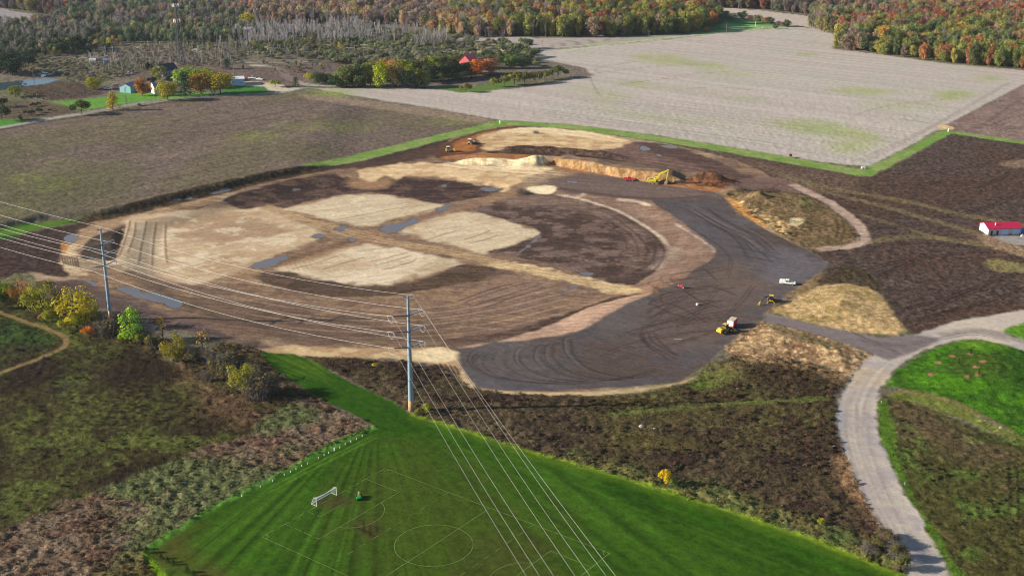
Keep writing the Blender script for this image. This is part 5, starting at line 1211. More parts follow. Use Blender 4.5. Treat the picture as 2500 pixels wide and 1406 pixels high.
nr = np.random.default_rng(5)
WOODS = [  # polygon, spacing, size range, palette (sRGB, weight)
    ('middle', [(600,56),(700,60),(760,62),(860,62),(960,60),(1010,70),(1090,86),(1180,92),(1290,88),(1310,84),(1310,60),(1200,20),(1120,-70),(560,-70),(560,30)], 6.8, (11, 16),
     [((152,126,96), 4), ((138,112,98), 5), ((124,108,106), 6), ((150,138,84), 3), ((160,118,80), 3), ((98,106,68), 2), ((126,86,72), 1)]),
    ('middle', [(1130,90),(1290,89),(1310,93),(1500,90),(1640,84),(1700,78),(1762,58),(1740,40),(1620,20),(1560,-8),(1500,-70),(1100,-70),(1100,40)], 7.2, (14, 20),
     [((112,116,46), 5), ((86,98,44), 5), ((138,128,50), 4), ((150,94,50), 3), ((122,66,46), 2), ((64,76,46), 4), ((122,104,84), 2), ((170,120,50), 1)]),
    ('right', [(2035,121),(2050,96),(2076,86),(2130,78),(2300,70),(2700,60),(2700,196),(2500,172),(2400,162),(2300,152),(2200,140),(2130,130)], 7.0, (12, 18),
     [((98,108,46), 5), ((134,126,54), 5), ((138,86,54), 1.6), ((118,68,54), 1), ((74,88,48), 5), ((118,100,86), 2.5), ((178,124,46), .8)]),
    ('right', [(2060,96),(2100,60),(2300,30),(2700,30),(2700,110),(2400,90)], 6.8, (11, 16),
     [((142,74,48), 6), ((118,60,50), 4), ((128,118,56), 3), ((96,104,50), 2), ((160,92,50), 2)]),
    ('right', [(1975,76),(1988,48),(1990,10),(2150,-20),(2300,-70),(2800,-70),(2800,60),(2300,62),(2140,82),(2060,86)], 7.0, (11, 16),
     [((128,122,70), 4), ((106,108,64), 4), ((128,92,74), 3), ((116,98,98), 4), ((90,104,78), 4), ((140,80,62), 2)]),
    ('right', [(1620,-10),(1640,0),(1740,20),(1870,24),(1995,40),(1990,10),(2150,-20),(2300,-70),(1500,-70),(1560,-20)], 7.0, (11, 16),
     [((88,90,74), 4), ((104,86,84), 4), ((120,104,66), 3), ((74,84,68), 4), ((132,78,66), 2)]),
    ('left', [(-60,16),(30,26),(80,34),(160,40),(230,20),(330,-10),(400,-70),(-300,-70)], 7.0, (12, 17),
     [((134,84,58), 4), ((96,84,84), 5), ((76,80,78), 4), ((118,108,62), 2)]),
    ('left', [(150,44),(230,26),(330,-4),(560,-10),(600,20),(600,58),(560,80),(480,88),(330,86),(230,84),(140,80),(60,66),(120,58)], 7.4, (9, 15),
     [((94,106,76), 5), ((80,94,70), 5), ((114,114,84), 4), ((128,102,88), 3), ((108,98,104), 3), ((150,118,78), 1)]),
    ('left', [(330,84),(480,84),(600,66),(600,96),(560,106),(480,108),(400,106),(300,106),(230,100),(240,86)], 7.0, (8, 13),
     [((88,104,72), 6), ((76,92,66), 5), ((114,122,70), 3), ((134,114,90), 1)]),
    ('left', [(-200,80),(0,60),(100,66),(220,84),(240,100),(210,120),(120,128),(60,140),(0,150),(-200,170)], 8.0, (8, 13),
     [((78,88,66), 5), ((64,76,56), 5), ((110,106,92), 5), ((124,130,62), 1)]),
]
FARPTS = {'co': [], 'scl': [], 'tint': [], 'idx': [], 'rot': []}
EDGE = []
def pick(pal, n):
    w = np.array([p[1] for p in pal], float); w /= w.sum()
    k = nr.choice(len(pal), n, p=w)
    return k
for (wood, poly, sp, (h0, h1), pal) in WOODS:
    X, Y = scatter(poly, sp, nr)
    # neighbouring trees share a colour now and then
    k = pick(pal, len(X))
    cl = fbm(X.astype(np.float32), Y.astype(np.float32), 60, 2, 33)
    order = np.argsort(np.argsort(cl + nr.normal(0, .10, len(X))))
    ks = np.sort(k)[order]
    k = np.where(nr.random(len(X)) < .6, ks, k)
    px_all, py_all = to_px(X, Y)
    for i in range(len(X)):
        H = nr.uniform(h0 * .8, h1 * 1.12); c = (np.array(pal[k[i]][0], float) * .82 + np.array((122, 114, 100)) * .26) * nr.uniform(.85, 1.15)
        w = H * nr.uniform(.55, 1.15)
        EDGE.append((Y[i], X[i], H, w, c, wood))
EDGE.sort(key=lambda e: (0 if -100 < to_px(e[1], e[0])[0] < 2600 else 1, e[0]))
def colour_word(c):
    r_, g_, b_ = c
    if r_ > 165 and g_ > 105: return 'golden'
    if r_ > 1.32 * g_: return 'rust-red'
    if r_ > 1.15 * g_: return 'tawny'
    if g_ > r_ * 1.02: return 'green'
    if b_ > .8 * g_: return 'greyish'
    return 'olive'
N_EDGE = 150
def edge_place(wood, px):
    a, b = {'middle': (1200, 1500), 'right': (2140, 2320), 'left': (150, 400)}[wood]
    return ', left end' if px < a else ', right end' if px > b else ', middle stretch'
for n_, (y, x, H, w, c, wood) in enumerate(EDGE):
    if n_ < N_EDGE:
        e = empty('woodland_tree', (x, y, float(hfun(np.array([x]), np.array([y]))[0])), nr.uniform(0, 6.28), colour_word(c) + ' tree on the near edge of the ' + {'middle': 'wood behind the hedgerow', 'right': 'upper right wood', 'left': 'upper left wood'}[wood] + edge_place(wood, float(to_px(x, y)[0])), 'tree', 'trees on the near edge of the ' + wood + ' wood', (w, w, H))
        o = bpy.data.objects.new('trunk', TRUNKS['tree']); S.collection.objects.link(o); o.parent = e
        o = bpy.data.objects.new('crown', (CROWNS['round'] + CROWNS['oval'])[nr.integers(0, 6)]); S.collection.objects.link(o); o.parent = e
        o.color = (*leafcol(c), 1)
    else:
        FARPTS['co'].append((x, y, -.3)); FARPTS['scl'].append((w, w, H)); FARPTS['tint'].append((*leafcol(c), 1)); bare_ = nr.random() < {'left': .30, 'middle': .28 if x < 40 else .06, 'right': .13}[wood]
        FARPTS['idx'].append(int(nr.integers(11, 13)) if bare_ else int(nr.integers(0, 6))); FARPTS['rot'].append(nr.uniform(0, 6.28))
        if bare_: FARPTS['tint'][-1] = (*leafcol((150, 138, 136)), 1)
# scattered shrubs, saplings and bare stands
def far_add(X, Y, h, wr, cols, idx):
    for x, y in zip(X, Y):
        H = nr.uniform(*h); w = H * nr.uniform(*wr); c = np.array(cols[nr.integers(len(cols))], float) * nr.uniform(.85, 1.15)
        FARPTS['co'].append((x, y, -.1)); FARPTS['scl'].append((w, w, H)); FARPTS['tint'].append((*leafcol(c), 1)); FARPTS['idx'].append(int(idx[nr.integers(len(idx))])); FARPTS['rot'].append(nr.uniform(0, 6.28))
PALE = [(178,172,174), (164,160,164), (144,138,140), (170,162,156)]
for poly, sp, h in (([(600,62),(700,66),(860,64),(900,70),(900,108),(800,112),(700,116),(600,118),(560,100)], 4.0, (6, 13)), ([(900,72),(1000,76),(1090,92),(1080,122),(1000,120),(900,108)], 6.5, (8, 13)), ([(0,62),(110,66),(230,86),(200,112),(100,110),(0,100)], 6.0, (8, 13)), ([(520,96),(600,92),(610,130),(540,140)], 6, (6, 10)), ([(1000,100),(1090,96),(1100,118),(1010,122)], 6, (10, 15))):
    X, Y = scatter(poly, sp, nr); q_ = fbm(X.astype(np.float32), Y.astype(np.float32), 30, 2, 55) >.38; far_add(X[q_], Y[q_], h, (.5, .8), PALE, [9, 10])
for poly, sp, h, cols in (([(600,70),(900,70),(1080,96),(1280,110),(1290,126),(1100,150),(900,160),(760,150),(600,140),(560,110)], 9, (3, 7), [(108,114,80), (96,104,76), (124,118,94), (132,126,98)]),
                          ([(780,140),(900,130),(1060,128),(1080,150),(980,160),(820,158)], 5.5, (3.5, 7), [(102,110,80), (112,114,90), (124,118,100)]),
                          ([(-60,150),(160,140),(420,108),(600,108),(600,150),(520,165),(420,160),(250,200),(170,205),(140,184),(0,182)], 5.2, (1.0, 3.4), [(122,112,96), (112,104,90), (130,118,108), (132,122,86), (108,106,80)]),
                          ([(640,150),(860,145),(860,165),(700,190)], 9, (1, 2.5), [(108,94,86), (100,90,76)]),
                          ([(60,222),(140,222),(260,218),(240,235),(120,245),(0,242)], 7, (.6, 2), [(92,84,66), (84,78,60)]),
                          ([(1080,150),(1300,130),(1320,165),(1250,160),(1180,150),(1080,158)], 7, (3, 8), [(92,104,64), (110,110,80), (80,92,60)])):
    X, Y = scatter(poly, sp, nr); far_add(X, Y, h, (.9, 1.4), cols, [6, 7, 8])
for poly, sp, h in (([(200,140),(420,110),(600,130),(560,160),(420,165),(300,180),(220,190)], 6, (4, 8)), ([(600,118),(760,120),(780,145),(600,145)], 8, (4, 8)), ([(780,130),(1080,126),(1080,150),(820,155)], 9, (5, 8))):
    X, Y = scatter(poly, sp, nr); far_add(X, Y, h, (.5, .8), PALE, [9, 10])
MIXT = [(100,112,72), (92,102,70), (124,128,72), (140,122,84), (116,112,96), (150,142,70)]
for poly, sp, h in (([(560,98),(700,104),(900,104),(1080,112),(1200,120),(1080,134),(900,136),(760,136),(600,132)], 12, (4, 8)), ([(0,64),(110,70),(240,90),(330,100),(220,132),(100,140),(0,150)], 9, (5, 9)), ([(230,100),(560,100),(600,128),(420,120),(260,126)], 15, (3, 6)), ([(420,165),(560,160),(700,150),(900,150),(900,165),(700,175)], 22, (2, 5))):
    X, Y = scatter(poly, sp, nr); far_add(X, Y, h, (.8, 1.2), MIXT, [0, 1, 2, 3, 4, 5])
# far hedges between the distant fields
for (xa, xb, ya, yb) in ((1800, 1920, 44, 68), (1860, 1960, 52, 64)):
    pass
for (x, y, h, c) in ((1790,52,18,(104,112,70)),(1812,48,24,(92,112,58)),(1830,52,16,(120,96,84)),(1850,56,22,(110,112,66)),(1868,58,18,(150,112,66)),(1880,60,20,(76,88,62)),(1900,64,14,(130,108,96)),(1912,66,14,(124,104,92)),(1922,66,20,(84,96,66)),(1700,32,24,(110,116,62)),(1720,36,26,(96,110,58)),(1745,40,26,(120,118,66)),(1770,46,22,(100,108,64))):
    tree('round', x, y, h, h * .9, c, 'field_tree', 'far tree in the hedge behind the green paddock', 'tree', 'far trees behind the green paddock')

def scatter_object(name, P, sources, label=None, mtname=None):
    """thousands of alike plants as one mass: points with a tint, instanced by geometry nodes"""
    n = len(P['co'])
    me = bpy.data.meshes.new(name + "_points"); me.vertices.add(n)
    me.vertices.foreach_set("co", np.array(P['co'], np.float32).ravel())
    a = me.attributes.new("scl", 'FLOAT_VECTOR', 'POINT'); a.data.foreach_set("vector", np.array(P['scl'], np.float32).ravel())
    a = me.attributes.new("tint", 'FLOAT_COLOR', 'POINT'); a.data.foreach_set("color", np.array(P['tint'], np.float32).ravel())
    a = me.attributes.new("kind_index", 'INT', 'POINT'); a.data.foreach_set("value", np.array(P['idx'], np.int32))
    a = me.attributes.new("turn", 'FLOAT', 'POINT'); a.data.foreach_set("value", np.array(P['rot'], np.float32))
    me.update()
    coll = bpy.data.collections.new(name + "_kinds")
    for i, s in enumerate(sources):
        m2 = s.copy(); m2.materials.clear(); m2.materials.append(M_LEAF_FAR)
        o = bpy.data.objects.new("%02d_plant" % i, m2); coll.objects.link(o)
        if "shade" not in m2.color_attributes:
            ca = m2.color_attributes.new("shade", 'FLOAT_COLOR', 'POINT'); ca.data.foreach_set("color", np.ones(len(m2.vertices) * 4, np.float32))
    ng = bpy.data.node_groups.new(name, 'GeometryNodeTree')
    ng.interface.new_socket("Geometry", in_out='INPUT', socket_type='NodeSocketGeometry')
    ng.interface.new_socket("Geometry", in_out='OUTPUT', socket_type='NodeSocketGeometry')
    n_ = ng.nodes; l = ng.links
    gi = n_.new("NodeGroupInput"); go = n_.new("NodeGroupOutput")
    iop = n_.new("GeometryNodeInstanceOnPoints"); iop.inputs["Pick Instance"].default_value = True
    ci = n_.new("GeometryNodeCollectionInfo"); ci.inputs["Collection"].default_value = coll; ci.inputs["Separate Children"].default_value = True; ci.inputs["Reset Children"].default_value = True
    def attr(nm, ty):
        x = n_.new("GeometryNodeInputNamedAttribute"); x.data_type = ty; x.inputs["Name"].default_value = nm; return x.outputs["Attribute"]
    cmb = n_.new("ShaderNodeCombineXYZ"); l.new(attr("turn", 'FLOAT'), cmb.inputs["Z"])
    e2r = n_.new("FunctionNodeEulerToRotation"); l.new(cmb.outputs[0], e2r.inputs[0])
    l.new(gi.outputs[0], iop.inputs["Points"]); l.new(ci.outputs[0], iop.inputs["Instance"])
    l.new(attr("kind_index", 'INT'), iop.inputs["Instance Index"]); l.new(e2r.outputs[0], iop.inputs["Rotation"]); l.new(attr("scl", 'FLOAT_VECTOR'), iop.inputs["Scale"])
    l.new(iop.outputs[0], go.inputs[0])
    o = bpy.data.objects.new(name, me); S.collection.objects.link(o)
    md = o.modifiers.new("scatter", 'NODES'); md.node_group = ng
    o["kind"] = "stuff"
    if label: o["label"] = label
    return o
scatter_object('distant_woods', FARPTS, CROWNS['round'] + CROWNS['oval'] + CROWNS['bush'] + BARES_UP + BARES)

# --- weeds, tussocks and dry stalks of the meadows and brush
def tuft_mesh(name, rng, n, spread, lean):
    vs, fs, sh = [], [], []
    for k in range(n):
        a = rng.uniform(0, 6.28); q = math.sqrt(rng.random()) * .5 * spread
        p = Vector((math.cos(a) * q, math.sin(a) * q, -.05)); h = rng.uniform(.5, 1.0)
        d = Vector((rng.gauss(0, lean), rng.gauss(0, lean), 1)).normalized()
        s = Vector((math.cos(a + 1.5), math.sin(a + 1.5), 0)) * rng.uniform(.05, .12)
        o = len(vs); vs += [p - s, p + s, p + d * h * .6 + s * 1.1, p + d * h, p + d * h * .6 - s * 1.1]
        fs.append((o, o + 1, o + 2, o + 3, o + 4)); c = rng.uniform(.7, 1.3); sh += [(c, c, c, 1)] * 5
    me = bpy.data.meshes.new(name); me.from_pydata([tuple(v) for v in vs], [], fs); me.update()
    ca = me.color_attributes.new("shade", 'FLOAT_COLOR', 'POINT'); ca.data.foreach_set("color", np.array(sh, np.float32).ravel())
    me.materials.append(M_LEAF); return me
TUFTS = [tuft_mesh("tuft", rg, 14, 1.0, .35) for _ in range(3)]
WEED = {'co': [], 'scl': [], 'tint': [], 'idx': [], 'rot': []}
flatC = COL.reshape(-1, 3)
def weeds(cls_names, density, h, w, gain, seed, minrough=.25, ymax=620):
    ids = [CLASSES.index(c) for c in cls_names if c in CLASSES]
    m = np.isin(CLS, ids) & (ROUGH > minrough) & (GY < ymax) & (PU > -120) & (PU < 2620) & (PV < 1480)
    cellA = np.abs(np.gradient(GX, axis=1) * np.gradient(GY, axis=0))
    rng_ = np.random.default_rng(seed)
    m &= rng_.random(m.shape) < np.clip(cellA * density, 0, 1)
    i = np.where(m.reshape(-1))[0]
    n = len(i)
    jx = rng_.normal(0, .25, n)
    co = np.stack([VX[i] + jx, VY[i] + rng_.normal(0, .4, n), VZ[i] - .05], 1)
    hs = rng_.uniform(h[0], h[1], n) * (.6 + .4 * np.clip(ROUGH.reshape(-1)[i], 0, 1.3)); ws = hs * rng_.uniform(w[0], w[1], n)
    base = flatC[i] * gain * rng_.uniform(.55, 1.6, n)[:, None]
    WEED['co'] += co.tolist(); WEED['scl'] += np.stack([ws, ws, hs], 1).tolist(); WEED['tint'] += np.concatenate([np.clip(base, .004, .7), np.ones((n, 1))], 1).tolist()
    WEED['idx'] += rng_.integers(0, 3, n).tolist(); WEED['rot'] += rng_.uniform(0, 6.28, n).tolist()
weeds(['brush_ground'], 1.0, (.22, .55), (.9, 1.5), 1.85, 1)
weeds(['meadow'], .35, (.15, .38), (1.0, 1.8), 1.2, 2)
weeds(['straw_slope', 'roadside_grass', 'dark_bank'], .35, (.15, .4), (1.0, 1.6), 1.2, 3)
weeds(['weed_field'], .22, (.2, .5), (1.0, 1.6), 1.4, 4)
scatter_object('tall_weeds', WEED, TUFTS)

# --- low shrubs and clumps standing in the brush
LOW = {'co': [], 'scl': [], 'tint': [], 'idx': [], 'rot': []}
def low_shrubs(cls_names, count, h, cols, seed, minrough=.3):
    ids = [CLASSES.index(c) for c in cls_names if c in CLASSES]
    m = np.isin(CLS, ids) & (ROUGH > minrough) & (GY < 640) & (PU > -60) & (PU < 2560) & (PV < 1460)
    cellA = np.abs(np.gradient(GX, axis=1) * np.gradient(GY, axis=0))
    p = (m * cellA * (N_mid > .45)).reshape(-1).astype(float); p /= p.sum()
    rng_ = np.random.default_rng(seed); i = rng_.choice(len(p), count, p=p)
    for k in i:
        H = rng_.uniform(*h); w = H * rng_.uniform(.9, 1.7); c = np.array(cols[rng_.integers(len(cols))], float) * rng_.uniform(.8, 1.2)
        mix = .5 * flatC[k] * 1.25 + .5 * leafcol(c)
        LOW['co'].append((VX[k], VY[k], VZ[k] - .1)); LOW['scl'].append((w, w, H)); LOW['tint'].append((*mix, 1)); LOW['idx'].append(int(rng_.integers(0, 3))); LOW['rot'].append(rng_.uniform(0, 6.28))
low_shrubs(['brush_ground'], 1100, (.45, 1.15), [(112, 92, 70), (86, 78, 52), (96, 100, 58), (128, 104, 82), (98, 84, 66)], 11)
low_shrubs(['meadow'], 420, (.4, 1.0), [(84, 88, 48), (70, 62, 46), (104, 104, 60), (96, 78, 58)], 12)
low_shrubs(['spoil_heap'], 45, (.6, 1.4), [(96, 88, 58), (120, 104, 72), (80, 70, 50)], 13)
low_shrubs(['weed_field'], 260, (.3, .8), [(96, 76, 62), (84, 74, 52), (110, 90, 74)], 14)
scatter_object('low_brush', LOW, CROWNS['bush'])

# --- say which one of a row
ORDW = ['first', 'second', 'third', 'fourth', 'fifth', 'sixth', 'seventh', 'eighth', 'ninth', 'tenth', 'eleventh', 'twelfth', 'thirteenth', 'fourteenth', 'fifteenth', 'sixteenth', 'seventeenth', 'eighteenth', 'nineteenth', 'twentieth', 'twenty-first', 'twenty-second', 'twenty-third', 'twenty-fourth', 'twenty-fifth']
def name_rows(skip=('near edge of the',)):
    by = {}
    for o in S.objects:
        if o.parent is None and o.get('label') and o.get('category'): by.setdefault(o['label'], []).append(o)
    for lb, v in by.items():
        if len(v) < 2 or len(v) > 25 or any(k in lb for k in skip): continue
        v.sort(key=lambda o: float(to_px(o.location.x, o.location.y)[0]))
        for i, o in enumerate(v):
            o['label'] = ' '.join(lb.split()[:11]) + (', ' + ('leftmost' if i == 0 else 'rightmost' if i == len(v) - 1 else ORDW[i] + ' from the left'))
# ------------------------------------------------------------------ materials of built things
M_GALV = mat("galvanised_steel", (.30, .40, .50), .45, .3, .08)
M_GALVD = mat("dark_steel", (.10, .13, .19), .5, .3, .1)
M_RUST = mat("weathering_steel", (.46, .27, .13), .8, 0, .2)
M_WIRE = mat("aluminium_wire", (.44, .42, .40), .5, 0, .03)
M_INSUL = mat("insulator_grey", (.35, .36, .40), .4, 0, .05)
M_WHITE = mat("white_paint", (.78, .78, .76), .5, 0, .05)
M_WALLW = mat("white_siding", (.76, .76, .74), .6, 0, .05)
M_EXC = mat("bright_yellow", (.80, .64, .04), .45, 0, .10)
M_YEL = mat("machine_yellow", (.58, .38, .03), .45, 0, .10)
M_YEL2 = mat("worn_yellow", (.55, .38, .06), .55, 0, .25)
M_BLACK = mat("black_rubber", (.02, .02, .022), .8, 0, .2)
M_DARK = mat("dark_metal", (.045, .045, .05), .6, 0, .2)
M_GLASS = mat("dark_glass", (.02, .03, .045), .08, 0, .05, spec=.8)
M_RED = mat("red_paint", (.55, .03, .06), .4, 0, .08)
M_REDROOF = mat("red_roof_metal", (.42, .012, .055), .45, 0, .05)
M_GREEN = mat("green_paint", (.02, .30, .07), .4, 0, .08)
M_MUD = mat("dried_mud", (.32, .22, .13), .9, 0, .2)
M_CHROME = mat("bright_rim", (.6, .6, .62), .35, .5, .05)
M_LAMP = mat("lamp_glass", (.8, .8, .76), .2, 0, .02)
M_TAIL = mat("tail_lamp", (.45, .02, .02), .3, 0, .02)
M_BLUE = mat("blue_plastic", (.01, .16, .60), .5, 0, .1)
M_TEAL = mat("teal_siding", (.20, .40, .43), .6, 0, .08)
M_GREYROOF = mat("grey_roof", (.27, .25, .30), .6, 0, .12)
M_NAVY = mat("dark_shingles", (.035, .04, .07), .8, 0, .2)
M_PALEBLUE = mat("pale_blue_siding", (.42, .58, .80), .6, 0, .05)
M_PALEROOF = mat("pale_roof", (.62, .62, .64), .5, 0, .06)
M_WOOD = mat("weathered_wood", (.20, .15, .11), .9, 0, .2)
M_STONE = mat("pale_stone", (.32, .295, .26), .9, 0, .2)
M_SHADEWALL = mat("shaded_white_siding", (.44, .47, .54), .6, 0, .06)  # white siding with the shade of the shed's front wall in its colour
M_CYAN = mat("cyan_tarp", (.06, .50, .75), .5, 0, .05)
M_SKIN = mat("skin", (.55, .36, .26), .6, 0, .05)
M_ORANGE = mat("orange_shirt", (.80, .40, .05), .8, 0, .08)
M_CAP = mat("pale_cap", (.72, .68, .58), .8, 0, .05)
M_NET = mat("net_cord", (.75, .78, .78), .8, 0, .03)
M_LINE = mat("field_paint", tuple(float(v) for v in alb((120, 142, 78))), .9, 0, .45, spec=.1, scale=.9)
M_REDBARN = mat("barn_red", (.50, .09, .10), .6, 0, .1)

def rot(p, a): return Vector((p[0] * math.cos(a) - p[1] * math.sin(a), p[0] * math.sin(a) + p[1] * math.cos(a), p[2] if len(p) > 2 else 0))

# ------------------------------------------------------------------ power line
P1 = at(1004, 1003); P2 = at(270.5, 781); 
H1, H2 = 37.2, 34.5
ARM1 = math.atan2(.53, .85); ARM2 = math.atan2(.83, .56)
L1 = (31.2, 26.1, 21.0); L2 = (28.6, 24.7, 20.8)
HALF = 5.2
def pole(base, h, levels, arm, r0, r1, name, label, deadend):
    e = empty(name, base, arm, label, 'power pole', 'steel poles of the power line')
    m = MB(); m.tube((0, 0, -.6), (0, 0, 3.6), r0 * 1.02, r0, 14); m.build('base_section', M_RUST, e, True)
    m = MB(); n = 6
    for k in range(n):
        za, zb = 3.6 + (h - 3.6) * k / n, 3.6 + (h - 3.6) * (k + 1) / n
        ra, rb = r0 + (r1 - r0) * k / n, r0 + (r1 - r0) * (k + 1) / n
        m.tube((0, 0, za), (0, 0, zb), ra, rb, 14, False)
    m.tube((0, 0, h - .05), (0, 0, h + .05), r1, r1 * .9, 14)
    m.build('shaft', M_GALV, e, True)
    for k in range(4):
        m = MB(); z = 3.6 + (h - 3.6) * (k + 1) / 5.2; r = r0 + (r1 - r0) * (z - 3.6) / (h - 3.6)
        m.tube((0, 0, z), (0, 0, z + .18), r + .04, r + .04, 14); m.build('joint_band', M_GALVD, e)
    for z in levels:
        for s in (-1, 1):
            m = MB(); m.tube((0, 0, z), (s * HALF, 0, z + .75), .26, .15, 6); m.tube((0, 0, z - .25), (0, 0, z + .35), r1 * 1.5, r1 * 1.45, 10); a = m.build('crossarm', M_GALVD if s < 0 else M_GALV, e)
            m = MB(); x = s * HALF
            if deadend:
                for q in (-1, 1):
                    d = rot((0, 0, 0), 0)
                m.tube((x, 0, z + .75), (x, 0, z - .9), .07, .05, 5); m.tube((x, -.5, z + .55), (x, .5, z + .55), .10, .10, 5)
            else:
                m.tube((x, 0, z + .75), (x, 0, z - .6), .12, .12, 6)
            m.build('insulator', M_INSUL, a)
    for s in (-1, 1):
        m = MB(); m.tube((0, 0, h - .25), (s * 1.7, 0, h + .1), .16, .10, 6); m.build('top_arm', M_GALVD if s < 0 else M_GALV, e)
    return e
POLE1 = pole(P1, H1, L1, ARM1, .84, .36, 'power_pole', 'tall grey-blue steel power pole with a rusty base beside the sports ground', True)
pole(P2, H2, L2, ARM2, .70, .34, 'power_pole', 'smaller-looking steel power pole at the left edge of the works', False)

def arm_pt(base, ang, off, z): return Vector((base.x + math.cos(ang) * off, base.y + math.sin(ang) * off, base.z + z))
DL = Vector((-.83, .56, 0)).normalized()
P0 = P2 + DL * 165 + Vector((0, 0, 6.0))          # the next pole stands outside the picture, left
D2 = Vector((.33, -.944, 0)).normalized()
P3 = P1 + D2 * 300                                 # and the one before it outside the picture, below
ARM3 = ARM1
def sag(a, b, s, n=28):
    out = []
    for k in range(n + 1):
        t = k / n; p = a.lerp(b, t); p.z -= 4 * s * t * (1 - t); out.append(p)
    return out
def wire(pts, r, name, label, cat, group):
    m = MB(); m.path([tuple(p) for p in pts], r, 5)
    o = m.build(name, M_WIRE); tag(o, label, cat, group); return o
lev = ('upper', 'middle', 'lower'); sides = {-1: 'near', 1: 'far'}
LEFTD = (P2 - P1).normalized(); LEFTD.z = 0
for i in range(3):
    for s in (-1, 1):
        a1 = arm_pt(P1, ARM1, s * HALF, L1[i] + .5); a2 = arm_pt(P2, ARM2, s * HALF, L2[i] - .6); a0 = arm_pt(P0, ARM2, s * HALF, L2[i] - .6)
        st = a1 + (a2 - a1).normalized() * 2.2
        m = MB(); 
        wire(sag(st, a2, 3.2) + sag(a2, a0, 3.0)[1:], .042, 'power_line', f'{lev[i]} {sides[s]}-side wire running left from the steel pole by the sports ground', 'wire', 'wires of the power line')
        PM = (Matrix.Translation(P1) @ Matrix.Rotation(ARM1, 4, 'Z')).inverted()
        for q_ in (st, a1 + (arm_pt(P3, ARM3, s * HALF, L1[i] - 1.5) - a1).normalized() * 2.2):
            m = MB(); p_ = PM @ (a1 + Vector((0, 0, .2))); r_ = PM @ q_; m.tube(p_, r_, .04, .04, 5)
            for k in range(1, 8): c_ = p_.lerp(r_, k / 8); u_ = (r_ - p_).normalized() * .06; m.tube(c_ - u_, c_ + u_, .13, .13, 7)
            m.build('strain_insulator', M_INSUL, POLE1)
        a3 = arm_pt(P3, ARM3, s * HALF, L1[i] - 1.5); st2 = a1 + (a3 - a1).normalized() * 2.2
        wire(sag(st2, a3, 8.0), .021, 'power_line', f'{lev[i]} {sides[s]}-side wire running over the sports ground from the steel pole', 'wire', 'wires of the power line')
        j = MB(); j.path([tuple(p) for p in sag(st, st2, 1.6, 8)], .05, 4); o = j.build('jumper_wire', M_WIRE); tag(o, f'looped jumper wire below the {lev[i]} {sides[s]}-side arm of the steel pole', 'wire', 'jumper wires of the steel pole')
wire(sag(arm_pt(P1, ARM1, 1.7, H1 + .1), arm_pt(P2, ARM2, 1.7, H2 + .1), 3.4) + sag(arm_pt(P2, ARM2, 1.7, H2 + .1), arm_pt(P0, ARM2, 1.7, H2 + .1), 2.2)[1:], .035, 'shield_wire', 'thin topmost wire between the tops of the two steel poles', 'wire', 'shield wires of the power line')
wire(sag(arm_pt(P1, ARM1, 1.7, H1 + .1), arm_pt(P3, ARM3, 1.7, H1 - 1), 6.0), .022, 'shield_wire', 'thin topmost wire running over the sports ground from the pole top', 'wire', 'shield wires of the power line')

# ------------------------------------------------------------------ soccer field
FO = at(940, 1143); FB = at(637, 1309); FC = at(1488, 1350)
e1 = (FC - FO); FL = e1.length; e1.normalize(); e2 = Vector((e1.y, -e1.x, 0)); FW = (FB - FO).dot(e2)
def fp(a, b, z=.05): return FO + e1 * a + e2 * b + Vector((0, 0, z))
line_m = MB()
def fline(a, b, c, d, w=.14, dash=None):
    p, q = fp(a, b), fp(c, d); L = (q - p).length; u = (q - p) / L; v = Vector((-u.y, u.x, 0)) * w / 2
    segs = [(0, L)] if not dash else [(t, min(t + dash[0], L)) for t in np.arange(0, L, dash[0] + dash[1])]
    for t0, t1 in segs:
        line_m.add([p + u * t0 - v, p + u * t1 - v, p + u * t1 + v, p + u * t0 + v], [(0, 1, 2, 3)])
def farc(cx, cy, r, a0, a1, w=.13, n=48):
    for k in range(n):
        t0, t1 = a0 + (a1 - a0) * k / n, a0 + (a1 - a0) * (k + 1) / n
        line_m.add([fp(cx + (r - w) * math.cos(t0), cy + (r - w) * math.sin(t0)), fp(cx + r * math.cos(t0), cy + r * math.sin(t0)), fp(cx + r * math.cos(t1), cy + r * math.sin(t1)), fp(cx + (r - w) * math.cos(t1), cy + (r - w) * math.sin(t1))], [(0, 1, 2, 3)])
bw, bd = 30.0, 12.2; gw, gd = 14.0, 4.6
fline(0, 0, FL, 0, .12); fline(0, FW, FL, FW, .12); fline(0, 0, 0, FW, .12, (4, 1.2)); fline(FL, 0, FL, FW, .16); fline(FL / 2, 0, FL / 2, FW)
farc(FL / 2, FW / 2, 9.8, 0, 2 * math.pi, .13, 80)
for x0, s in ((0, 1), (FL, -1)):
    for w_, d_ in ((bw, bd), (gw, gd)):
        y0, y1 = FW / 2 - w_ / 2, FW / 2 + w_ / 2
        fline(x0, y0, x0 + s * d_, y0, .12, None if w_ == bw else (2, 1)); fline(x0 + s * d_, y0, x0 + s * d_, y1, .12); fline(x0, y1, x0 + s * d_, y1, .12, (2.5, 1))
    fi = math.asin(2.6 / 9.0)
    farc(x0 + s * (bd - 3.2), FW / 2, 8.6, (-1.2 if s > 0 else math.pi - 1.2), (1.2 if s > 0 else math.pi + 1.2), .12, 40)
    for y0 in (0, FW):
        a0 = {(0, 0): 0, (0, FW): -math.pi / 2, (FL, 0): math.pi / 2, (FL, FW): math.pi}[(x0, y0)]
        farc(x0, y0, 1.6, a0, a0 + math.pi / 2, .14, 10)
    fline(x0 + s * FL * .31, 0, x0 + s * FL * .31, FW, .10, (2.2, 2.4))
o = line_m.build('field_marking', M_LINE); o["kind"] = "structure"
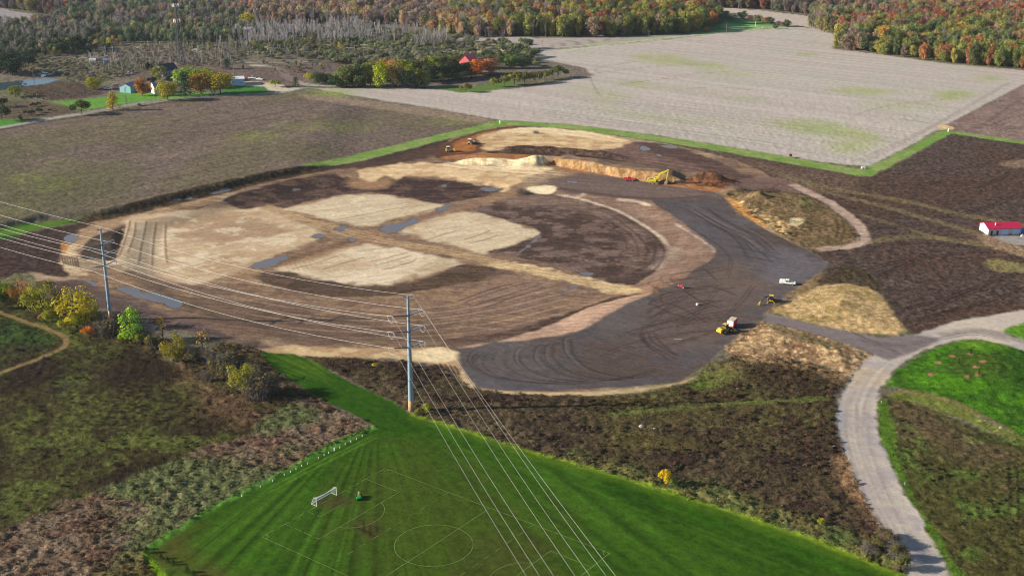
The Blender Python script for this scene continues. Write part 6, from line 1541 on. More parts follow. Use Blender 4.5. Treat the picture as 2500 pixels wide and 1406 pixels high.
# goal
g1 = at(822, 1208.5); g0 = at(773, 1235.5)
gdir = (g0 - g1); GWID = gdir.length; ga = math.atan2(gdir.y, gdir.x)
ge = empty('soccer_goal', g1, ga, 'white soccer goal with net on the mown pitch', 'soccer goal')
GHT = 2.3; back = -1 if rot((0, 1, 0), ga).dot(e1) > 0 else 1; bk = back * 2.0; tp = back * .9
for x in (0, GWID):
    m = MB(); m.tube((x, 0, 0), (x, 0, GHT), .075, .075, 8); m.build('post', M_WHITE, ge)
    m = MB(); m.path([(x, 0, GHT), (x, tp, GHT), (x, bk, .05), (x, 0, .05)], .03, 6); m.build('side_frame', M_WHITE, ge)
m = MB(); m.tube((0, 0, GHT), (GWID, 0, GHT), .085, .085, 8); m.build('crossbar', M_WHITE, ge)
m = MB(); m.tube((0, bk, .05), (GWID, bk, .05), .05, .05, 6); m.build('back_bar', M_WHITE, ge)
m = MB()
def netpt(u, t):                       # from crossbar over the top edge down to the back bar, sagging in the middle
    sg = math.sin(math.pi * u) * .55
    if t < .3: y, z = tp * t / .3, GHT - sg * t / .3
    else: q = (t - .3) / .7; y, z = tp + (bk - tp) * q, (GHT - sg) * (1 - q) + .05 * q
    return (u * GWID, y, z)
for k in range(33): m.path([netpt(k / 32, t / 8) for t in range(9)], .010, 3)
for t in range(1, 13): m.path([netpt(u / 8, t / 12) for u in range(9)], .010, 3)
for x in (0, GWID):
    for k in range(1, 8): z = GHT * k / 8; m.tube((x, 0, z), (x, tp + (bk - tp) * (1 - k / 8), z), .009, .009, 3)
o = m.build('net', M_NET, ge); o["kind"] = "stuff"
# mower and driver
mp = at(877, 1216); MA = math.radians(-80)
e = empty('riding_mower', mp, MA, 'green riding mower cutting the soccer pitch', 'mower')
m = MB(); m.prism([(.25,.45),(1.25,.45),(1.3,.75),(1.15,.98),(.3,1.02)], -.38, .38); m.build('hood', M_GREEN, e)
m = MB(); m.box((-.45, 0, .62), (1.3, 1.0, .34), taper=(.9, .85)); m.box((-.5, .52, .72), (.75, .22, .16)); m.box((-.5, -.52, .72), (.75, .22, .16)); m.build('body', M_GREEN, e)
m = MB(); m.box((.1, 0, .28), (1.3, 1.75, .18), taper=(.9, .92)); m.build('cutting_deck', M_GREEN, e)
for s in (-1, 1):
    w = MB(); w.wheel((-.75, s * .62, .48), .48, .34); ww = w.build('wheel', M_BLACK, e); w = MB(); w.wheel((-.75, s * .80, .48), .22, .04, n=10); w.build('rim', M_YEL, ww)
    w = MB(); w.wheel((1.0, s * .52, .30), .30, .24); ww = w.build('wheel', M_BLACK, e); w = MB(); w.wheel((1.0, s * .65, .30), .13, .03, n=10); w.build('rim', M_YEL, ww)
m = MB(); m.box((-.5, 0, .85), (.55, .52, .12)); m.box((-.78, 0, 1.15), (.12, .50, .55), ry=-.15); m.build('seat', M_YEL, e)
m = MB(); m.tube((.28, 0, .95), (.02, 0, 1.22), .03, .03, 6); m.tube((.03, 0, 1.20), (.0, 0, 1.24), .19, .19, 12); m.build('steering_wheel', M_DARK, e)
m = MB(); m.path([(-1.0, -.45, .8), (-1.0, -.45, 1.95), (-1.0, .45, 1.95), (-1.0, .45, .8)], .035, 6); m.build('roll_bar', M_DARK, e)

def person(origin, heading, label):
    """seated driver grown as one skinned surface"""
    pts = {'pelvis': (-.5,0,.98), 'waist': (-.52,0,1.14), 'chest': (-.50,0,1.36), 'neck': (-.47,0,1.52), 'head0': (-.45,0,1.58), 'head1': (-.44,0,1.72)}
    r_ = {'pelvis': .17, 'waist': .15, 'chest': .18, 'neck': .065, 'head0': .085, 'head1': .10}
    ed = [('pelvis','waist'),('waist','chest'),('chest','neck'),('neck','head0'),('head0','head1')]
    for s, n in ((-1,'r'),(1,'l')):
        pts.update({n+'sh': (-.50,s*.20,1.45), n+'el': (-.36,s*.29,1.20), n+'wr': (-.10,s*.20,1.20), n+'ha': (-.01,s*.17,1.22), n+'hip': (-.46,s*.11,.97), n+'kn': (-.02,s*.17,.98), n+'an': (.12,s*.18,.58), n+'to': (.30,s*.18,.55)})
        r_.update({n+'sh': .08, n+'el': .05, n+'wr': .035, n+'ha': .045, n+'hip': .10, n+'kn': .075, n+'an': .05, n+'to': .045})
        ed += [('chest',n+'sh'),(n+'sh',n+'el'),(n+'el',n+'wr'),(n+'wr',n+'ha'),('pelvis',n+'hip'),(n+'hip',n+'kn'),(n+'kn',n+'an'),(n+'an',n+'to')]
        for f, (dx, dy, dz) in enumerate(((.07,.03,.0),(.08,.01,.0),(.08,-.01,.0),(.07,-.03,-.01),(.03,-.05,.02))):
            b0 = pts[n+'ha']; k = n+'f%d' % f; pts[k] = (b0[0]+dx*.6, b0[1]+s*dy*-1, b0[2]+dz+.01); pts[k+'t'] = (b0[0]+dx, b0[1]+s*dy*-1.1, b0[2]+dz-.03)
            r_[k] = .011; r_[k+'t'] = .009; ed += [(n+'ha',k),(k,k+'t')]
    names = list(pts); me = bpy.data.meshes.new('person')
    me.from_pydata([pts[k] for k in names], [(names.index(a), names.index(b)) for a, b in ed], [])
    o = bpy.data.objects.new('person', me); S.collection.objects.link(o)
    sk = o.modifiers.new('skin', 'SKIN'); me.skin_vertices or me.attributes
    if not me.skin_vertices:
        bpy.context.view_layer.objects.active = o
    for i, k in enumerate(names):
        if me.skin_vertices:
            v = me.skin_vertices[0].data[i]; v.radius = (r_[k], r_[k]); v.use_root = (k == 'pelvis')
    sub = o.modifiers.new('sub', 'SUBSURF'); sub.levels = 1; sub.render_levels = 1
    dg = bpy.context.evaluated_depsgraph_get(); ev = o.evaluated_get(dg); nm = bpy.data.meshes.new_from_object(ev)
    bpy.data.objects.remove(o)
    o = bpy.data.objects.new('person', nm); S.collection.objects.link(o)
    nm.materials.clear()
    for mm in (M_ORANGE, M_SKIN, M_DARK): nm.materials.append(mm)
    for p in nm.polygons:
        c = p.center; p.use_smooth = True
        p.material_index = 1 if (c.z > 1.53 or (c.x > -.2 and 1.1 < c.z < 1.34)) else (2 if c.z < 1.04 else 0)
    o.location = origin; o.rotation_euler = (0, 0, heading)
    tag(o, label, 'person')
    m = MB(); m.tube((-.44, 0, 1.70), (-.44, 0, 1.80), .125, .105, 12); m.box((-.31, 0, 1.71), (.16, .18, .02)); m.build('cap', M_CAP, o)
    m = MB(); m.box((-.345, 0, 1.64), (.03, .03, .045)); m.build('nose', M_SKIN, o)
    return o
person(mp, MA, 'person in an orange shirt and pale cap seated on the green mower')

# ------------------------------------------------------------------ small posts
def post(px, py, hpx, r, name, label, cat, group=None, m0=None, capped=False):
    p = at(px, py); h = hpx / ppm(py) / .93
    e = empty(name, p, 0, label, cat, group)
    m = MB(); m.tube((0, 0, -.1), (0, 0, h), r, r, 8); m.build('stem', m0 or M_WHITE, e)
    m = MB(); m.tube((0, 0, h), (0, 0, h + .06), r * 1.25, r * .8, 8); m.build('cap', m0 or M_WHITE, e)
    return e
MARK = [(1033,68),(977,97),(924,122),(871,147),(819,178),(768,202),(713,228),(670,250),(615,278),(510,330),(456,352),(402,384),(350,410),(290,438),(178,495),(62,549)]
for i, (zx, zy) in enumerate(MARK):
    big = i == 5
    post(620 + zx / 3.906, 1046 + zy / 3.906 + 2, 7 if big else 4, .17 if big else .09, 'marker_post', 'largest white post in the row along the pitch edge' if big else 'short white post in the row along the pitch edge', 'post', 'white posts along the pitch edge')
post(590.6, 1212.5, 5, .12, 'marker_post', 'short white post farthest down the row at the pitch edge', 'post')
e = empty('road_sign', at(2208, 1188), .3, 'small white sign on a post right of the gravel road', 'sign')
m = MB(); m.tube((0, 0, 0), (0, 0, 1.4), .04, .04, 6); m.build('stem', M_GALVD, e)
m = MB(); m.box((0, -.05, 1.15), (.34, .03, .95), rz=.1); m.build('panel', M_WHITE, e)
for (x, y, h, lb) in ((2169, 1318, 9, 'pale reflector post in the shade at the gravel road edge'), (2050, 1060, 9, 'dark reflector post on the left edge of the gravel road'), (2151, 984, 6, 'short white post at the top of the roadside grass strip'), (2192, 1322, 8, 'thin post standing at the shaded side of the lower gravel road')):
    post(x, y, h, .06, 'reflector_post', lb, 'post', None, M_WHITE if 'dark' not in lb else M_DARK)
for (x, y, h, lb) in ((1221, 302, 7, 'white marker post at the top corner of the grass strip'), (2315, 322, 7, 'white marker post at the right corner of the grass strip')):
    post(x, y, h, .35, 'marker_post', lb, 'post')
for (x, y, lb) in ((2104, 413, 'left white marker box at the lower corner of the pale field'), (2110, 413, 'right white marker box at the lower corner of the pale field')):
    e = empty('marker_box', at(x, y), 0, lb, 'marker'); m = MB(); m.box((0, 0, .8), (.9, .9, 1.2), taper=(.8, .8)); m.build('housing', M_WHITE, e); m = MB(); m.tube((0, 0, -.1), (0, 0, .25), .25, .25, 8); m.build('foot', M_DARK, e)
def rock(px, py, w, h, label, m0=None):
    p = at(px, py); r = random.Random(px); m = MB(); n = 9
    rings = [(.0, .9), (.4, 1.0), (.8, .65)]
    vs = []
    for z, q in rings:
        for k in range(n):
            a = 2 * math.pi * k / n; rr = w / 2 * q * r.uniform(.8, 1.15); vs.append((math.cos(a) * rr, math.sin(a) * rr * .8, z * h - .1))
    vs.append((0, 0, h)); fs = [(k + n * j, (k + 1) % n + n * j, (k + 1) % n + n * (j + 1), k + n * (j + 1)) for j in (0, 1) for k in range(n)] + [(2 * n + k, 2 * n + (k + 1) % n, 3 * n) for k in range(n)]
    m.add(vs, fs); o = m.build('boulder', m0 or M_STONE); o.location = p; tag(o, label, 'rock'); return o
rock(1566, 1042, 1.6, .9, 'rounded pale boulder in the brush below the gravel yard'); rock(1597, 1047, 1.9, .5, 'flat pale boulder right of the rounded one in the brush')
rock(2036, 1091, 1.3, .6, 'small pale rock left of the gravel road'); rock(2443, 1045, 1.4, .5, 'white rock in the bare patch below the green mound')
rock(2496, 578, 2.0, 1.3, 'tan boulder at the corner of the red-roofed shed'); rock(2392, 1027, .9, .3, 'left of two white stones below the green mound'); rock(2405, 1027, .9, .3, 'right of two white stones below the green mound')
e = empty('bucket', at(1702, 745), 0, 'white bucket lying alone on the gravel yard', 'bucket'); m = MB(); m.tube((0, 0, 0), (0, 0, .7), .45, .52, 12, True); m.build('shell', M_WHITE, e); m = MB(); m.path([(.52, 0, .7), (.3, 0, 1.0), (-.3, 0, 1.0), (-.52, 0, .7)], .03, 4); m.build('handle', M_DARK, e)
e = empty('timber_plank', at(1655, 828), math.radians(-10), 'pale plank lying on the lower gravel yard', 'plank'); m = MB(); m.box((0, 0, .08), (3.0, .3, .12)); o = m.build('board', M_STONE, e)
for (x, y, a) in ((2370, 865, 0), (2340, 888, .3), (2386, 897, .1), (2390, 915, 0)):
    e = empty('sapling', at(x, y), a, 'little dark sapling planted on the green mound', 'sapling', 'saplings on the green mound')
    e.scale = (1.3, 1.3, 2.2)
    for nm, me_, c_ in (('stem', TRUNKS['bush'], None), ('crown', CROWNS['conifer'][0], (.02, .03, .012))):
        o = bpy.data.objects.new(nm, me_); S.collection.objects.link(o); o.parent = e
        if c_: o.color = (*c_, 1)

# ------------------------------------------------------------------ vehicles
def pickup(loc, heading, paint, name, label, cat='pickup truck', L=5.9, group=None, cap=False):
    e = empty(name, loc, heading, label, cat, group)
    W = 2.0; k = L / 5.9
    m = MB()
    m.prism([(-2.9*k,.55),(2.9*k,.55),(2.95*k,.85),(2.85*k,1.12),(1.35*k,1.20),(1.25*k,1.22),(-2.9*k,1.22)], -W/2, W/2); m.build('body', paint, e)
    m = MB(); m.prism([(-.75*k,1.22),(1.3*k,1.22),(.62*k,1.86),(-.55*k,1.88)], -W/2*.90, W/2*.90); m.build('windows', M_GLASS, e)
    m = MB(); m.prism([(-.60*k,1.83),(.66*k,1.81),(.58*k,1.92),(-.52*k,1.94)], -W/2*.91, W/2*.91)
    for s in (-1, 1): m.box((.22*k, s*W/2*.905, 1.52), (.09, .03, .66)); m.box((-.62*k, s*W/2*.905, 1.52), (.10, .03, .66))
    m.build('roof', paint, e)
    if cap:
        m = MB(); m.prism([(-2.85*k,1.22),(-.8*k,1.22),(-.75*k,1.80),(-2.75*k,1.80)], -W/2*.92, W/2*.92); m.build('bed_cover', paint, e)
    else:
        m = MB(); m.box((-1.85*k, 0, 1.225), (1.95*k, W*.80, .02)); m.build('bed_floor', M_DARK, e)
    m = MB(); m.box((2.93*k, 0, .62), (.12, W*.96, .22)); m.build('front_bumper', M_CHROME, e)
    m = MB(); m.box((-2.93*k, 0, .62), (.12, W*.96, .2)); m.build('rear_bumper', M_CHROME, e)
    for s in (-1, 1):
        m = MB(); m.box((2.93*k, s*.78, .95), (.06, .32, .18)); m.build('headlight', M_LAMP, e)
        m = MB(); m.box((-2.92*k, s*.9, 1.0), (.06, .14, .34)); m.build('taillight', M_TAIL, e)
        for x in (1.85*k, -1.75*k):
            w = MB(); w.wheel((x, s*(W/2-.10), .40), .40, .26, n=14); ww = w.build('wheel', M_BLACK, e)
            w = MB(); w.wheel((x, s*(W/2+.035), .40), .24, .03, n=10); w.build('rim', M_CHROME, ww)
    return e
pickup(at(1536, 441), math.radians(-12), M_RED, 'pickup_truck', 'red pickup truck parked beside the yellow excavator')
pickup(at(1922, 694), math.radians(-14), M_WHITE, 'pickup_truck', 'white pickup truck at the right edge of the gravel yard', L=6.3, cap=True)
for (x, y, a, mt_, lb) in ((616, 193, -10, M_WHITE, 'white pickup left of two on the farm drive beside the blue shed'), (634, 196, -20, M_WHITE, 'white pickup right of two on the farm drive beside the blue shed'), (598, 197, 70, M_RED, 'red car at the right end of the blue-white shed'),
                         (290, 150, 0, M_WHITE, 'white pickup in the rough ground left of the dark car'), (322, 150, 5, M_NAVY, 'dark car with pale front on the rough ground behind the farm'), (314, 183, 15, M_WHITE, 'white pickup parked among bare saplings above the teal barn'),
                         (264, 219, 10, M_WHITE, 'white pickup parked left of the teal barn'), (286, 212, 0, M_REDBARN, 'dull red car parked behind the left of the teal barn'), (1868, 70, 0, M_WHITE, 'small white car beside the far green paddock'), (1466, 90, 5, M_WHITE, 'tiny white pickup at the far wood edge')):
    pickup(at(x, y), math.radians(a), mt_, 'pickup_truck' if 'pickup' in lb else 'car', lb, 'pickup truck' if 'pickup' in lb else 'car', 5.6)

def track_frame(e, y, L, h, w=.6):
    m = MB(); n = 8
    prof = [(math.cos(math.pi/2 + math.pi*k/n)*h/2 - L/2 + h/2, math.sin(math.pi/2 + math.pi*k/n)*h/2 + h/2) for k in range(n+1)] + [(math.cos(-math.pi/2 + math.pi*k/n)*h/2 + L/2 - h/2, math.sin(-math.pi/2 + math.pi*k/n)*h/2 + h/2) for k in range(n+1)]
    m.prism(prof, y - w/2, y + w/2); t = m.build('track', M_MUD, e)
    m = MB()
    for x in (-L/2 + h/2, 0, L/2 - h/2): m.wheel((x, y + (.02 if y > 0 else -.02) + (w/2 if y > 0 else -w/2), h/2), h*.33, .06, n=10)
    m.build('rollers', M_DARK, t)
# excavator: house to the left, boom and stick reaching right
e = empty('excavator', at(1597, 449), math.radians(-8), 'bright yellow excavator digging below the tan sand bank', 'excavator')
e.scale = (1.12, 1.12, 1.12)
for s in (-1, 1): track_frame(e, s * 1.25, 4.4, .95)
m = MB(); m.box((0, 0, .85), (2.4, 2.0, .5)); m.tube((0, 0, 1.0), (0, 0, 1.3), .8, .8, 14); m.build('undercarriage', M_DARK, e)
m = MB(); m.box((-.9, 0, 1.85), (3.6, 2.8, 1.15), taper=(.97, .97)); m.prism([(-3.2,1.35),(-2.6,1.3),(-2.6,2.5),(-3.0,2.45)], -1.4, 1.4); m.build('body', M_EXC, e)
m = MB(); m.box((-1.4, -.3, 2.46), (1.7, 1.5, .10)); m.build('engine_grille', M_DARK, e)
m = MB(); m.prism([(.2,1.3),(1.6,1.3),(1.75,2.2),(1.45,3.05),(.2,3.05)], .35, 1.35); c_ = m.build('cab', M_EXC, e)
m = MB(); m.prism([(.35,1.95),(1.72,1.95),(1.50,2.9),(.35,2.9)], .33, 1.37); m.build('cab_window', M_GLASS, c_)
m = MB()
def beam(m, p, q, h0, h1, w):
    p, q = Vector(p), Vector(q); d = (q - p).normalized(); n = Vector((-d.z, 0, d.x))
    m.add([p + n*h0/2 + Vector((0,-w/2,0)), q + n*h1/2 + Vector((0,-w/2,0)), q - n*h1/2 + Vector((0,-w/2,0)), p - n*h0/2 + Vector((0,-w/2,0)),
           p + n*h0/2 + Vector((0,w/2,0)), q + n*h1/2 + Vector((0,w/2,0)), q - n*h1/2 + Vector((0,w/2,0)), p - n*h0/2 + Vector((0,w/2,0))], [(0,1,2,3),(7,6,5,4),(0,4,5,1),(1,5,6,2),(2,6,7,3),(3,7,4,0)])
beam(m, (1.0, 0, 1.9), (3.0, 0, 5.0), .8, .95, .6); beam(m, (2.8, 0, 4.85), (6.0, 0, 6.6), .95, .55, .6); m.build('boom', M_EXC, e)
m = MB(); beam(m, (6.1, 0, 7.0), (5.5, 0, 2.2), .75, .4, .45); m.build('stick', M_EXC, e)
m = MB()
for s in (-1, 1): m.tube((1.7, s*.42, 1.8), (3.0, s*.42, 4.6), .12, .08, 8)
m.tube((3.6, 0, 5.9), (5.9, 0, 6.9), .12, .08, 8); m.build('hydraulic_cylinder', M_DARK, e)
m = MB(); m.prism([(5.7,2.3),(5.0,1.2),(4.4,.5),(4.9,.05),(5.7,.1),(6.1,.8),(6.0,2.0)], -.7, .7); m.build('bucket', M_STONE, e)
for s in (-.5, 0, .5): m = MB(); m.box((4.45, s, .22), (.4, .14, .14), ry=.5); m.build('tooth', M_STONE, e)
# wheel loader beside the trailer
e = empty('wheel_loader', at(1771, 811), math.radians(35), 'yellow wheel loader parked beside the red and white trailer', 'wheel loader')
for x in (-1.55, 1.55):
    for s in (-1, 1):
        w = MB(); w.wheel((x, s*1.05, .78), .78, .62, n=18); ww = w.build('wheel', M_BLACK, e); w = MB(); w.wheel((x, s*1.37, .78), .38, .06, n=12); w.build('rim', M_YEL2, ww)
m = MB(); m.prism([(-3.1,.9),(-.6,.8),(-.6,2.05),(-2.4,2.15),(-3.1,1.9)], -.95, .95); m.build('engine_hood', M_YEL, e)
m = MB(); m.box((-2.0, 0, 2.17), (.9, 1.3, .06)); m.build('engine_grille', M_DARK, e)
m = MB(); m.box((-3.25, 0, 1.1), (.4, 2.4, .7)); m.build('counterweight', M_YEL, e)
m = MB(); m.prism([(-.6,1.4),(.75,1.4),(.85,2.1),(.65,3.1),(-.55,3.1)], -.72, .72); c_ = m.build('cab', M_GLASS, e)
m = MB(); m.box((.05, 0, 3.18), (1.7, 1.7, .16)); m.build('cab_roof', M_YEL, e)
m = MB(); m.box((.9, 0, 1.2), (1.9, 1.1, .9)); m.build('front_frame', M_YEL2, e)
m = MB()
for s in (-1, 1): beam_pts = None; m.tube((.9, s*.5, 1.9), (2.6, s*.5, 1.3), .17, .15, 6); m.tube((2.6, s*.5, 1.3), (3.3, s*.5, .6), .15, .12, 6)
m.build('lift_arms', M_DARK, e)
m = MB(); m.prism([(3.0,.1),(4.3,.05),(4.35,.15),(3.4,.35),(3.3,1.15),(3.0,1.25)], -1.45, 1.45); m.build('bucket', M_YEL2, e)
# trailer
e = empty('enclosed_trailer', at(1787, 797), math.radians(62), 'white enclosed trailer with a red front and ribbed roof by the loader', 'trailer')
m = MB(); m.box((0, 0, 1.75), (4.6, 2.3, 2.3)); m.build('box_body', M_WHITE, e)
m = MB(); m.box((0, -1.165, 1.70), (4.6, .03, 2.2)); m.build('red_side', M_RED, e)
m = MB(); m.box((-2.315, 0, .85), (.03, 2.3, .5)); m.build('red_panel', M_RED, e)
for k in range(5): m = MB(); m.box((-1.9 + .95*k, 0, 2.94), (.5, 2.2, .08)); m.build('roof_rib', M_MUD, e)
for s in (-1, 1):
    for x in (-.5, .5): w = MB(); w.wheel((x, s*1.18, .38), .38, .22, n=12); w.build('wheel', M_BLACK, e)
m = MB(); m.path([(2.3, -.7, .55), (3.6, 0, .5), (2.3, .7, .55)], .06, 5); m.build('tow_bar', M_DARK, e)
m = MB(); m.box((-2.325, .3, 1.75), (.02, .9, 1.7)); m.build('door', M_WALLW, e)
# backhoe with black boom
e = empty('backhoe_loader', at(1882, 737), math.radians(80), 'yellow backhoe loader with a black boom bent to the ground', 'backhoe')
for s in (-1, 1):
    w = MB(); w.wheel((-.6, s*1.0, .80), .80, .5, n=18); ww = w.build('wheel', M_BLACK, e); w = MB(); w.wheel((-.6, s*1.26, .8), .4, .05, n=12); w.build('rim', M_YEL, ww)
    w = MB(); w.wheel((1.7, s*.9, .5), .5, .38, n=16); ww = w.build('wheel', M_BLACK, e); w = MB(); w.wheel((1.7, s*1.1, .5), .25, .05, n=12); w.build('rim', M_YEL, ww)
m = MB(); m.prism([(.4,.8),(2.4,.8),(2.4,1.55),(.4,1.75)], -.55, .55); m.build('engine_hood', M_YEL, e)
m = MB(); m.box((-.4, 0, .95), (2.2, 1.5, .5)); m.build('chassis', M_YEL2, e)
m = MB(); m.prism([(-1.2,1.2),(.5,1.2),(.4,2.7),(-1.1,2.7)], -.75, .75); m.build('cab', M_GLASS, e)
m = MB(); m.box((-.35, 0, 2.78), (1.9, 1.7, .16)); m.build('cab_roof', M_YEL, e)
m = MB(); m.prism([(2.9,.1),(3.7,.05),(3.1,.4),(3.05,.95),(2.8,1.0)], -1.2, 1.2); m.build('front_bucket', M_YEL2, e)
m = MB()
for s in (-1, 1): m.tube((.8, s*.75, 1.5), (2.9, s*.75, .7), .12, .10, 6)
m.build('lift_arms', M_YEL, e)
m = MB(); m.path([(-1.3, 0, 1.1), (-2.0, .7, 2.9), (-3.2, 2.6, 2.9), (-4.2, 4.0, 1.3)], .24, 6); m.build('boom', M_DARK, e)
m = MB(); m.tube((-4.2, 4.0, 1.5), (-4.6, 4.5, .5), .2, .16, 6); m.build('stick', M_YEL2, e)
m = MB(); m.prism([(-4.4,.05),(-5.1,.15),(-5.2,.9),(-4.6,1.0),(-4.3,.5)], 4.1, 4.9); m.build('bucket', M_YEL, e)
m = MB()
for s in (-1, 1): m.tube((-1.2, s*.7, .9), (-1.6, s*1.35, .1), .10, .10, 6); m.box((-1.62, s*1.38, .07), (.6, .35, .1))
m.build('stabiliser', M_YEL, e)
# small red implement
e = empty('disc_harrow', at(1660, 704), math.radians(-30), 'small red tillage implement standing on the gravel yard', 'implement')
m = MB(); m.box((0, 0, .75), (2.2, .14, .14)); m.box((0, .8, .75), (2.2, .14, .14)); m.box((-.9, .4, .78), (.14, 1.0, .14)); m.box((.9, .4, .78), (.14, 1.0, .14)); m.build('frame', M_REDBARN, e)
for x in (-.75, 0, .75): m = MB(); m.box((x, .4, 1.1), (.35, .8, .65), taper=(.8, .8)); m.build('seed_box', M_REDBARN, e)
for s in (-1, 1): m = MB(); m.wheel((s*1.25, .4, .38), .38, .2, 'x', 14); m.build('wheel', M_WHITE if s > 0 else M_BLACK, e)
m = MB(); m.path([(-.4, 0, .7), (-.9, -1.2, .45), (.4, 0, .7)], .05, 5); m.build('tow_bar', M_DARK, e)
# earth movers at the far corner
def dozer(px, py, a, label, mt_, canopy=True):
    e = empty('bulldozer', at(px, py), math.radians(a), label, 'bulldozer')
    for s in (-1, 1): track_frame(e, s * 1.15, 4.0, 1.15, .65)
    m = MB(); m.prism([(-1.9,.9),(2.0,.9),(2.0,1.75),(.5,1.95),(-.1,2.0),(-1.9,2.0)], -.8, .8); m.build('body', mt_, e)
    m = MB(); m.prism([(-1.3,2.0),(.2,2.0),(.1,2.9),(-1.2,2.9)], -.75, .75); m.build('cab', M_GLASS, e)
    m = MB(); m.box((-.55, 0, 3.05), (2.0, 2.0, .16)); m.build('canopy', M_CAP, e)
    m = MB(); m.prism([(3.0,.1),(3.15,.1),(2.95,.7),(3.15,1.5),(3.0,1.5),(2.75,.7)], -2.0, 2.0); m.build('blade', mt_, e)
    m = MB(); m.tube((0, 1.6, .6), (2.9, 1.6, .5), .12, .12, 6); m.tube((0, -1.6, .6), (2.9, -1.6, .5), .12, .12, 6); m.build('push_arms', M_DARK, e)
    m = MB(); m.tube((1.2, .3, 1.8), (1.2, .3, 2.5), .07, .07, 8); m.build('exhaust', M_DARK, e)
dozer(1148, 352, 70, 'mud-brown bulldozer under a pale canopy at the far corner of the works', M_MUD)
dozer(1097, 371, 12, 'yellowish bulldozer lower left of the mud-brown one', M_YEL2)

# ------------------------------------------------------------------ buildings
def gable_building(name, loc, ang, L, W, hw, hr, mwall, mroof, label, cat, mend=None, over=.4, extra=None):
    """long axis x from 0 to L, depth y from 0 to W, front wall at y = 0"""
    e = empty(name, loc, ang, label, cat)
    t = .2
    for nm, c, d, mm in (('front_wall', (L/2, t/2, hw/2 - .3), (L, t, hw + .6), mwall), ('back_wall', (L/2, W - t/2, hw/2 - .3), (L, t, hw + .6), mwall)):
        m = MB(); m.box(c, d); m.build(nm, mm, e)
    for x0 in (0, L - t):
        m = MB(); m.prism([(t, -.6), (W - t, -.6), (W - t, hw), (W/2, hw + hr), (t, hw)], x0, x0 + t, 'x'); m.build('gable_wall', mend or mwall, e)
    for s in (0, 1):
        y0, y1 = (-over, W/2) if s == 0 else (W + over, W/2)
        sl = hr / (W/2); z0 = hw - over * sl + .02
        m = MB(); m.add([(-over, y0, z0), (L + over, y0, z0), (L + over, y1, hw + hr + .02), (-over, y1, hw + hr + .02), (-over, y0, z0 + .14), (L + over, y0, z0 + .14), (L + over, y1, hw + hr + .16), (-over, y1, hw + hr + .16)],
              [(0,1,2,3),(7,6,5,4),(0,4,5,1),(1,5,6,2),(2,6,7,3),(3,7,4,0)]); m.build('roof', mroof, e)
    def opening(nm, mm, x, z, w, h, side='front', d=.08):
        m = MB()
        if side == 'front': m.box((x, -d/2, z + h/2), (w, d, h))
        elif side == 'left': m.box((-d/2, x, z + h/2), (d, w, h))
        else: m.box((L + d/2, x, z + h/2), (d, w, h))
        return m.build(nm, mm, e)
    if extra: extra(e, opening)
    return e
def shed_extra(e, op):
    op('door', M_NAVY, 1.5, 0, .95, 2.1); op('door', M_NAVY, 4.2, 0, .95, 2.1)
    op('garage_door', M_PALEBLUE, 7.6, 0, 3.0, 2.75); op('garage_door', M_PALEBLUE, 12.6, 0, 2.9, 2.75)
    op('wall_lamp', M_DARK, 2.9, 2.6, .3, .25, d=.2); op('wall_lamp', M_DARK, 10.2, 2.6, .3, .25, d=.2)
    op('wainscot', M_STONE, 10.15, 0, 1.4, .9, d=.05); op('wainscot', M_STONE, 14.4, 0, .6, .9, d=.05)
    op('wainscot', M_STONE, 2.85, 0, .8, .9, d=.05)
    m = MB(); m.tube((4.0, 2.4, 3.8), (4.0, 2.4, 4.8), .22, .22, 10); m.tube((4.0, 2.4, 4.8), (4.0, 2.4, 4.95), .34, .2, 10); m.build('roof_vent', M_WHITE, e)
gable_building('red_roofed_shed', at(2412, 575), math.radians(4.5), 15.0, 9.0, 3.1, 1.5, M_SHADEWALL, M_REDROOF, 'white shed with a bright red roof and two garage doors at the right edge', 'shed', M_WALLW, .5, shed_extra)
e = empty('waste_bin', at(2496, 571), .05, 'blue bin at the right end of the red-roofed shed', 'bin'); m = MB(); m.box((0, 0, 1.0), (1.7, 1.5, 1.9), taper=(1.08, 1.08)); m.build('container', M_BLUE, e); m = MB(); m.box((0, 0, 2.0), (1.9, 1.7, .12)); m.build('lid', M_BLUE, e)
def barn_extra(e, op):
    op('corner_trim', M_GALVD, 4.2, 0, .18, 4.6, 'left'); op('sliding_door', M_TEAL, 6.4, 0, 2.8, 3.2, 'left')
gable_building('teal_barn', at(319.5, 228), math.radians(70), 15, 9.0, 4.3, 2.0, M_TEAL, M_GREYROOF, 'teal barn with a grey gable roof beside the farm lawn', 'barn', None, .4, barn_extra)
def house_extra(e, op):
    for x in (1.2, 3.0, 4.8): op('window', M_GLASS, x, .9, .8, 1.3); op('window', M_GLASS, x, 3.4, .8, 1.2)
    op('window', M_GLASS, 2.0, 3.2, .8, 1.2, 'left'); op('door', M_NAVY, 3.8, 0, .9, 2.0)
gable_building('farmhouse', at(377, 230), math.radians(35), 7.0, 6.0, 5.2, 2.4, M_WALLW, M_GREYROOF, 'white farmhouse half hidden behind the broad yellow-olive tree', 'house', None, .3, house_extra)
gable_building('farmhouse', at(424, 212), math.radians(10), 9.0, 6.0, 3.4, 2.0, M_WALLW, M_GREYROOF, 'low white house glimpsed left of the dark blue-green spruce', 'house', None, .3, house_extra)
gable_building('dark_roofed_house', at(398, 188), math.radians(48), 13, 10, 4.4, 4.0, M_GREYROOF, M_NAVY, 'house with a steep dark roof and white gable trim above the farmyard', 'house', None, .5, lambda e, op: (op('window', M_GLASS, 3, 1.0, 1.0, 1.2), op('window', M_GLASS, 6, 1.0, 1.0, 1.2), op('gable_trim', M_WHITE, 5.0, 4.4, 1.0, 1.4, 'left')))
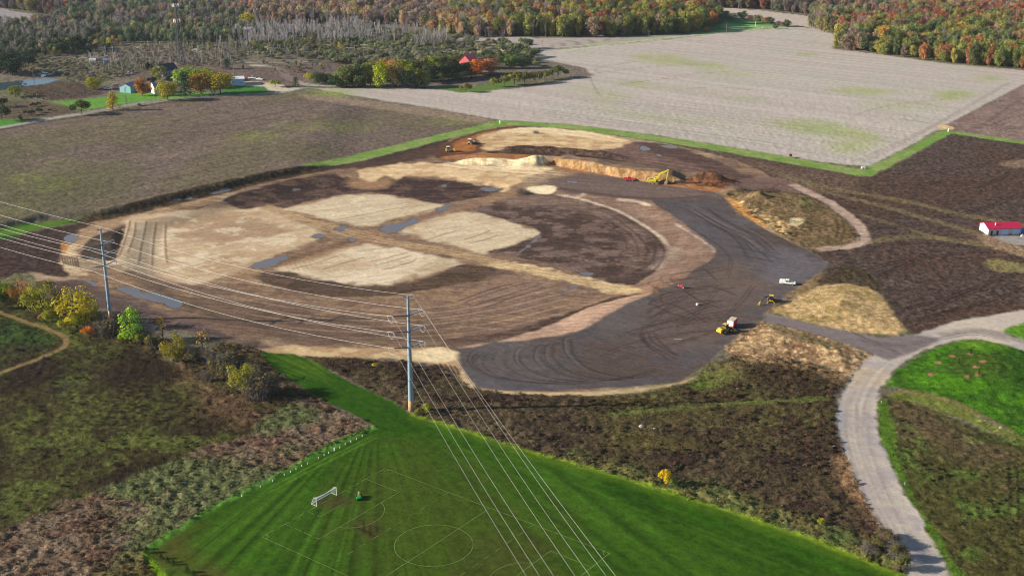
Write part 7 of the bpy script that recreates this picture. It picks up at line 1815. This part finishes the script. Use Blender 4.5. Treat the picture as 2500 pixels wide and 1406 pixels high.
e = empty('tarpaulin', at(404, 184), .2, 'small cyan tarpaulin below the dark-roofed house', 'tarpaulin'); m = MB(); m.box((0, 0, 1.2), (3.2, 2.2, .12), ry=.1); m.build('sheet', M_CYAN, e); m = MB(); m.box((0, 0, .55), (2.8, 1.8, 1.1)); m.build('load', M_DARK, e)
gable_building('blue_shed', at(566, 210), math.radians(14), 9.0, 12.0, 4.6, 1.0, M_PALEBLUE, M_PALEROOF, 'pale blue shed with a near-flat white roof by the farm drive', 'shed', None, .3, lambda e, op: op('window', M_DARK, 6.2, 1.6, .5, .6))
e = empty('box_trailer', at(523, 231), math.radians(-14), 'small white box trailer at the roadside below the golden tree', 'trailer'); m = MB(); m.box((0, 0, 1.35), (4.2, 1.9, 1.7)); m.build('box_body', M_WHITE, e); m = MB(); m.wheel((.3, -.95, .4), .4, .2); m.build('wheel', M_BLACK, e); m = MB(); m.wheel((.3, .95, .4), .4, .2); m.build('wheel', M_BLACK, e)
gable_building('cabin', at(218, 156), math.radians(10), 5.0, 4.0, 2.4, 1.4, M_WALLW, M_PALEROOF, 'little white cabin among the bare scrub behind the farm', 'cabin', None, .2, lambda e, op: op('window', M_DARK, 2.4, .9, .8, .9))
gable_building('blue_tent', at(250, 152), math.radians(0), 4.0, 3.0, 1.2, 1.3, M_BLUE, mat('faded_blue', (.14, .18, .36), .8), 'faded blue tent right of the little white cabin', 'tent', None, .1)
def redbarn(e, op): op('door', M_WHITE, 5, 0, 3, 3.2)
gable_building('red_roofed_barn', at(1148, 172), math.radians(60), 12, 10, 6.5, 4.5, M_REDBARN, mat('faded_red_roof', (.62, .10, .12), .6), 'barn with a steep red roof behind the dark grove', 'barn', None, .5, redbarn)
for (x, y, a, lb) in ((388, 45, 5, 'white-roofed house deep in the upper left wood'), (592, 84, 0, 'pale flat-roofed building behind the pale saplings'), (2160, 26, -15, 'pale-roofed house in the far right wood'), (2318, 48, 30, 'white gabled house in the upper right wood'), (250, 100, 0, 'tiny pale hut at the upper left wood edge')):
    gable_building('house', at(x, y), math.radians(a), 9 if 'hut' not in lb else 4, 6, 4 if 'hut' not in lb else 3, 2, M_WALLW, M_PALEROOF, lb, 'house', None, .4, lambda e, op: (op('window', M_DARK, 2, 2.2, 1.2, 1.3), op('window', M_DARK, 5, 2.2, 1.2, 1.3)))
# lattice mast
tb = at(441, 157)
e = empty('cell_tower', tb, .3, 'tall dark lattice mast with two rings of antennas behind the farm', 'tower')
TH = 46.0
def leg(k, z): r = 2.9 * (1 - z / TH) + .55; a = 2.094 * k + .4; return Vector((math.cos(a) * r, math.sin(a) * r, z))
for k in range(3): m = MB(); m.tube(leg(k, -.5), leg(k, TH), .24, .16, 5); m.build('leg', M_DARK, e)
m = MB(); n = 15
for i in range(n):
    za, zb = TH * i / n, TH * (i + 1) / n
    for k in range(3):
        m.tube(leg(k, za), leg((k + 1) % 3, zb), .10, .10, 3, False); m.tube(leg((k + 1) % 3, za), leg(k, zb), .10, .10, 3, False); m.tube(leg(k, zb), leg((k + 1) % 3, zb), .08, .08, 3, False)
m.build('bracing', M_DARK, e)
for z in (TH - .8, TH - 12.5):
    m = MB(); q = [(math.cos(a) * 2.4, math.sin(a) * 2.4, z) for a in np.linspace(0, 2 * math.pi, 13)]; m.path(q, .08, 4)
    for k in range(3): m.tube(leg(k, z), Vector((math.cos(2.094 * k) * 2.4, math.sin(2.094 * k) * 2.4, z)), .08, .08, 4)
    m.build('antenna_ring', M_DARK, e)
    for k in range(9):
        a = 2 * math.pi * k / 9; m = MB(); m.box((math.cos(a) * 2.6, math.sin(a) * 2.6, z + .2), (.28, .5, 2.3), rz=a); m.build('antenna', M_WHITE, e)
m = MB(); m.tube((0, 0, TH - 1), (0, 0, TH + 2.2), .06, .03, 5); m.build('lightning_rod', M_DARK, e)
# wooden utility poles
for (x, y, h, lb) in ((1323, 129, 28, 'wooden utility pole by the far field corner'), (1584, 97, 20, 'far utility pole with a white crossarm beside the field lane'), (1773, 84, 26, 'far utility pole at the edge of the green paddock'), (1844, 70, 17, 'short pale post in the green paddock'), (1684, 82, 18, 'far utility pole before the wood edge'), (82, 190, 24, 'utility pole at the pond bank'), (92, 250, 26, 'utility pole in the rough ground left of the lawn'), (571, 172, 18, 'utility pole behind the golden farm tree'), (598, 190, 16, 'utility pole right of the blue shed'), (665, 168, 26, 'utility pole beside the dirt track behind the farm'), (888, 150, 40, 'tall bare utility pole in the scrub behind the hedgerow')):
    H = h / ppm(y) / .95; e = empty('utility_pole', at(x, y), .2, lb, 'utility pole')
    m = MB(); m.tube((0, 0, -.3), (0, 0, H), .22, .15, 7); m.build('shaft', M_WOOD if 'pale' not in lb else M_WHITE, e)
    m = MB(); m.box((0, 0, H - .5), (2.4, .14, .18)); m.build('crossarm', M_WOOD if 'white' not in lb else M_WHITE, e)
    for s in (-1, 0, 1): m = MB(); m.tube((s * 1.0, 0, H - .4), (s * 1.0, 0, H - .05), .07, .05, 6); m.build('insulator', M_INSUL, e)

# ------------------------------------------------------------------ air
m = MB(); m.box((0, 1500, 100), (6000, 3600, 212)); 
hz = m.build('haze', mat('unused', (.5, .5, .5))); hz["kind"] = "stuff"
hm = bpy.data.materials.new('air'); hm.use_nodes = True
for x in list(hm.node_tree.nodes): hm.node_tree.nodes.remove(x)
out = hm.node_tree.nodes.new('ShaderNodeOutputMaterial'); pvn = hm.node_tree.nodes.new('ShaderNodeVolumePrincipled')
pvn.inputs['Color'].default_value = (.72, .84, 1.0, 1); pvn.inputs['Density'].default_value = HAZE; pvn.inputs['Anisotropy'].default_value = 0.2
hm.node_tree.links.new(pvn.outputs[0], out.inputs['Volume'])
hz.data.materials.clear(); hz.data.materials.append(hm)

name_rows()
